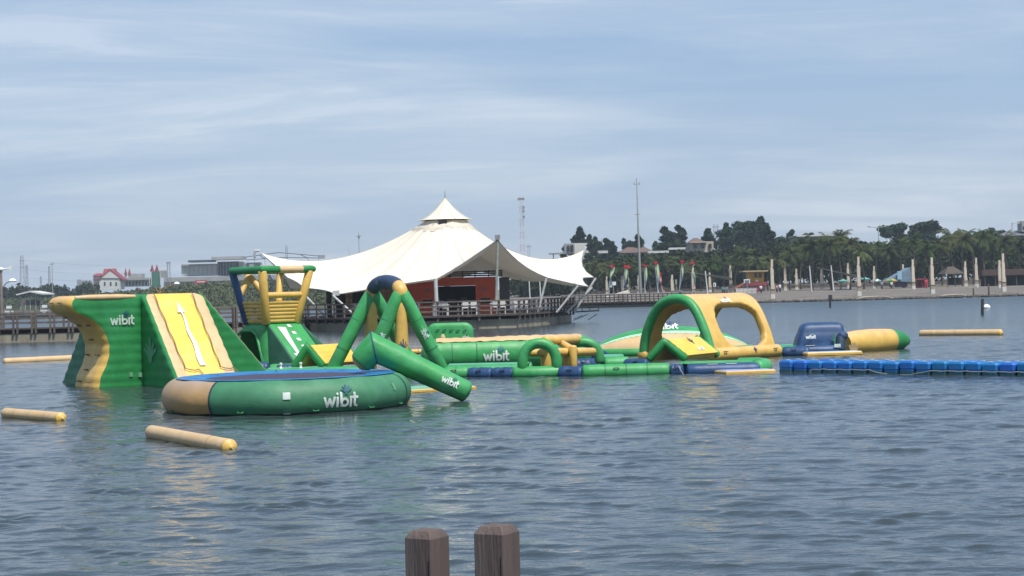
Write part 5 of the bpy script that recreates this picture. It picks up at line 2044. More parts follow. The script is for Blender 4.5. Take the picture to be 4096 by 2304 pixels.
# ------------------------------------------------ foreground posts
def near_post(label, x_edge_l, x_c, x_edge_r, ytop_c, d):
    """square post turned so that one edge faces the camera"""
    sx = (x_c - x_edge_l) / FPX * d
    sy = (x_edge_r - x_c) / FPX * d
    side = math.hypot(sx, sy)
    th = math.atan2(sy, sx)
    # bearing to the camera for this post
    c0 = D(x_c, ytop_c, d)
    e1 = Vector((-math.cos(th), math.sin(th), 0))   # along the left face, away from the corner
    e2 = Vector((math.sin(th), math.cos(th), 0))    # along the right face
    t = thing('wooden_post', label, 'post', (c0.x, c0.y + 0.07, -0.4), 'foreground mooring posts')

    def q(a, b, z):
        return Vector((c0.x, c0.y, z)) + e1 * (a * side) + e2 * (b * side)
    zt = c0.z
    rnd = 0.035
    ringp = [(rnd, 0), (0, rnd), (0, 1 - rnd), (rnd, 1), (1 - rnd, 1), (1, 1 - rnd), (1, rnd), (1 - rnd, 0)]
    rows = []
    notch = zt - 0.155
    for z, k in ((-0.4, 1), (notch - 0.3, 1), (zt - 0.08, 1), (zt, 1), (zt + 0.002, 0.985), (zt + 0.024, 0.72), (zt + 0.025, 0.70)):
        rows.append([q(0.5 + (a - 0.5) * k, 0.5 + (b - 0.5) * k, z) for a, b in ringp])
    m = MB().grid(rows, cv=True)
    m.add(rows[-1], [tuple(range(8))])
    ob = weld(m).build('shaft', NEARW, t, sharp=18)
    # rail housing cut out of the right rear side
    cut = MB().prism([q(0.35, 0.62, notch - 0.2), q(-0.4, 0.62, notch - 0.2), q(-0.4, 1.6, notch - 0.2), q(0.35, 1.6, notch - 0.2)], (0, 0, 0.2)).build('cutter', NEARW, None, sharp=0)
    boolean_cut(ob, cut)
    # crack along the front edge
    MB().box(q(0.10, -0.004, zt - 0.22), (0.0022, 0.003, 0.30), ax=(e1, e2, Vector((0, 0, 1)))).build('crack', BLACK, t)
    return t


NEARW = pmat('old_post_wood', (0.112, 0.082, 0.073), rough=0.85, var=0.28, scale=22, stretch=(1, 1, 0.08), stain=(0.14, 0.115, 0.105), bump=0.25, bscale=70)
near_post('smaller brown wooden post in the foreground, left of the pair', 1612, 1722, 1794, 2160, 6.1)
near_post('taller brown wooden post in the foreground, right of the pair', 1892, 2012, 2080, 2142, 5.9)

# stakes and buoy out on the water
for px, yt, yb, lab in ((3320, 1181, 1229, 'dark thin stake standing in the water near the beach columns'), (3929, 1197, 1257, 'taller dark stake standing in the water near the white buoy')):
    b = W(px, yb)
    t_ = D(px + 1, yt, b.y)
    m = MB().tube([b - Vector((0, 0, 0.3)), t_], 0.11, seg=8)
    if px < 3500:
        m.box(t_ - Vector((0, 0, 0.25)), (0.36, 0.3, 0.55))
    tag(m.build('water_stake', pmat('stake_dark', (0.035, 0.035, 0.04), var=0.2), None), lab, 'stake', 'stakes in the water')
b = W(3946, 1236)
o = MB().lathe(b, [(0.05, -0.1), (0.3, 0.0), (0.34, 0.15), (0.25, 0.32), (0.08, 0.4), (0.01, 0.42)], seg=14).build('buoy', WHITE, None)
tag(o, 'small white buoy floating beside the taller water stake', 'buoy')
# ================================================================== far shore
def ground(px, d):
    return land_z(px, d - shore_d(px))


def gp(px, d):
    return Vector(((px - CXP) / FPX * d, d, ground(px, d)))


def leaf_obj(name, pts, size, seed, mat, parent=None, flat=0.0, off=Vector((0, 0, 0))):
    """many leaf-sized quads at pts"""
    rg = np.random.default_rng(seed)
    n = len(pts)
    a = rg.normal(size=(n, 3)); a[:, 2] *= (1 - flat)
    a /= np.linalg.norm(a, axis=1)[:, None]
    b = rg.normal(size=(n, 3))
    b -= a * (a * b).sum(1)[:, None]
    b /= np.linalg.norm(b, axis=1)[:, None]
    s = size * rg.uniform(0.55, 1.3, n)[:, None]
    P = np.asarray(pts) - np.array(off)
    V = np.stack([P - a * s, P - b * s * 0.55, P + a * s, P + b * s * 0.55], 1).reshape(-1, 3)
    me = bpy.data.meshes.new(name)
    me.vertices.add(4 * n); me.vertices.foreach_set('co', V.ravel())
    me.loops.add(4 * n); me.loops.foreach_set('vertex_index', np.arange(4 * n))
    me.polygons.add(n); me.polygons.foreach_set('loop_start', np.arange(0, 4 * n, 4))
    me.update(calc_edges=True)
    me.validate()
    me.materials.append(mat)
    o = bpy.data.objects.new(name, me)
    COL.objects.link(o)
    if parent:
        o.parent = parent
    else:
        o.location = off
    return o


def blob_pts(rg, blobs):
    out_ = []
    for cx_, cy_, cz_, rx, ry, rz, n in blobs:
        v = rg.normal(size=(n, 3))
        v /= np.linalg.norm(v, axis=1)[:, None]
        v *= (rg.uniform(0.25, 1, n) ** 0.5)[:, None]
        out_.append(v * np.array([rx, ry, rz]) + np.array([cx_, cy_, cz_]))
    return np.concatenate(out_)


def leafmat(name, c, var=0.45, scale=0.5):
    return pmat(name, c, rough=0.75, var=var, scale=scale, vary=0.22, trans=0.08, spec=0.2)


LEAF_D = leafmat('dark_needle_foliage', (0.024, 0.050, 0.022))
LEAF_P = leafmat('palm_foliage', (0.040, 0.062, 0.014))
LEAF_P2 = leafmat('yellowish_palm_foliage', (0.072, 0.086, 0.026))
LEAF_G = leafmat('grove_foliage', (0.030, 0.050, 0.012), scale=0.15)
LEAF_H = leafmat('hill_scrub', (0.080, 0.095, 0.042), scale=0.08)
LEAF_F = leafmat('far_tree_foliage', (0.040, 0.060, 0.030), scale=0.1)
BARK = pmat('bark', (0.11, 0.085, 0.065), rough=0.95, var=0.3, scale=3)

# ---------------------------------------------------------------- vegetation masses (uncountable)
rg = np.random.default_rng(21)
# scrub over the left hill
n = 52000
px = rg.uniform(-350, 1750, n)
pts = []
lump = lambda x, d: 0.9 * np.sin(x * 0.021 + d * 0.13) + 0.7 * np.sin(x * 0.057 - d * 0.21 + 1) + 0.5 * np.sin(x * 0.11 + d * 0.33)
tt = rg.uniform(8, 110, n) ** 1.0
d_ = np.array([shore_d(p) for p in px]) + tt
zz = np.array([land_z(p, t_) for p, t_ in zip(px, tt)])
hgt = np.clip(1.0 + 0.55 * lump(px, d_), 0.15, 3.0) * np.clip(tt / 25, 0.25, 1)
pts = np.stack([(px - CXP) / FPX * d_, d_, zz + hgt * rg.uniform(0, 1, n) ** 0.6], 1)
o = leaf_obj('hill_scrub', pts, 0.42, 1, LEAF_H)
tag(o, 'low olive green scrub covering the hill on the left shore', 'scrub', kind='stuff')
# far wood at the left edge
blobs = []
for i in range(70):
    p = rg.uniform(-350, 370); d0 = rg.uniform(590, 680)
    h = rg.uniform(3.5, 6.5)
    blobs.append(((p - CXP) / FPX * d0, d0, 2.5 + h * 0.5, rg.uniform(3, 6), 3, h * 0.62, 260))
o = leaf_obj('far_wood', blob_pts(rg, blobs), 0.8, 2, LEAF_F)
tag(o, 'far dark wood along the left horizon', 'wood', kind='stuff')
# dense grove behind the palms
blobs = []
TOPY = lambda p: float(np.interp(p, [2050, 2200, 2330, 2420, 2560, 2750, 2950, 3100, 3250, 3350, 3420, 3520, 3650, 3800, 3950, 4100, 4400], [1085, 1062, 1040, 1026, 1008, 1000, 985, 970, 950, 935, 940, 962, 950, 936, 932, 930, 930]))
for i in range(560):
    p = rg.uniform(2080, 4500); d0 = rg.uniform(372, 450)
    zt = 2.5 + (HOR - ROLL * (p - CXP) - TOPY(p)) * d0 / FPX * 1.0
    z0 = ground(p, d0)
    hh = (zt - z0) * rg.uniform(0.55, 0.98)
    r_ = rg.uniform(2.0, 3.6)
    blobs.append(((p - CXP) / FPX * d0, d0, z0 + hh - r_ * 0.7, r_, r_, r_ * 0.8, 150))
    if i % 2 == 0:
        blobs.append(((p - CXP) / FPX * d0, d0, z0 + hh * 0.5, r_, r_, hh * 0.42, 110))
o = leaf_obj('grove', blob_pts(rg, blobs), 0.55, 3, LEAF_G)
tag(o, 'dense green grove filling the ground behind the beach palms', 'grove', kind='stuff')


# ---------------------------------------------------------------- palms
def palm_variant(seed, h):
    rn = random.Random(seed)
    t = thing('palm_tree', 'proto', 'palm tree', (0, 0, 0), 'coconut palms behind the beach')
    lean = rn.uniform(-0.5, 0.5)
    pts = [Vector((lean * (k / 6) ** 2, 0.2 * math.sin(k), h * 0.80 * k / 6)) for k in range(7)]
    MB().tube(pts, [0.20, 0.16, 0.14, 0.13, 0.12, 0.11, 0.10], seg=8).build('trunk', BARK, t)
    top = pts[-1]
    m = MB()
    nf = 20
    for i in range(nf):
        w = 2 * math.pi * (i + rn.uniform(-.3, .3)) / nf
        el = R(rn.uniform(-25, 82))
        ln = rn.uniform(2.6, 3.6)
        e = Vector((math.cos(w), math.sin(w), 0))
        s = Vector((-math.sin(w), math.cos(w), 0))
        p = top.copy()
        ang = el
        spine = [p.copy()]
        for k in range(9):
            p = p + (e * math.cos(ang) + Vector((0, 0, math.sin(ang)))) * (ln / 9)
            ang -= R(rn.uniform(5, 12))
            spine.append(p.copy())
        for k in range(1, 10):
            a, b = spine[k - 1], spine[k]
            wd = 0.75 * math.sin(math.pi * (k + 0.6) / 11) + 0.10
            for sg in (-1, 1):
                for q in (0.25, 0.75):
                    c = a.lerp(b, q)
                    f = (b - a).normalized()
                    tip = c + s * sg * wd * 0.8 + f * 0.30 - Vector((0, 0, wd * rn.uniform(0.35, 0.9)))
                    m.add([c - f * 0.07, c + f * 0.10, tip], [(0, 1, 2)])
    m.build('crown', LEAF_P2 if seed % 3 == 0 else LEAF_P, t, sharp=0, recalc=False)
    return t


palms = [palm_variant(s, 10.0) for s in range(8)]
PAL_X = [2345, 2390, 2432, 2470, 2505, 2560, 2598, 2640, 2682, 2722, 2765, 2805, 2852, 2895, 2940, 2985, 3030, 3072, 3118, 3160, 3205, 3250, 3290, 3325, 3362, 3400, 3455, 3505, 3560, 3605, 3660, 3715, 3768, 3812, 3850, 3893, 3935, 3980, 4030, 4078]
rn = random.Random(33)
used = set()
for i, p in enumerate(PAL_X):
    k = (i * 3) % 8
    o = palms[k] if k not in used else copy_tree(palms[k])
    used.add(k)
    d0 = rn.uniform(322, 372)
    b = gp(p, d0)
    ytop = TOPY(p) - rn.uniform(-40, 22) + (10 if p < 3200 else -12)
    zt = 2.5 + (HOR - ROLL * (p - CXP) - ytop) * d0 / FPX
    s = max(0.55, (zt - b.z) / 9.9)
    o.location = b - Vector((0, 0, 0.1))
    o.rotation_euler = (0, 0, rn.uniform(0, 6.28))
    o.scale = (0.6 + 0.4 * s, 0.6 + 0.4 * s, s)
    o['label'] = 'coconut palm behind the beach, %s from the tent toward the right edge' % ORD[i]


# ---------------------------------------------------------------- skyline trees
def tree_variant(seed, kind):
    rq = np.random.default_rng(seed)
    t = thing('skyline_tree', 'proto', 'tree', (0, 0, 0), 'dark trees on the skyline')
    H_ = 10.0
    m = MB().tube([(0, 0, 0), (0.1, 0, H_ * 0.45), (0.0, 0.1, H_ * 0.93)], [0.22, 0.15, 0.04], seg=7)
    bl = []
    if kind == 'cone':
        for k in range(24):
            f = 0.22 + 0.78 * (k / 23)
            rad = 3.0 * (1 - f) ** 0.8 + 0.28
            w = rq.uniform(0, 6.28)
            q = rad * rq.uniform(0.25, 0.85)
            c = (q * math.cos(w), q * math.sin(w), H_ * f)
            bl.append((*c, 0.42 * rad + 0.25, 0.42 * rad + 0.25, 0.55, 150))
            m.tube([(0, 0, H_ * (f - 0.07)), c], [0.06, 0.02], seg=5)
    else:
        for k in range(28):
            w = rq.uniform(0, 6.28)
            f = rq.uniform(0.28, 0.94)
            rad = 2.7 * math.sqrt(max(0.05, 1 - ((f - 0.55) / 0.45) ** 2))
            q = rad * rq.uniform(0.3, 0.95)
            c = (q * math.cos(w), q * math.sin(w), H_ * f)
            bl.append((*c, 0.95, 0.95, 0.62, 170))
            m.tube([(0, 0, H_ * (f * 0.75)), c], [0.08, 0.02], seg=5)
    m.build('trunk', BARK, t)
    leaf_obj('crown', blob_pts(rq, bl), 0.24, seed, LEAF_D, t)
    return t


cones = [tree_variant(50 + s, 'cone') for s in range(3)]
rounds = [tree_variant(60 + s, 'round') for s in range(3)]
TREES = [(2268, 985, 0.6, 'r'), (2325, 921, 1.0, 'c'), (2366, 950, 0.8, 'c'), (2390, 958, 0.9, 'c'), (2430, 964, 1.1, 'c'), (2456, 976, 0.8, 'c'), (2500, 964, 0.8, 'c'), (2525, 962, 0.9, 'r'), (2556, 950, 1.0, 'c'),
         (2628, 975, 0.9, 'c'), (2668, 919, 1.25, 'c'), (2722, 915, 1.1, 'c'), (2836, 926, 1.1, 'c'), (2908, 905, 0.9, 'c'), (2945, 888, 1.15, 'r'), (2980, 885, 1.2, 'r'), (3018, 902, 0.9, 'c'), (3054, 881, 1.1, 'c'),
         (3080, 915, 1.1, 'c'), (3110, 945, 1.0, 'r'), (3171, 931, 1.0, 'c'), (3216, 932, 0.7, 'r'), (3240, 932, 0.7, 'r'), (3585, 891, 1.25, 'r'), (3620, 930, 1.1, 'r'), (3692, 890, 1.1, 'r'), (3712, 880, 1.1, 'r'), (3985, 905, 1.0, 'r'), (3945, 925, 1.2, 'r'), (3850, 928, 1.2, 'r')]
uc, ur = 0, 0
for i, (p, yt, wsc, kd) in enumerate(TREES):
    src = cones if kd == 'c' else rounds
    if kd == 'c':
        o = src[uc % 3] if uc < 3 else copy_tree(src[uc % 3]); uc += 1
    else:
        o = src[ur % 3] if ur < 3 else copy_tree(src[ur % 3]); ur += 1
    d0 = 465 + 14 * math.sin(i * 2.3)
    b = gp(p, d0)
    zt = 2.5 + (HOR - ROLL * (p - CXP) - yt) * d0 / FPX
    s = (zt - b.z) / 9.9
    o.location = b
    kw = 1.25 if kd == 'c' else 1.0
    o.scale = (s * wsc * kw, s * wsc * kw, s)
    o.rotation_euler = (0, 0, i * 1.7)
    o['label'] = 'dark %s tree on the skyline, %s counting right from the tent' % ('conical' if kd == 'c' else 'round crowned', ORD[i])

# ---------------------------------------------------------------- beach columns
CREAM = pmat('cream_column', (0.64, 0.55, 0.43), rough=0.8, var=0.15, scale=0.8, stain=(0.54, 0.43, 0.33))
CREAM_D = pmat('cream_pedestal', (0.38, 0.31, 0.22), rough=0.85, var=0.2, scale=1.0)
BAND = pmat('brown_band', (0.12, 0.08, 0.06), rough=0.8, var=0.2)


def column_proto():
    t = thing('beach_column', 'proto', 'column', (0, 0, 0), 'cream columns on the beach plaza')
    MB().box((0, 0, 0.35), (0.62, 0.62, 0.70)).build('foot', pmat('white_foot', (0.62, 0.60, 0.54), var=0.15), t)
    MB().box((0, 0, 1.0), (0.56, 0.56, 0.60)).build('pedestal', CREAM_D, t)
    MB().box((0, 0, 1.35), (0.66, 0.66, 0.10)).build('band', BAND, t)
    prof = [(0.30, 1.40), (0.30, 1.9), (0.24, 2.15), (0.20, 2.6), (0.20, 4.35)]
    rows = []
    for w, z in prof:
        rows.append([Vector((-0.27, -0.25, z)), Vector((w, -0.25, z)), Vector((w, 0.25, z)), Vector((-0.27, 0.25, z))])
    m = MB().grid(rows, cv=True)
    m.add(rows[-1], [(0, 1, 2, 3)])
    m.build('shaft', CREAM, t, sharp=25)
    MB().box((-0.02, 0, 4.85), (0.32, 0.34, 1.4)).build('upper_shaft', CREAM, t)
    MB().box((0.16, -0.2, 4.45), (0.16, 0.25, 0.22)).build('floodlight', BAND, t)
    return t


COLS = [(2052, 1120, 1176), (2101, 1116, 1176), (2150, 1116, 1176), (2201, 1116, 1175), (2254, 1118, 1175), (2428, 1104, 1179), (2490, 1101, 1172), (2555, 1100, 1170), (2690, 1098, 1184), (2774, 1057, 1187), (2840, 1089, 1166), (2923, 1047, 1168), (3090, 1036, 1195), (3142, 1049, 1163), (3187, 1074, 1157),
        (3287, 1076, 1155), (3393, 1050, 1155), (3436, 1025, 1184), (3498, 1063, 1154), (3614, 1056, 1151), (3653, 1036, 1157), (3729, 1028, 1175), (3863, 1045, 1147), (3907, 1030, 1150), (4000, 1039, 1151), (4014, 1012, 1165)]
cp_ = column_proto()
for i, (p, yt, yb) in enumerate(COLS):
    o = cp_ if i == 0 else copy_tree(cp_)
    hy_ = HOR - ROLL * (p - CXP)
    # walk out until the plaza meets the seen foot
    best = None
    for dd in np.arange(shore_d(p) + 2, shore_d(p) + 90, 1.0):
        yy = hy_ + (EYE - ground(p, dd)) * FPX / dd
        if best is None or abs(yy - yb) < best[0]:
            best = (abs(yy - yb), dd)
    d0 = best[1]
    b = gp(p, d0)
    zt = 2.5 + (hy_ - yt) * d0 / FPX
    s = (zt - b.z) / 5.55
    o.location = b - Vector((0, 0, 0.05))
    k = 0.92 if p > 2350 else 0.8
    o.scale = (k, k, s)
    o.rotation_euler = (0, 0, 0.15 * math.sin(i * 1.3))
    o['label'] = 'cream column on the beach plaza, %s counting from the tent to the right edge' % ORD[i]

# white leaning poles on the plaza
for i, (p, yt, yb, dx) in enumerate(((2830, 1085, 1170, -9), (3246, 1065, 1158, -8), (3334, 1063, 1158, -10), (2120, 1115, 1176, -4), (2163, 1112, 1176, -5))):
    d0 = 300
    b = gp(p, d0)
    q = D(p + dx, yt, d0)
    o = MB().tube([b, b.lerp(q, 0.08), q], [0.22, 0.12, 0.09], seg=8).build('sail_pole', STEEL, None)
    tag(o, 'white leaning sail pole on the plaza, ' + ['between banners and yellow hut', 'left one of the pair right of the hut', 'right one of the pair right of the hut', 'left one seen under the tent', 'right one seen under the tent'][i], 'pole', 'white sail poles')
# shade sails
for i, (a, b_, c_, dd, lab) in enumerate((((2745, 1086), (2925, 1110), (2930, 1122), 318, 'thin grey shade sail left of the yellow hut'), ((3265, 1068), (3420, 1100), (3425, 1112), 322, 'thin grey shade sail right of the yellow hut'))):
    p, q, r_ = D(*a, dd), D(*b_, dd - 6), D(*c_, dd + 8)
    o = MB().add([p, q, r_, p + Vector((0, 0, -0.06)), q + Vector((0, 0, -0.06)), r_ + Vector((0, 0, -0.06))], [(0, 1, 2), (5, 4, 3), (0, 1, 4, 3), (1, 2, 5, 4), (2, 0, 3, 5)]).build('shade_sail', GREYM, None, sharp=10)
    tag(o, lab, 'shade sail', 'shade sails')

# ---------------------------------------------------------------- tall banners
CLOTH1 = pmat('pale_green_banner', (0.42, 0.56, 0.36), rough=0.8, var=0.25, scale=0.5, trans=0.3)
CLOTH2 = pmat('pale_blue_banner', (0.42, 0.55, 0.58), rough=0.8, var=0.2, scale=0.5, trans=0.3)
REDF = pmat('red_tuft', (0.55, 0.02, 0.04), rough=0.8, var=0.25)
PINK = pmat('pink_banner', (0.50, 0.16, 0.18), rough=0.8, var=0.4, scale=2)
OLIVE = pmat('olive_banner', (0.20, 0.24, 0.06), rough=0.8, var=0.2)


def banner(lab, xt, yt, xb, yb, w, d0, c1, c2, split=0.5):
    top, bot = D(xt, yt, d0), D(xb, yb, d0)
    g_ = gp(xb, d0)
    t = thing('banner_flag', lab, 'banner', g_, 'tall banners by the boardwalk')
    MB().tube([g_, bot, top], [0.06, 0.05, 0.03], seg=6).build('pole', STEEL, t)
    for k, (f0, f1, m_) in enumerate(((0.0, split, c1), (split, 1.0, c2))):
        P = []
        for i in range(13):
            f = f0 + (f1 - f0) * i / 12
            c = top.lerp(bot, f)
            ww = 1.1 * w * (1 - 0.35 * abs(math.sin(f * 5.5 + xt)) ) * (1 - 0.3 * f)
            wav = Vector((0.10 * math.sin(f * 6 + xt), 0.15 * math.cos(f * 7), 0))
            P.append([c + wav + Vector((0.05, 0, 0)), c + wav * 1.3 + Vector((0.05 + ww * 0.5, 0.1 * math.sin(f * 9), 0)), c + wav * 1.6 + Vector((0.05 + ww, 0, 0))])
        MB().grid(P).build('cloth', m_, t, sharp=80)
    m = MB()
    rr = random.Random(int(xt))
    for i in range(26):
        v = Vector((rr.gauss(0, 1), rr.gauss(0, 1), rr.gauss(0, 0.8))).normalized() * rr.uniform(0.2, 0.42)
        c = top + Vector((0.12, 0, 0.1)) + v * 0.6
        m.tube([top + Vector((0.12, 0, 0.1)), c + v * 0.35], [0.09, 0.03], seg=5)
    m.build('red_tuft', REDF, t)
    return t


banner('tall pale green banner with red tuft, nearest the tent', 2446, 1068, 2436, 1150, 0.42, 262, CLOTH1, CLOTH2)
banner('second tall pale banner with red tuft from the tent', 2500, 1070, 2490, 1168, 0.32, 262, CLOTH1, CLOTH2)
banner('narrow olive banner close behind the second pale banner', 2510, 1072, 2516, 1158, 0.16, 266, OLIVE, OLIVE)
banner('third tall pale banner with red tuft, just right of the tall pole', 2576, 1066, 2580, 1170, 0.35, 262, CLOTH1, CLOTH2)
banner('broad pale banner with red tuft beside a pink streamer', 2620, 1057, 2632, 1172, 0.45, 262, CLOTH1, CLOTH2, 0.45)
banner('pink patterned streamer beside the broad pale banner', 2634, 1100, 2652, 1168, 0.22, 264, PINK, PINK)
banner('thin green and teal banner with red tuft above a cyclist', 2726, 1050, 2718, 1160, 0.25, 262, CLOTH1, CLOTH2)
banner('pale pink-edged banner with red tuft on the boardwalk-end column', 2768, 1057, 2771, 1150, 0.40, 254, CLOTH1, PINK, 0.9)


# ---------------------------------------------------------------- box helper for buildings seen on screen
def sbox(px0, px1, y0, y1, d0, depth, name, m_, parent, dz0=None):
    a, b = D(px0, y1, d0), D(px1, y1, d0)
    zt = D((px0 + px1) / 2, y0, d0).z
    zb = (D((px0 + px1) / 2, y1, d0).z) if dz0 is None else dz0
    return MB().box(((a.x + b.x) / 2, d0 + depth / 2, (zt + zb) / 2), (b.x - a.x, depth, zt - zb)).build(name, m_, parent, sharp=0)


WHITEB = pmat('white_plaster', (0.62, 0.62, 0.58), rough=0.8, var=0.12, scale=0.3)
GREYB = pmat('grey_plaster', (0.33, 0.33, 0.32), rough=0.8, var=0.15, scale=0.3)
GLASSB = pmat('dark_window_glass', (0.03, 0.035, 0.04), rough=0.15, var=0.2)
ROOFB = pmat('brown_roof_tile', (0.145, 0.095, 0.08), rough=0.85, var=0.25, scale=0.8)
REDR = pmat('red_roof', (0.26, 0.045, 0.055), rough=0.7, var=0.2, scale=0.6)
GREENT = pmat('green_tower_wall', (0.05, 0.16, 0.11), rough=0.8, var=0.2)
DARKB = pmat('dark_steel_facade', (0.06, 0.07, 0.085), rough=0.5, var=0.2)


def hip_roof(px0, px1, y0, y1, d0, depth, m_, parent, ridge=0.3):
    a, b = D(px0, y1, d0), D(px1, y1, d0)
    zt = D((px0 + px1) / 2, y0, d0).z
    zb = D((px0 + px1) / 2, y1, d0).z
    w = b.x - a.x
    cx_ = (a.x + b.x) / 2
    vs = [(a.x, d0, zb), (b.x, d0, zb), (b.x, d0 + depth, zb), (a.x, d0 + depth, zb), (cx_ - w * ridge / 2, d0 + depth / 2, zt), (cx_ + w * ridge / 2, d0 + depth / 2, zt)]
    return MB().add(vs, [(0, 1, 5, 4), (1, 2, 5), (2, 3, 4, 5), (3, 0, 4), (3, 2, 1, 0)]).build('roof', m_, parent, sharp=10)


def bldg(name, lab, px, d0, cat='house', group=None):
    return thing(name, lab, cat, gp(px, d0), group)


# houses behind the grove
h = bldg('hillside_house', 'white modern house with a rounded end wall above the tent tip', 2310, 455)
sbox(2300, 2362, 972, 1060, 455, 10, 'wall', WHITEB, h)
MB().tube([D(2355, 1000, 456) + Vector((0, 1, 0)), D(2355, 1060, 456) + Vector((0, 1, 0))], 1.6, seg=20, cap='flat').build('rounded_wall', WHITEB, h)
sbox(2260, 2299, 974, 1015, 454, 8, 'wall', GREYB, h)
sbox(2268, 2278, 982, 1005, 453.7, 0.5, 'window', GLASSB, h)
sbox(2282, 2294, 980, 1005, 453.7, 0.5, 'window', GLASSB, h)
sbox(2365, 2432, 1003, 1013, 452, 3, 'parapet', WHITEB, h)
sbox(2196, 2258, 1011, 1016, 453, 5, 'canopy_roof', GREYB, h)
sbox(2212, 2216, 1016, 1040, 453.5, 0.4, 'canopy_post', GREYB, h)
h = bldg('hillside_house', 'brown hip-roofed house below the conical trees beside the tall pole', 2560, 452)
hip_roof(2478, 2622, 977, 1010, 452, 16, ROOFB, h)
sbox(2488, 2612, 1010, 1060, 453, 14, 'wall', WHITEB, h)
sbox(2592, 2676, 1003, 1012, 448, 3, 'parapet', WHITEB, h)
sbox(2500, 2520, 1016, 1040, 452.7, 0.5, 'window', GLASSB, h)
h = bldg('hillside_house', 'brown domed-roof house with cream walls left of the lattice pylon', 2790, 452)
hip_roof(2755, 2828, 949, 972, 452, 12, ROOFB, h, 0.2)
sbox(2762, 2855, 966, 1010, 453, 10, 'wall', pmat('cream_plaster', (0.50, 0.45, 0.34), var=0.12), h)
for a in (2775, 2805, 2835):
    sbox(a, a + 12, 975, 992, 452.6, 0.6, 'window', GLASSB, h)
sbox(2676, 2742, 990, 998, 449, 4, 'parapet', WHITEB, h)
h = bldg('hillside_house', 'white box house with dark glazed front in the middle of the grove', 2910, 455)
sbox(2880, 2940, 980, 987, 455, 6, 'roof', WHITEB, h)
sbox(2880, 2886, 987, 1010, 455, 6, 'wall', WHITEB, h)
sbox(2934, 2940, 987, 1010, 455, 6, 'wall', WHITEB, h)
sbox(2886.4, 2933.6, 987.4, 1010, 457, 3, 'window', GLASSB, h)
sbox(2880, 2940, 1010.3, 1060, 455.5, 5, 'lower_wall', WHITEB, h)
h = bldg('hillside_house', 'long cream flat-roofed house with roof dish on the right skyline', 3260, 450)
sbox(3190, 3330, 945, 1000, 450, 12, 'wall', pmat('cream_plaster', (0.5, 0.45, 0.34)), h)
sbox(3186, 3336, 939, 945, 449, 14, 'roof', WHITEB, h)
sbox(3338, 3392, 932, 990, 452, 8, 'wall', GREYB, h)
for a, b in ((3200, 3218), (3243, 3275), (3285, 3322)):
    sbox(a, b, 952, 975, 449.7, 0.6, 'window', GLASSB, h)
for a in range(3275, 3335, 6):
    sbox(a, a + 0.9, 930, 939, 451, 0.1, 'railing_bar', GREYB, h)
sbox(3272, 3335, 929.2, 930, 451, 0.1, 'hand_rail', GREYB, h)
q = D(3363, 924, 450)
MB().lathe(q, [(0.05, 0.0), (0.5, 0.1), (0.8, 0.32), (0.78, 0.34), (0.4, 0.16), (0.02, 0.06)], seg=16).build('dish', GREYB, h)
MB().tube([q, q - Vector((0, 0, 1.0))], 0.06, seg=6).build('dish_post', GREYB, h)
h = bldg('hillside_house', 'grey roofed house with roof frame at the far right skyline', 4080, 448)
hip_roof(3995, 4260, 918, 940, 448, 14, pmat('grey_roof', (0.16, 0.16, 0.17), var=0.15), h, 0.5)
sbox(4005, 4250, 940, 1000, 449, 12, 'wall', WHITEB, h)
sbox(4088, 4140, 884, 926, 450, 4, 'wall', GREYB, h)
sbox(4050, 4090, 890, 894, 451, 0.6, 'frame_beam', WHITEB, h)
sbox(4050, 4053, 894, 926, 451, 0.6, 'frame_post', WHITEB, h)
sbox(4092, 4098, 905, 918, 449.9, 0.3, 'window', GLASSB, h)

# brown stalls under the palms at the right
h = bldg('beach_stall', 'long brown roofed stall in shade under the right-hand palms', 4020, 318, 'stall')
sbox(3930, 4200, 1075, 1100, 318, 6, 'roof', pmat('rust_roof', (0.075, 0.045, 0.036), var=0.3), h)
sbox(3935, 4195, 1100, 1142, 321, 2, 'back_wall', BLACK, h)
for a in range(3940, 4200, 42):
    sbox(a, a + 3, 1100, 1145, 318.3, 0.2, 'post', BARK, h)
h = bldg('beach_stall', 'brown thatched stall left of the paired columns at right', 3830, 322, 'stall')
hip_roof(3780, 3860, 1065, 1095, 322, 6, pmat('thatch', (0.085, 0.062, 0.042), var=0.35), h)
for a in (3790, 3820, 3850):
    sbox(a, a + 3, 1095, 1150, 322.5, 0.2, 'post', BARK, h)
sbox(3792, 3848, 1110, 1140, 325, 0.5, 'back_wall', BLACK, h)

# yellow lookout hut
h = bldg('lookout_hut', 'yellow wooden hut with flat tan roof on a red base behind the columns', 3022, 302, 'hut')
YW = pmat('yellow_paint', (0.52, 0.32, 0.05), rough=0.7, var=0.15)
sbox(2972, 3072, 1082, 1087, 300, 5, 'roof', pmat('tan_roof', (0.45, 0.36, 0.22), var=0.15), h)
sbox(3000, 3056, 1087.4, 1128, 301, 3.4, 'wall', YW, h)
for a in (3017, 3035):
    sbox(a, a + 12, 1093, 1110, 300.9, 0.3, 'window', GLASSB, h)
sbox(2993, 2998, 1088, 1128, 300.6, 0.3, 'post', YW, h)
sbox(2985, 3068, 1128.3, 1142, 300.4, 4, 'base', REDR, h)
sbox(2996, 3060, 1142.3, 1166, 301, 3, 'lower_wall', pmat('pink_wall', (0.4, 0.2, 0.18), var=0.2), h)
sbox(3021, 3033, 1119, 1126, 300.8, 0.1, 'name_plate', WHITE, h)
sl = bldg('beach_slide', 'low orange-red slide beside the yellow hut', 2960, 298, 'slide')
a_, b_ = D(2992, 1122, 299), D(2938, 1155, 299)
MB().beam(a_, b_, 1.2, 0.16).build('chute', pmat('orange_plastic', (0.45, 0.10, 0.03), var=0.2), sl)
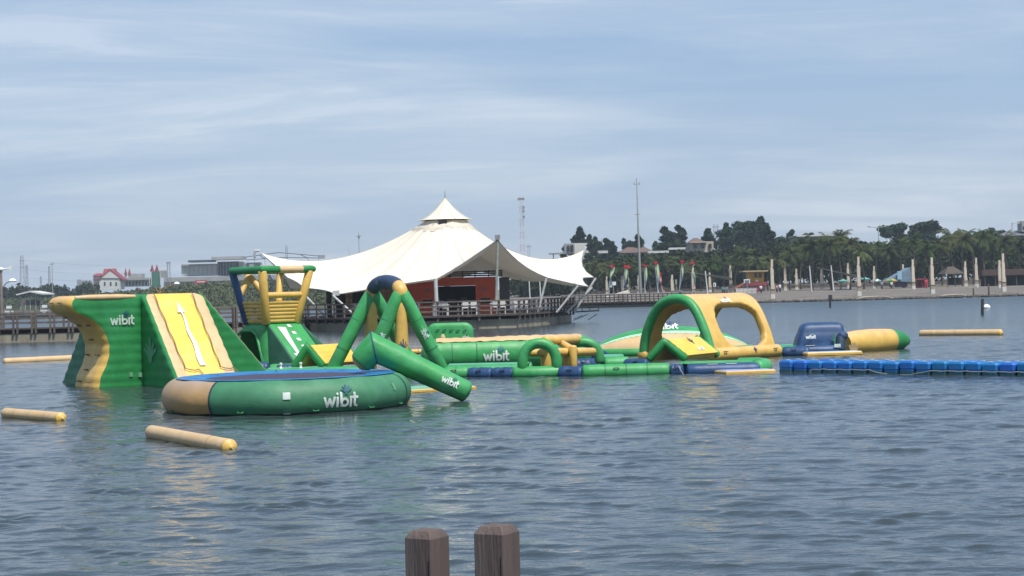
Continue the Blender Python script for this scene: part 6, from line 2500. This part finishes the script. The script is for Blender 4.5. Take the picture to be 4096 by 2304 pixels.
for f in (0.15, 0.5, 0.85):
    p = a_.lerp(b_, f)
    MB().beam(p, Vector((p.x, p.y, gp(2960, 299).z)), 0.12, 0.12).build('support', pmat('orange_plastic', (0.45, 0.1, 0.03)), sl)
fnc = bldg('picket_fence', 'low white picket fence at the foot of the orange slide', 2975, 296, 'fence')
for k in range(16):
    p = gp(2945 + k * 5.2, 296)
    MB().box(p + Vector((0, 0, 0.45)), (0.09, 0.05, 0.9)).build('picket', WHITE, fnc, sharp=0)
p, q = gp(2943, 296.06), gp(3026, 296.06)
MB().beam(p + Vector((0, 0, 0.6)), q + Vector((0, 0, 0.6)), 0.04, 0.08).build('rail', WHITE, fnc, sharp=0)


def board(lab, px0, px1, y0, y1, d0, m_, post=True):
    t = thing('sign_board', lab, 'sign', gp((px0 + px1) / 2, d0), 'boards on the plaza')
    sbox(px0, px1, y0, y1, d0, 0.06, 'panel', m_, t)
    c = (px0 + px1) / 2
    if post:
        p = gp(c, d0 + 0.1)
        MB().tube([p, D(c, y1, d0 + 0.1)], 0.05, seg=6).build('post', GREYM, t)
    return t


t = board('white board with dark lettering rows left of the yellow hut', 2976, 3000, 1117, 1133, 297, WHITE)
for yy in (1121, 1125, 1129):
    sbox(2979, 2997, yy, yy + 1.3, 296.95, 0.03, 'print_line', INK, t)
board('blank white board between the first banners', 2444, 2464, 1127, 1141, 290, WHITE)
t = board('white board with a dark figure left of the dim shade', 2854, 2864, 1131, 1147, 297, WHITE)
sbox(2857.5, 2860, 1134, 1144, 296.95, 0.03, 'print_mark', INK, t)
board('green vertical sign beside the thin banner', 2701, 2708, 1118, 1138, 288, pmat('sign_green', (0.25, 0.32, 0.2), var=0.1))

# white canopy on the boardwalk
cn = thing('low_canopy', 'white slanted canopy roof over a yellow booth on the shore boardwalk', 'canopy', gp(2480, 268))
a, b, c, dd = D(2425, 1188, 266), D(2512, 1162, 266), D(2524, 1180, 266), D(2500, 1187, 266)
vs = [a, D(2440, 1186, 270), D(2515, 1162, 270), b, c, dd]
MB().add([a, b, D(2512, 1160, 271), D(2425, 1186, 271)], [(0, 1, 2, 3)]).add([b, c, D(2524, 1178, 271), D(2512, 1160, 271)], [(0, 1, 2, 3)]).add([a, b, c], [(0, 1, 2)]).build('roof', TENTM, cn, sharp=10)
sbox(2467, 2496, 1182, 1200, 267, 2, 'booth', pmat('booth_yellow', (0.5, 0.36, 0.05), var=0.2), cn)
for px_ in (2432, 2520):
    p = gp(px_, 267)
    MB().tube([Vector((p.x, p.y, 0.3)), D(px_, 1186, 267)], 0.06, seg=6).build('post', STEEL, cn)

# blue A-frame hut, parasols, red stall
h = bldg('blue_hut', 'steep pale blue A-frame hut behind the beach columns', 3600, 326, 'hut')
BLH = pmat('pale_blue_board', (0.16, 0.24, 0.32), rough=0.7, var=0.3, scale=0.7)
p0, p1, p2 = D(3545, 1125, 326), D(3640, 1070, 326), D(3650, 1128, 326)
MB().prism([p0, p1, p2], (0, 4, 0)).build('roof', BLH, h, sharp=10)
sbox(3590, 3608, 1085, 1118, 325.6, 0.2, 'panel', pmat('light_blue', (0.30, 0.48, 0.58), var=0.2), h)
sbox(3592, 3630, 1118.4, 1148, 326.5, 3, 'wall', pmat('purple_wall', (0.10, 0.08, 0.14), var=0.2), h)
h = bldg('red_stall', 'dark red market stall right of the blue hut', 3680, 322, 'stall')
sbox(3664, 3712, 1114, 1119, 321, 4, 'roof', REDR, h)
sbox(3666, 3710, 1119.4, 1152, 323, 2, 'back_wall', pmat('dark_red', (0.16, 0.02, 0.025), var=0.2), h)
for a in (3668, 3688, 3707):
    sbox(a, a + 2, 1119.4, 1152, 321.4, 0.15, 'post', REDR, h)


def parasol(lab, px, yt, yb, wpx, d0, mats_):
    top = D(px, yt, d0)
    r_ = wpx / 2 / FPX * d0
    g_ = gp(px, d0)
    t = thing('parasol', lab, 'parasol', g_, 'parasols on the plaza')
    MB().tube([g_, top], 0.04, seg=6).build('pole', STEEL, t)
    hgt = max(0.35, r_ * 0.35)
    for k in range(8):
        w0, w1 = 2 * math.pi * k / 8, 2 * math.pi * (k + 1) / 8
        e = lambda w, r, z: top + Vector((r * math.cos(w), r * math.sin(w), z))
        MB().add([top, e(w0, r_, -hgt), e(w1, r_, -hgt), e(w0, r_ * 0.98, -hgt - 0.18), e(w1, r_ * 0.98, -hgt - 0.18)], [(0, 1, 2), (1, 3, 4, 2)]).build('canopy_panel', mats_[k % len(mats_)], t, sharp=0)
    return t


parasol('yellow and green parasol in front of the blue hut', 3565, 1113, 1128, 52, 318, [YW, pmat('parasol_green', (0.06, 0.28, 0.10), var=0.15)])
TEAL = pmat('teal_canvas', (0.12, 0.36, 0.32), rough=0.8, var=0.25)
parasol('teal parasol left of the column group at the plaza centre', 3372, 1116, 1130, 46, 330, [TEAL])
parasol('teal parasol just right of the tall front column', 3460, 1108, 1130, 46, 332, [TEAL])
parasol('small teal parasol behind the tenth plaza column group', 3510, 1115, 1128, 30, 330, [TEAL, WHITE])

# ---------------------------------------------------------------- masts, lamps and pylons
LATT = pmat('galvanised_lattice', (0.23, 0.24, 0.25), rough=0.6, var=0.1)
LATT_R = pmat('red_mast_paint', (0.50, 0.07, 0.07), rough=0.6, var=0.1)


def lattice(lab, px, yt, yb, wt, wb, d0, m1, m2=None, bays=10, arms=(), name='pylon', cat='pylon'):
    base = D(px + (yb - yt) * 0.02, yb, d0)
    base.z = ground(px, d0)
    zt = D(px, yt, d0).z
    t = thing(name, lab, cat, base)
    sc = d0 / FPX
    for b in range(bays):
        f0, f1 = b / bays, (b + 1) / bays
        z0, z1 = base.z + (zt - base.z) * f0, base.z + (zt - base.z) * f1
        w0, w1 = (wb + (wt - wb) * f0) * sc / 2, (wb + (wt - wb) * f1) * sc / 2
        m = MB()
        c = Vector((base.x, base.y, 0))
        r_ = max(0.05, 1.0 * sc)
        K = [(-1, -1), (1, -1), (1, 1), (-1, 1)]
        for i in range(4):
            (x, y), (x2, y2) = K[i], K[(i + 1) % 4]
            m.beam(c + Vector((x * w0, y * w0, z0)), c + Vector((x * w1, y * w1, z1)), r_, r_)
            m.beam(c + Vector((x * w0, y * w0, z0)), c + Vector((x2 * w1, y2 * w1, z1)), r_ * 0.6, r_ * 0.6)
            m.beam(c + Vector((x * w1, y * w1, z1)), c + Vector((x2 * w1, y2 * w1, z1)), r_ * 0.6, r_ * 0.6)
        m.build('lattice_bay', m1 if (m2 is None or b % 2 == 0) else m2, t, sharp=0)
    for f, wa in arms:
        z = base.z + (zt - base.z) * f
        MB().beam(Vector((base.x - wa * sc, base.y, z)), Vector((base.x + wa * sc, base.y, z)), 0.12, 0.25).build('cross_arm', m1, t, sharp=0)
    return t


t = lattice('red and white lattice telecom mast behind the tent', 2086, 800, 1040, 12, 20, 600, LATT_R, pmat('white_mast_paint', (0.55, 0.5, 0.5), var=0.1), bays=14, name='telecom_mast', cat='mast')
MB().box(D(2084, 796, 600), (2.2, 0.8, 0.8)).build('antenna', LATT, t)
for k, (dx, y) in enumerate(((8, 830), (8, 845), (9, 868))):
    MB().box(D(2086 + dx, y, 599), (0.7, 0.7, 0.9)).build('antenna', LATT, t)
lattice('faint lattice pylon right of the red and white mast', 2115, 978, 1040, 8, 14, 900, LATT, bays=6, arms=((0.95, 12),))
lattice('lattice power pylon among the skyline trees at right', 2863, 898, 990, 14, 26, 700, LATT, bays=8, arms=((0.96, 14), (0.62, 34), (0.4, 40)))
lattice('tall faint power pylon at the far left horizon', 88, 1023, 1180, 9, 22, 1100, LATT, bays=9, arms=((0.9, 12), (0.75, 14)))
lattice('shorter faint power pylon right of the tall left one', 107, 1060, 1180, 5, 12, 1200, LATT, bays=7, arms=((0.9, 8),))
lattice('faint lattice mast beside the far lamp pole', 197, 1065, 1180, 5, 9, 1100, LATT, bays=8)
lattice('faint short lattice mast above the scrub at far left', 163, 1105, 1170, 4, 7, 1150, LATT, bays=6)
lattice('grey lattice mast between turret and stadium', 674, 1048, 1108, 10, 12, 560, LATT, bays=6, arms=((0.97, 10),))
lattice('faint pylon above the stadium roof frame', 1146, 983, 1060, 6, 10, 900, LATT, bays=6)
lattice('faint water tower frame among the skyline trees', 2411, 955, 1010, 12, 10, 620, LATT, bays=4)


def pole(lab, name, x0, y0, x1, y1, d0, r0, r1, arms=(), cat='pole', m_=None, heads=()):
    top, bot = D(x0, y0, d0), D(x1, y1, d0)
    bot.z = min(bot.z, ground(x1, d0))
    t = thing(name, lab, cat, bot)
    m_ = m_ or pmat('pole_grey', (0.30, 0.33, 0.31), rough=0.6, var=0.15)
    MB().tube([bot, bot.lerp(top, 0.5), top], [r0, (r0 + r1) / 2, r1], seg=10).build('shaft', m_, t)
    for (ax0, ay0, ax1, ay1, r_) in arms:
        MB().tube([D(ax0, ay0, d0), D(ax1, ay1, d0)], r_, seg=6).build('arm', m_, t)
    for (hx, hy_, w_) in heads:
        MB().lathe(D(hx, hy_, d0), [(0.01, 0.18), (w_ * 0.6, 0.15), (w_, 0.0), (w_ * 0.9, -0.06), (0.01, -0.02)], seg=12).build('lamp_head', WHITE, t)
    return t


pole('tall grey telescopic pole with small antenna crossbar', 'antenna_pole', 2546, 712, 2562, 1165, 300, 0.28, 0.06, arms=((2535, 737, 2559, 735, 0.06), (2537, 727, 2537, 740, 0.05), (2557, 727, 2557, 740, 0.05), (2541, 858, 2558, 857, 0.08)))
pole('thin grey mast with a small box top left of the tent cap', 'antenna_pole', 1434, 928, 1438, 1045, 420, 0.16, 0.06, arms=((1425, 946, 1444, 944, 0.09), (1436, 940, 1436, 952, 0.22)))
pole('very thin mast left of the boxed mast', 'antenna_pole', 1396, 985, 1398, 1050, 600, 0.09, 0.05)
pole('double armed street lamp above the right-hand palms', 'street_lamp', 3513, 906, 3516, 1020, 400, 0.12, 0.09, arms=((3472, 907, 3513, 911, 0.06), (3554, 904, 3513, 911, 0.06), (3470, 906, 3480, 908, 0.12), (3548, 904, 3556, 903, 0.12)), cat='street lamp')
pole('slim lamp pole among the faint left pylons', 'lamp_pole', 208, 1048, 212, 1205, 430, 0.12, 0.08, arms=((200, 1057, 216, 1055, 0.10),), cat='lamp')
# lamp post with wind vane at the left edge
vt = pole('lamp post with white wind vane and curved lamp arm at left edge', 'vane_lamp_post', 3, 1078, 8, 1290, 122.5, 0.11, 0.09, arms=((6, 1172, 12, 1150, 0.035), (12, 1150, 24, 1133, 0.035), (24, 1133, 40, 1125, 0.035)), cat='lamp post', heads=((50, 1124, 0.28),), m_=pmat('vane_post', (0.22, 0.18, 0.17), var=0.2))
MB().tube([D(-22, 1074, 122.5), D(5, 1076, 122.5), D(34, 1074, 122.5)], [0.03, 0.06, 0.03], seg=8).build('vane_rod', WHITE, vt)
pp = [D(28, 1076, 122.5), D(38, 1063, 122.5), D(47, 1063, 122.5), D(47, 1080, 122.5), D(36, 1080, 122.5)]
MB().prism(pp, (0, 0.06, 0)).build('vane_tail', WHITE, vt, sharp=10)
MB().lathe(D(4, 1078, 122.5), [(0.14, -0.1), (0.2, 0.0), (0.14, 0.12), (0.02, 0.16)], seg=10).build('vane_hub', WHITE, vt)
pole('ochre bracket lamp standing behind the climbing tower', 'bracket_lamp', 640, 1150, 641, 1200, 160, 0.06, 0.05, arms=((640, 1178, 622, 1152, 0.05), (640, 1178, 662, 1152, 0.05), (662, 1152, 700, 1135, 0.04)), cat='lamp', heads=((707, 1135, 0.28),), m_=pmat('ochre_paint', (0.30, 0.17, 0.06), var=0.2))
# power lines
for k, (y0, y1, lab) in enumerate(((1040, 1062, 'topmost'), (1078, 1092, 'middle'), (1110, 1120, 'lowest'))):
    P_ = []
    for i in range(25):
        f = i / 24
        P_.append(D(88 + 600 * f, y0 + (y1 - y0) * f + 22 * 4 * f * (1 - f) * 0.5, 1000))
    o = MB().tube(P_, 0.045, seg=4).build('power_line', LATT, None)
    tag(o, '%s thin power line strung over the left horizon' % lab, 'power line', 'power lines')

# ---------------------------------------------------------------- left shore buildings
dL = 740
h = bldg('temple_house', 'white gabled house with red tiered roofs on the left hill', 430, dL)
sbox(398, 482, 1112, 1158, dL, 8, 'wall', WHITEB, h)
g0, g1, g2 = D(392, 1122, dL - 0.5), D(440, 1082, dL - 0.5), D(492, 1122, dL - 0.5)
MB().prism([D(398, 1112, dL - 0.4), D(440, 1084, dL - 0.4), D(482, 1112, dL - 0.4)], (0, 7.5, 0)).build('gable', WHITEB, h, sharp=10)
for a, b in ((g0, g1), (g1, g2)):
    MB().add([a, b, b + Vector((0, 9, 0)), a + Vector((0, 9, 0)), a + Vector((0, 0, 0.5)), b + Vector((0, 0, 0.5)), b + Vector((0, 9, 0.5)), a + Vector((0, 9, 0.5))],
             [(0, 1, 2, 3), (4, 5, 6, 7), (0, 1, 5, 4), (3, 2, 6, 7), (0, 3, 7, 4), (1, 2, 6, 5)]).build('roof', REDR, h, sharp=10)
hip_roof(406, 464, 1074, 1112, dL + 3, 6, REDR, h, 0.85)
sbox(374, 402, 1100, 1150, dL + 1, 5, 'tower_wall', WHITEB, h)
for y in (1095, 1110, 1126, 1140):
    hip_roof(369, 408, y - 2, y + 8, dL, 7, REDR, h, 0.6)
for a in (416, 440, 462):
    sbox(a, a + 6, 1128, 1142, dL - 0.15, 0.3, 'window', GLASSB, h)
h = bldg('turret_hall', 'grey hall with two small red cone turrets behind the red-roofed house', 530, dL + 20)
sbox(482, 600, 1112, 1120, dL + 18, 10, 'roof', GREYB, h)
sbox(486, 598, 1120.3, 1146, dL + 20, 7, 'wall', WHITEB, h)
for a in range(490, 596, 13):
    sbox(a, a + 7, 1126, 1142, dL + 19.8, 0.4, 'window', GLASSB, h)
sbox(514, 568, 1095, 1111.5, dL + 22, 6, 'upper_wall', GREYB, h)
for px_, yt in ((503, 1070), (518, 1072)):
    p, q = D(px_, 1098, dL + 19), D(px_, yt, dL + 19)
    MB().lathe((p.x, p.y, p.z), [(0.72, 0.0), (0.3, (q.z - p.z) * 0.55), (0.02, q.z - p.z)], seg=10).build('turret_roof', REDR, h)
    MB().lathe((p.x, p.y, p.z - 1.4), [(0.45, 0), (0.45, 1.4)], seg=10).build('turret_wall', GREYB, h)
h = bldg('green_turret', 'green playground tower with two red cone roofs on the left hill', 617, dL - 10)
sbox(606, 638, 1086, 1150, dL - 10, 3, 'wall', GREENT, h)
for px_ in (607, 626):
    p, q = D(px_, 1086, dL - 10), D(px_, 1056, dL - 10)
    MB().lathe((p.x, p.y + 1, p.z), [(0.95, 0.0), (0.45, (q.z - p.z) * 0.5), (0.02, q.z - p.z)], seg=4).build('turret_roof', REDR, h)
for a in (597, 605, 641):
    sbox(a, a + 2, 1086, 1140, dL - 11, 0.15, 'post', WHITEB, h)
sbox(640, 662, 1082, 1110, dL - 6, 3, 'side_wall', GREYB, h)

h = bldg('stadium', 'large grey and white waterside hall with dark facade and open roof frame', 900, 780, 'building')
sbox(655, 1330, 1102, 1120, 757.5, 14, 'long_wall', GREYB, h)
sbox(655, 1330, 1120.3, 1150, 760.5, 8, 'lower_wall', WHITEB, h)
sbox(726, 870, 1062, 1101.6, 780, 20, 'drum_wall', WHITEB, h)
sbox(724, 872, 1056, 1061.6, 778.5, 22, 'drum_roof', GREYB, h)
for a in range(740, 868, 18):
    sbox(a, a + 1, 1064, 1100, 779.7, 0.3, 'panel_joint', GREYB, h)
sbox(871, 955, 1046, 1101.6, 783, 18, 'dark_facade', DARKB, h)
for a in range(880, 950, 12):
    sbox(a, a + 3, 1048, 1100, 782.25, 0.6, 'fin', GREYB, h)
sbox(752, 850, 1040, 1048, 774, 10, 'roof_slab', DARKB, h)
sbox(845, 970, 1026, 1038, 772.5, 12, 'roof_slab', GREYB, h)
sbox(956, 990, 1050, 1101.6, 781.5, 12, 'end_wall', WHITEB, h)
sbox(985, 1040, 1050, 1075, 777, 6, 'sign_panel', DARKB, h)
mark('sign_print', [[(0, 0), (0, 1), (0.6, 1), (0.6, 0.5), (0, 0.5)], [(1.0, 0), (1.6, 0), (1.0, 0.7), (1.3, 1), (1.6, 0.8)]], 0.2, flat_surf(D(1000, 1068, 776.7), (1, 0, 0), (0, 0, 1), 1.0, (0, -1, 0)), WHITEB, h)
sbox(1041, 1180, 1058, 1101.6, 778.5, 8, 'white_wall', WHITEB, h)
sbox(1060, 1210, 1098, 1101.8, 768, 5, 'white_awning', WHITEB, h)
for (x0, y0, x1, y1) in ((985, 1028, 1115, 1010), (1115, 1010, 1275, 1024), (985, 1040, 1120, 1030), (1120, 1030, 1275, 1032), (1040, 1022, 1060, 1036), (1200, 1018, 1230, 1032)):
    MB().beam(D(x0, y0, 780), D(x1, y1, 780), 0.3, 0.3).build('roof_truss', DARKB, h, sharp=0)
for a, y in ((1018, 1000), (1060, 1020), (1105, 1030), (1275, 1018), (1233, 1030)):
    sbox(a, a + 2.5, y, 1101, 780, 0.2, 'frame_post', GREYB, h)
sbox(1276, 1298, 1020, 1034, 780, 2, 'equipment_box', GREYB, h)
tr = bldg('red_banner_wall', 'red banner panel with white writing below the grey hall', 805, 700, 'banner')
sbox(780, 828, 1121, 1137, 700, 0.5, 'panel', pmat('banner_red', (0.45, 0.03, 0.05), var=0.15), tr)
sbox(788, 820, 1126, 1129, 699.9, 0.05, 'print_line', WHITE, tr)
o = bldg('far_block', 'faint pale tower block on the left horizon', 325, 1200, 'building')
sbox(312, 342, 1122, 1170, 1200, 20, 'wall', pmat('far_block', (0.3, 0.31, 0.33), var=0.1), o)
sbox(308, 316, 1118, 1170, 1195, 8, 'stair_tower', pmat('far_block', (0.3, 0.31, 0.33)), o)

# shelter with white gable roof at the far left + far boardwalk
sh = thing('lake_shelter', 'open shelter with white gabled roof at the far left shore', 'shelter', gp(118, 340))
sh.location.z = 0.5
a, r0, b = D(64, 1182, 330), D(118, 1169, 330), D(174, 1179, 330)
for p, q in ((a, r0), (r0, b)):
    MB().add([p, q, q + Vector((0, 8, 0)), p + Vector((0, 8, 0)), p + Vector((0, 0, 0.25)), q + Vector((0, 0, 0.25)), q + Vector((0, 8, 0.25)), p + Vector((0, 8, 0.25))],
             [(0, 1, 2, 3), (4, 5, 6, 7), (0, 1, 5, 4), (3, 2, 6, 7), (0, 3, 7, 4), (1, 2, 6, 5)]).build('roof', WHITEB, sh, sharp=10)
for px_ in (82, 100, 120, 142, 162):
    p = D(px_, 1181, 331)
    MB().tube([Vector((p.x, p.y, 0.0)), p], 0.10, seg=6).build('post', GREYB, sh)
sbox(84, 160, 1200, 1222, 337, 0.5, 'back_wall', pmat('shelter_clutter', (0.22, 0.16, 0.13), var=0.4, scale=1), sh)
fb = thing('far_boardwalk', 'thin dark railed boardwalk across the far left water', 'boardwalk', (-88, 320, 0))
bw_parent = fb
FR3 = [((-260 - CXP) / FPX * 320, 320), ((190 - CXP) / FPX * 320, 320), ((700 - CXP) / FPX * 330, 330)]
strip(FR3, 2.5, -0.4, 0.5, 'concrete_base', WOOD_D)
fence(FR3, fb, 0.5, 2.2, h=1.0, below=0.1, rails=(0.9, 0.55, 0.2), w=0.16, key='f4', rail_h=0.14)
for px_, lab in ((36, 'white cart left of the far shelter'), (178, 'white cart right of the far shelter')):
    p = D(px_, 1212, 326)
    t = thing('white_cart', lab, 'cart', (p.x, p.y, 0.5), 'white carts on the far boardwalk')
    MB().box((p.x, p.y, 1.15), (1.4, 0.8, 0.7)).build('body', WHITE, t)
    MB().box((p.x, p.y, 2.0), (0.8, 0.7, 0.5)).build('top', WHITE, t)
    for s in (-0.5, 0.5):
        MB().tube([(p.x + s, p.y - 0.45, 0.75), (p.x + s, p.y - 0.38, 0.75)], 0.25, seg=12, cap='flat').build('wheel', BLACK, t)


# ---------------------------------------------------------------- people
SKIN = pmat('skin', (0.28, 0.15, 0.09), rough=0.6, var=0.05)
HAIR = pmat('dark_hair', (0.012, 0.01, 0.009), rough=0.7, var=0.1)


def person(lab, loc, shirt, pants, hgt=1.6, rz=0.0, lean=0.0, sit=False, stride=0.12):
    t = thing('person', lab, 'person', loc, None, rz)
    s = hgt / 1.7
    hipz = 0.46 if sit else 0.88
    J = {}
    J['pel'] = (0, 0, hipz); J['chest'] = (0, -lean * 0.4, hipz + 0.42); J['neck'] = (0, -lean * 0.55, hipz + 0.57); J['head'] = (0, -lean * 0.62, hipz + 0.68); J['crown'] = (0, -lean * 0.62, hipz + 0.80)
    E = [('pel', 'chest'), ('chest', 'neck'), ('neck', 'head'), ('head', 'crown')]
    rad = {'pel': 0.14, 'chest': 0.15, 'neck': 0.055, 'head': 0.095, 'crown': 0.08}
    for sg, nm in ((-1, 'l'), (1, 'r')):
        J['sh' + nm] = (0.19 * sg, -lean * 0.5, hipz + 0.50); J['el' + nm] = (0.24 * sg, -lean * 0.5 - 0.05, hipz + 0.22); J['wr' + nm] = (0.22 * sg, -lean * 0.6 - 0.18, hipz + 0.02); J['ha' + nm] = (0.21 * sg, -lean * 0.6 - 0.24, hipz - 0.06)
        rad.update({'sh' + nm: 0.065, 'el' + nm: 0.045, 'wr' + nm: 0.032, 'ha' + nm: 0.035})
        E += [('chest', 'sh' + nm), ('sh' + nm, 'el' + nm), ('el' + nm, 'wr' + nm), ('wr' + nm, 'ha' + nm)]
        if sit:
            J['hi' + nm] = (0.10 * sg, -0.05, 0.46); J['kn' + nm] = (0.12 * sg, -0.45, 0.47); J['an' + nm] = (0.12 * sg, -0.45, 0.06); J['to' + nm] = (0.12 * sg, -0.60, 0.03)
        else:
            J['hi' + nm] = (0.10 * sg, 0, 0.82); J['kn' + nm] = (0.11 * sg, -0.5 * stride * sg, 0.47); J['an' + nm] = (0.11 * sg, stride * sg, 0.07); J['to' + nm] = (0.12 * sg, stride * sg - 0.15, 0.03)
        rad.update({'hi' + nm: 0.09, 'kn' + nm: 0.06, 'an' + nm: 0.04, 'to' + nm: 0.035})
        E += [('pel', 'hi' + nm), ('hi' + nm, 'kn' + nm), ('kn' + nm, 'an' + nm), ('an' + nm, 'to' + nm)]
    keys = list(J)
    me = bpy.data.meshes.new('body')
    me.from_pydata([tuple(c * s for c in J[k]) for k in keys], [(keys.index(a), keys.index(b)) for a, b in E], [])
    me.materials.append(SKIN)
    o = bpy.data.objects.new('body', me)
    COL.objects.link(o); o.parent = t
    sk = o.modifiers.new('skin', 'SKIN')
    lay = me.skin_vertices[0] if me.skin_vertices else None
    if lay is None:
        bm = bmesh.new(); bm.from_mesh(me)
        bm.verts.layers.skin.verify()
        bm.to_mesh(me); bm.free()
        lay = me.skin_vertices[0]
    for i, k in enumerate(keys):
        lay.data[i].radius = (rad[k] * s, rad[k] * s)
        lay.data[i].use_root = (k == 'pel')
    sk.use_smooth_shade = True
    sb = o.modifiers.new('sub', 'SUBSURF'); sb.levels = 1; sb.render_levels = 1

    def tb(names, rs, nm, m_):
        m = MB()
        m.tube([Vector(J[k]) * s for k in names], [r_ * s for r_ in rs], seg=10)
        return m
    m = tb(['pel', 'chest', 'neck'], [0.185, 0.20, 0.10], 'shirt', shirt)
    for nm in 'lr':
        m2 = tb(['chest', 'sh' + nm, 'el' + nm], [0.10, 0.10, 0.075], '', shirt)
        m.add(m2.v, m2.f)
    off = Vector(t.location)
    m.v = [tuple(Vector(v) + off) for v in m.v]
    m.build('shirt', shirt, t)
    m = MB()
    for nm in 'lr':
        m2 = tb(['pel', 'hi' + nm, 'kn' + nm, 'an' + nm], [0.15, 0.12, 0.09, 0.07], '', pants)
        m.add(m2.v, m2.f)
    m.v = [tuple(Vector(v) + off) for v in m.v]
    m.build('trousers', pants, t)
    c = Vector(J['crown']) * s + off
    MB().lathe(c - Vector((0, 0, 0.07 * s)), [(0.105 * s, 0), (0.112 * s, 0.05 * s), (0.085 * s, 0.11 * s), (0.02 * s, 0.135 * s)], seg=10).build('hair', HAIR, t)
    return t


WS, PS = pmat('white_shirt', (0.62, 0.62, 0.64), var=0.08), pmat('dark_trousers', (0.03, 0.03, 0.045), var=0.1)
RS, TS = pmat('red_dress', (0.50, 0.02, 0.05), var=0.1), pmat('teal_shirt', (0.07, 0.32, 0.34), var=0.1)
PKS, GS = pmat('pink_shirt', (0.55, 0.28, 0.30), var=0.1), pmat('grey_shirt', (0.22, 0.25, 0.28), var=0.1)
person('person in white shirt and dark trousers walking right of the tall front column', gp(3119, 300), WS, PS, 1.45, 0.6)
person('person in pale pink top walking beside the one in white shirt', gp(3107, 301), PKS, PS, 1.3, -0.4)
person('person in white shirt standing before the yellow hut', gp(3043, 297), WS, PS, 1.35, 0.2)
person('small person in magenta top left of the white shirt by the hut', gp(3027, 298), RS, RS, 1.0, 0.0)
person('person in teal shirt left of the orange slide', gp(2890, 300), TS, PS, 1.3, 1.2)
person('person in pink top standing next to the second teal shirt', gp(2907, 301), PKS, PS, 1.25, -1.2)
person('second person in teal shirt beside the orange slide column', gp(2898, 303), TS, PS, 1.2, -0.8)
person('person all in red in front of the red stall', gp(3704, 306), RS, RS, 1.6, 0.1)
person('person in grey shirt near the yellow and green parasol', gp(3527, 308), GS, PS, 1.4, 0.4)
person('person in white shirt under the yellow and green parasol', gp(3566, 314), WS, PS, 1.3, -0.4)
p = Z(2721, 0.72, 243.5)
person('person in pale shirt leaning on the shore boardwalk rail', p, GS, PS, 1.55, 0.0, lean=0.5)
p = Z(1757, 0.95, 127.5)
person('person in white shirt sitting on a platform chair below the kiosk', p, WS, PS, 1.6, 0.4, sit=True)

# long pale hose lying along the water edge
pts = []
for k in range(60):
    px_ = 3420 + 620 * k / 59
    y_ = float(np.interp(px_, [3420, 3500, 3600, 3720, 3800, 3880, 3950, 4040], [1204, 1196, 1189, 1189, 1183, 1178, 1181, 1187]))
    d0 = 252.5 + 2.0 * math.sin(k * 0.21)
    q = gp(px_, d0)
    pts.append(q + Vector((0, 0, 0.14)))
o = MB().tube(pts, 0.09, seg=8).build('float_hose', pmat('pale_hose', (0.42, 0.36, 0.28), var=0.2), None)
tag(o, 'long pale hose lying along the edge of the beach', 'hose')
for px_, yt in ((3893, 1152), (3954, 1138)):
    b = gp(px_, 254)
    o = MB().tube([b - Vector((0, 0, 0.2)), D(px_, yt, 254)], [0.14, 0.10], seg=7).build('beach_stake', BARK, None)
    tag(o, '%s brown stake in the beach edge beside the hose' % ('shorter' if px_ < 3900 else 'taller'), 'stake', 'beach stakes')
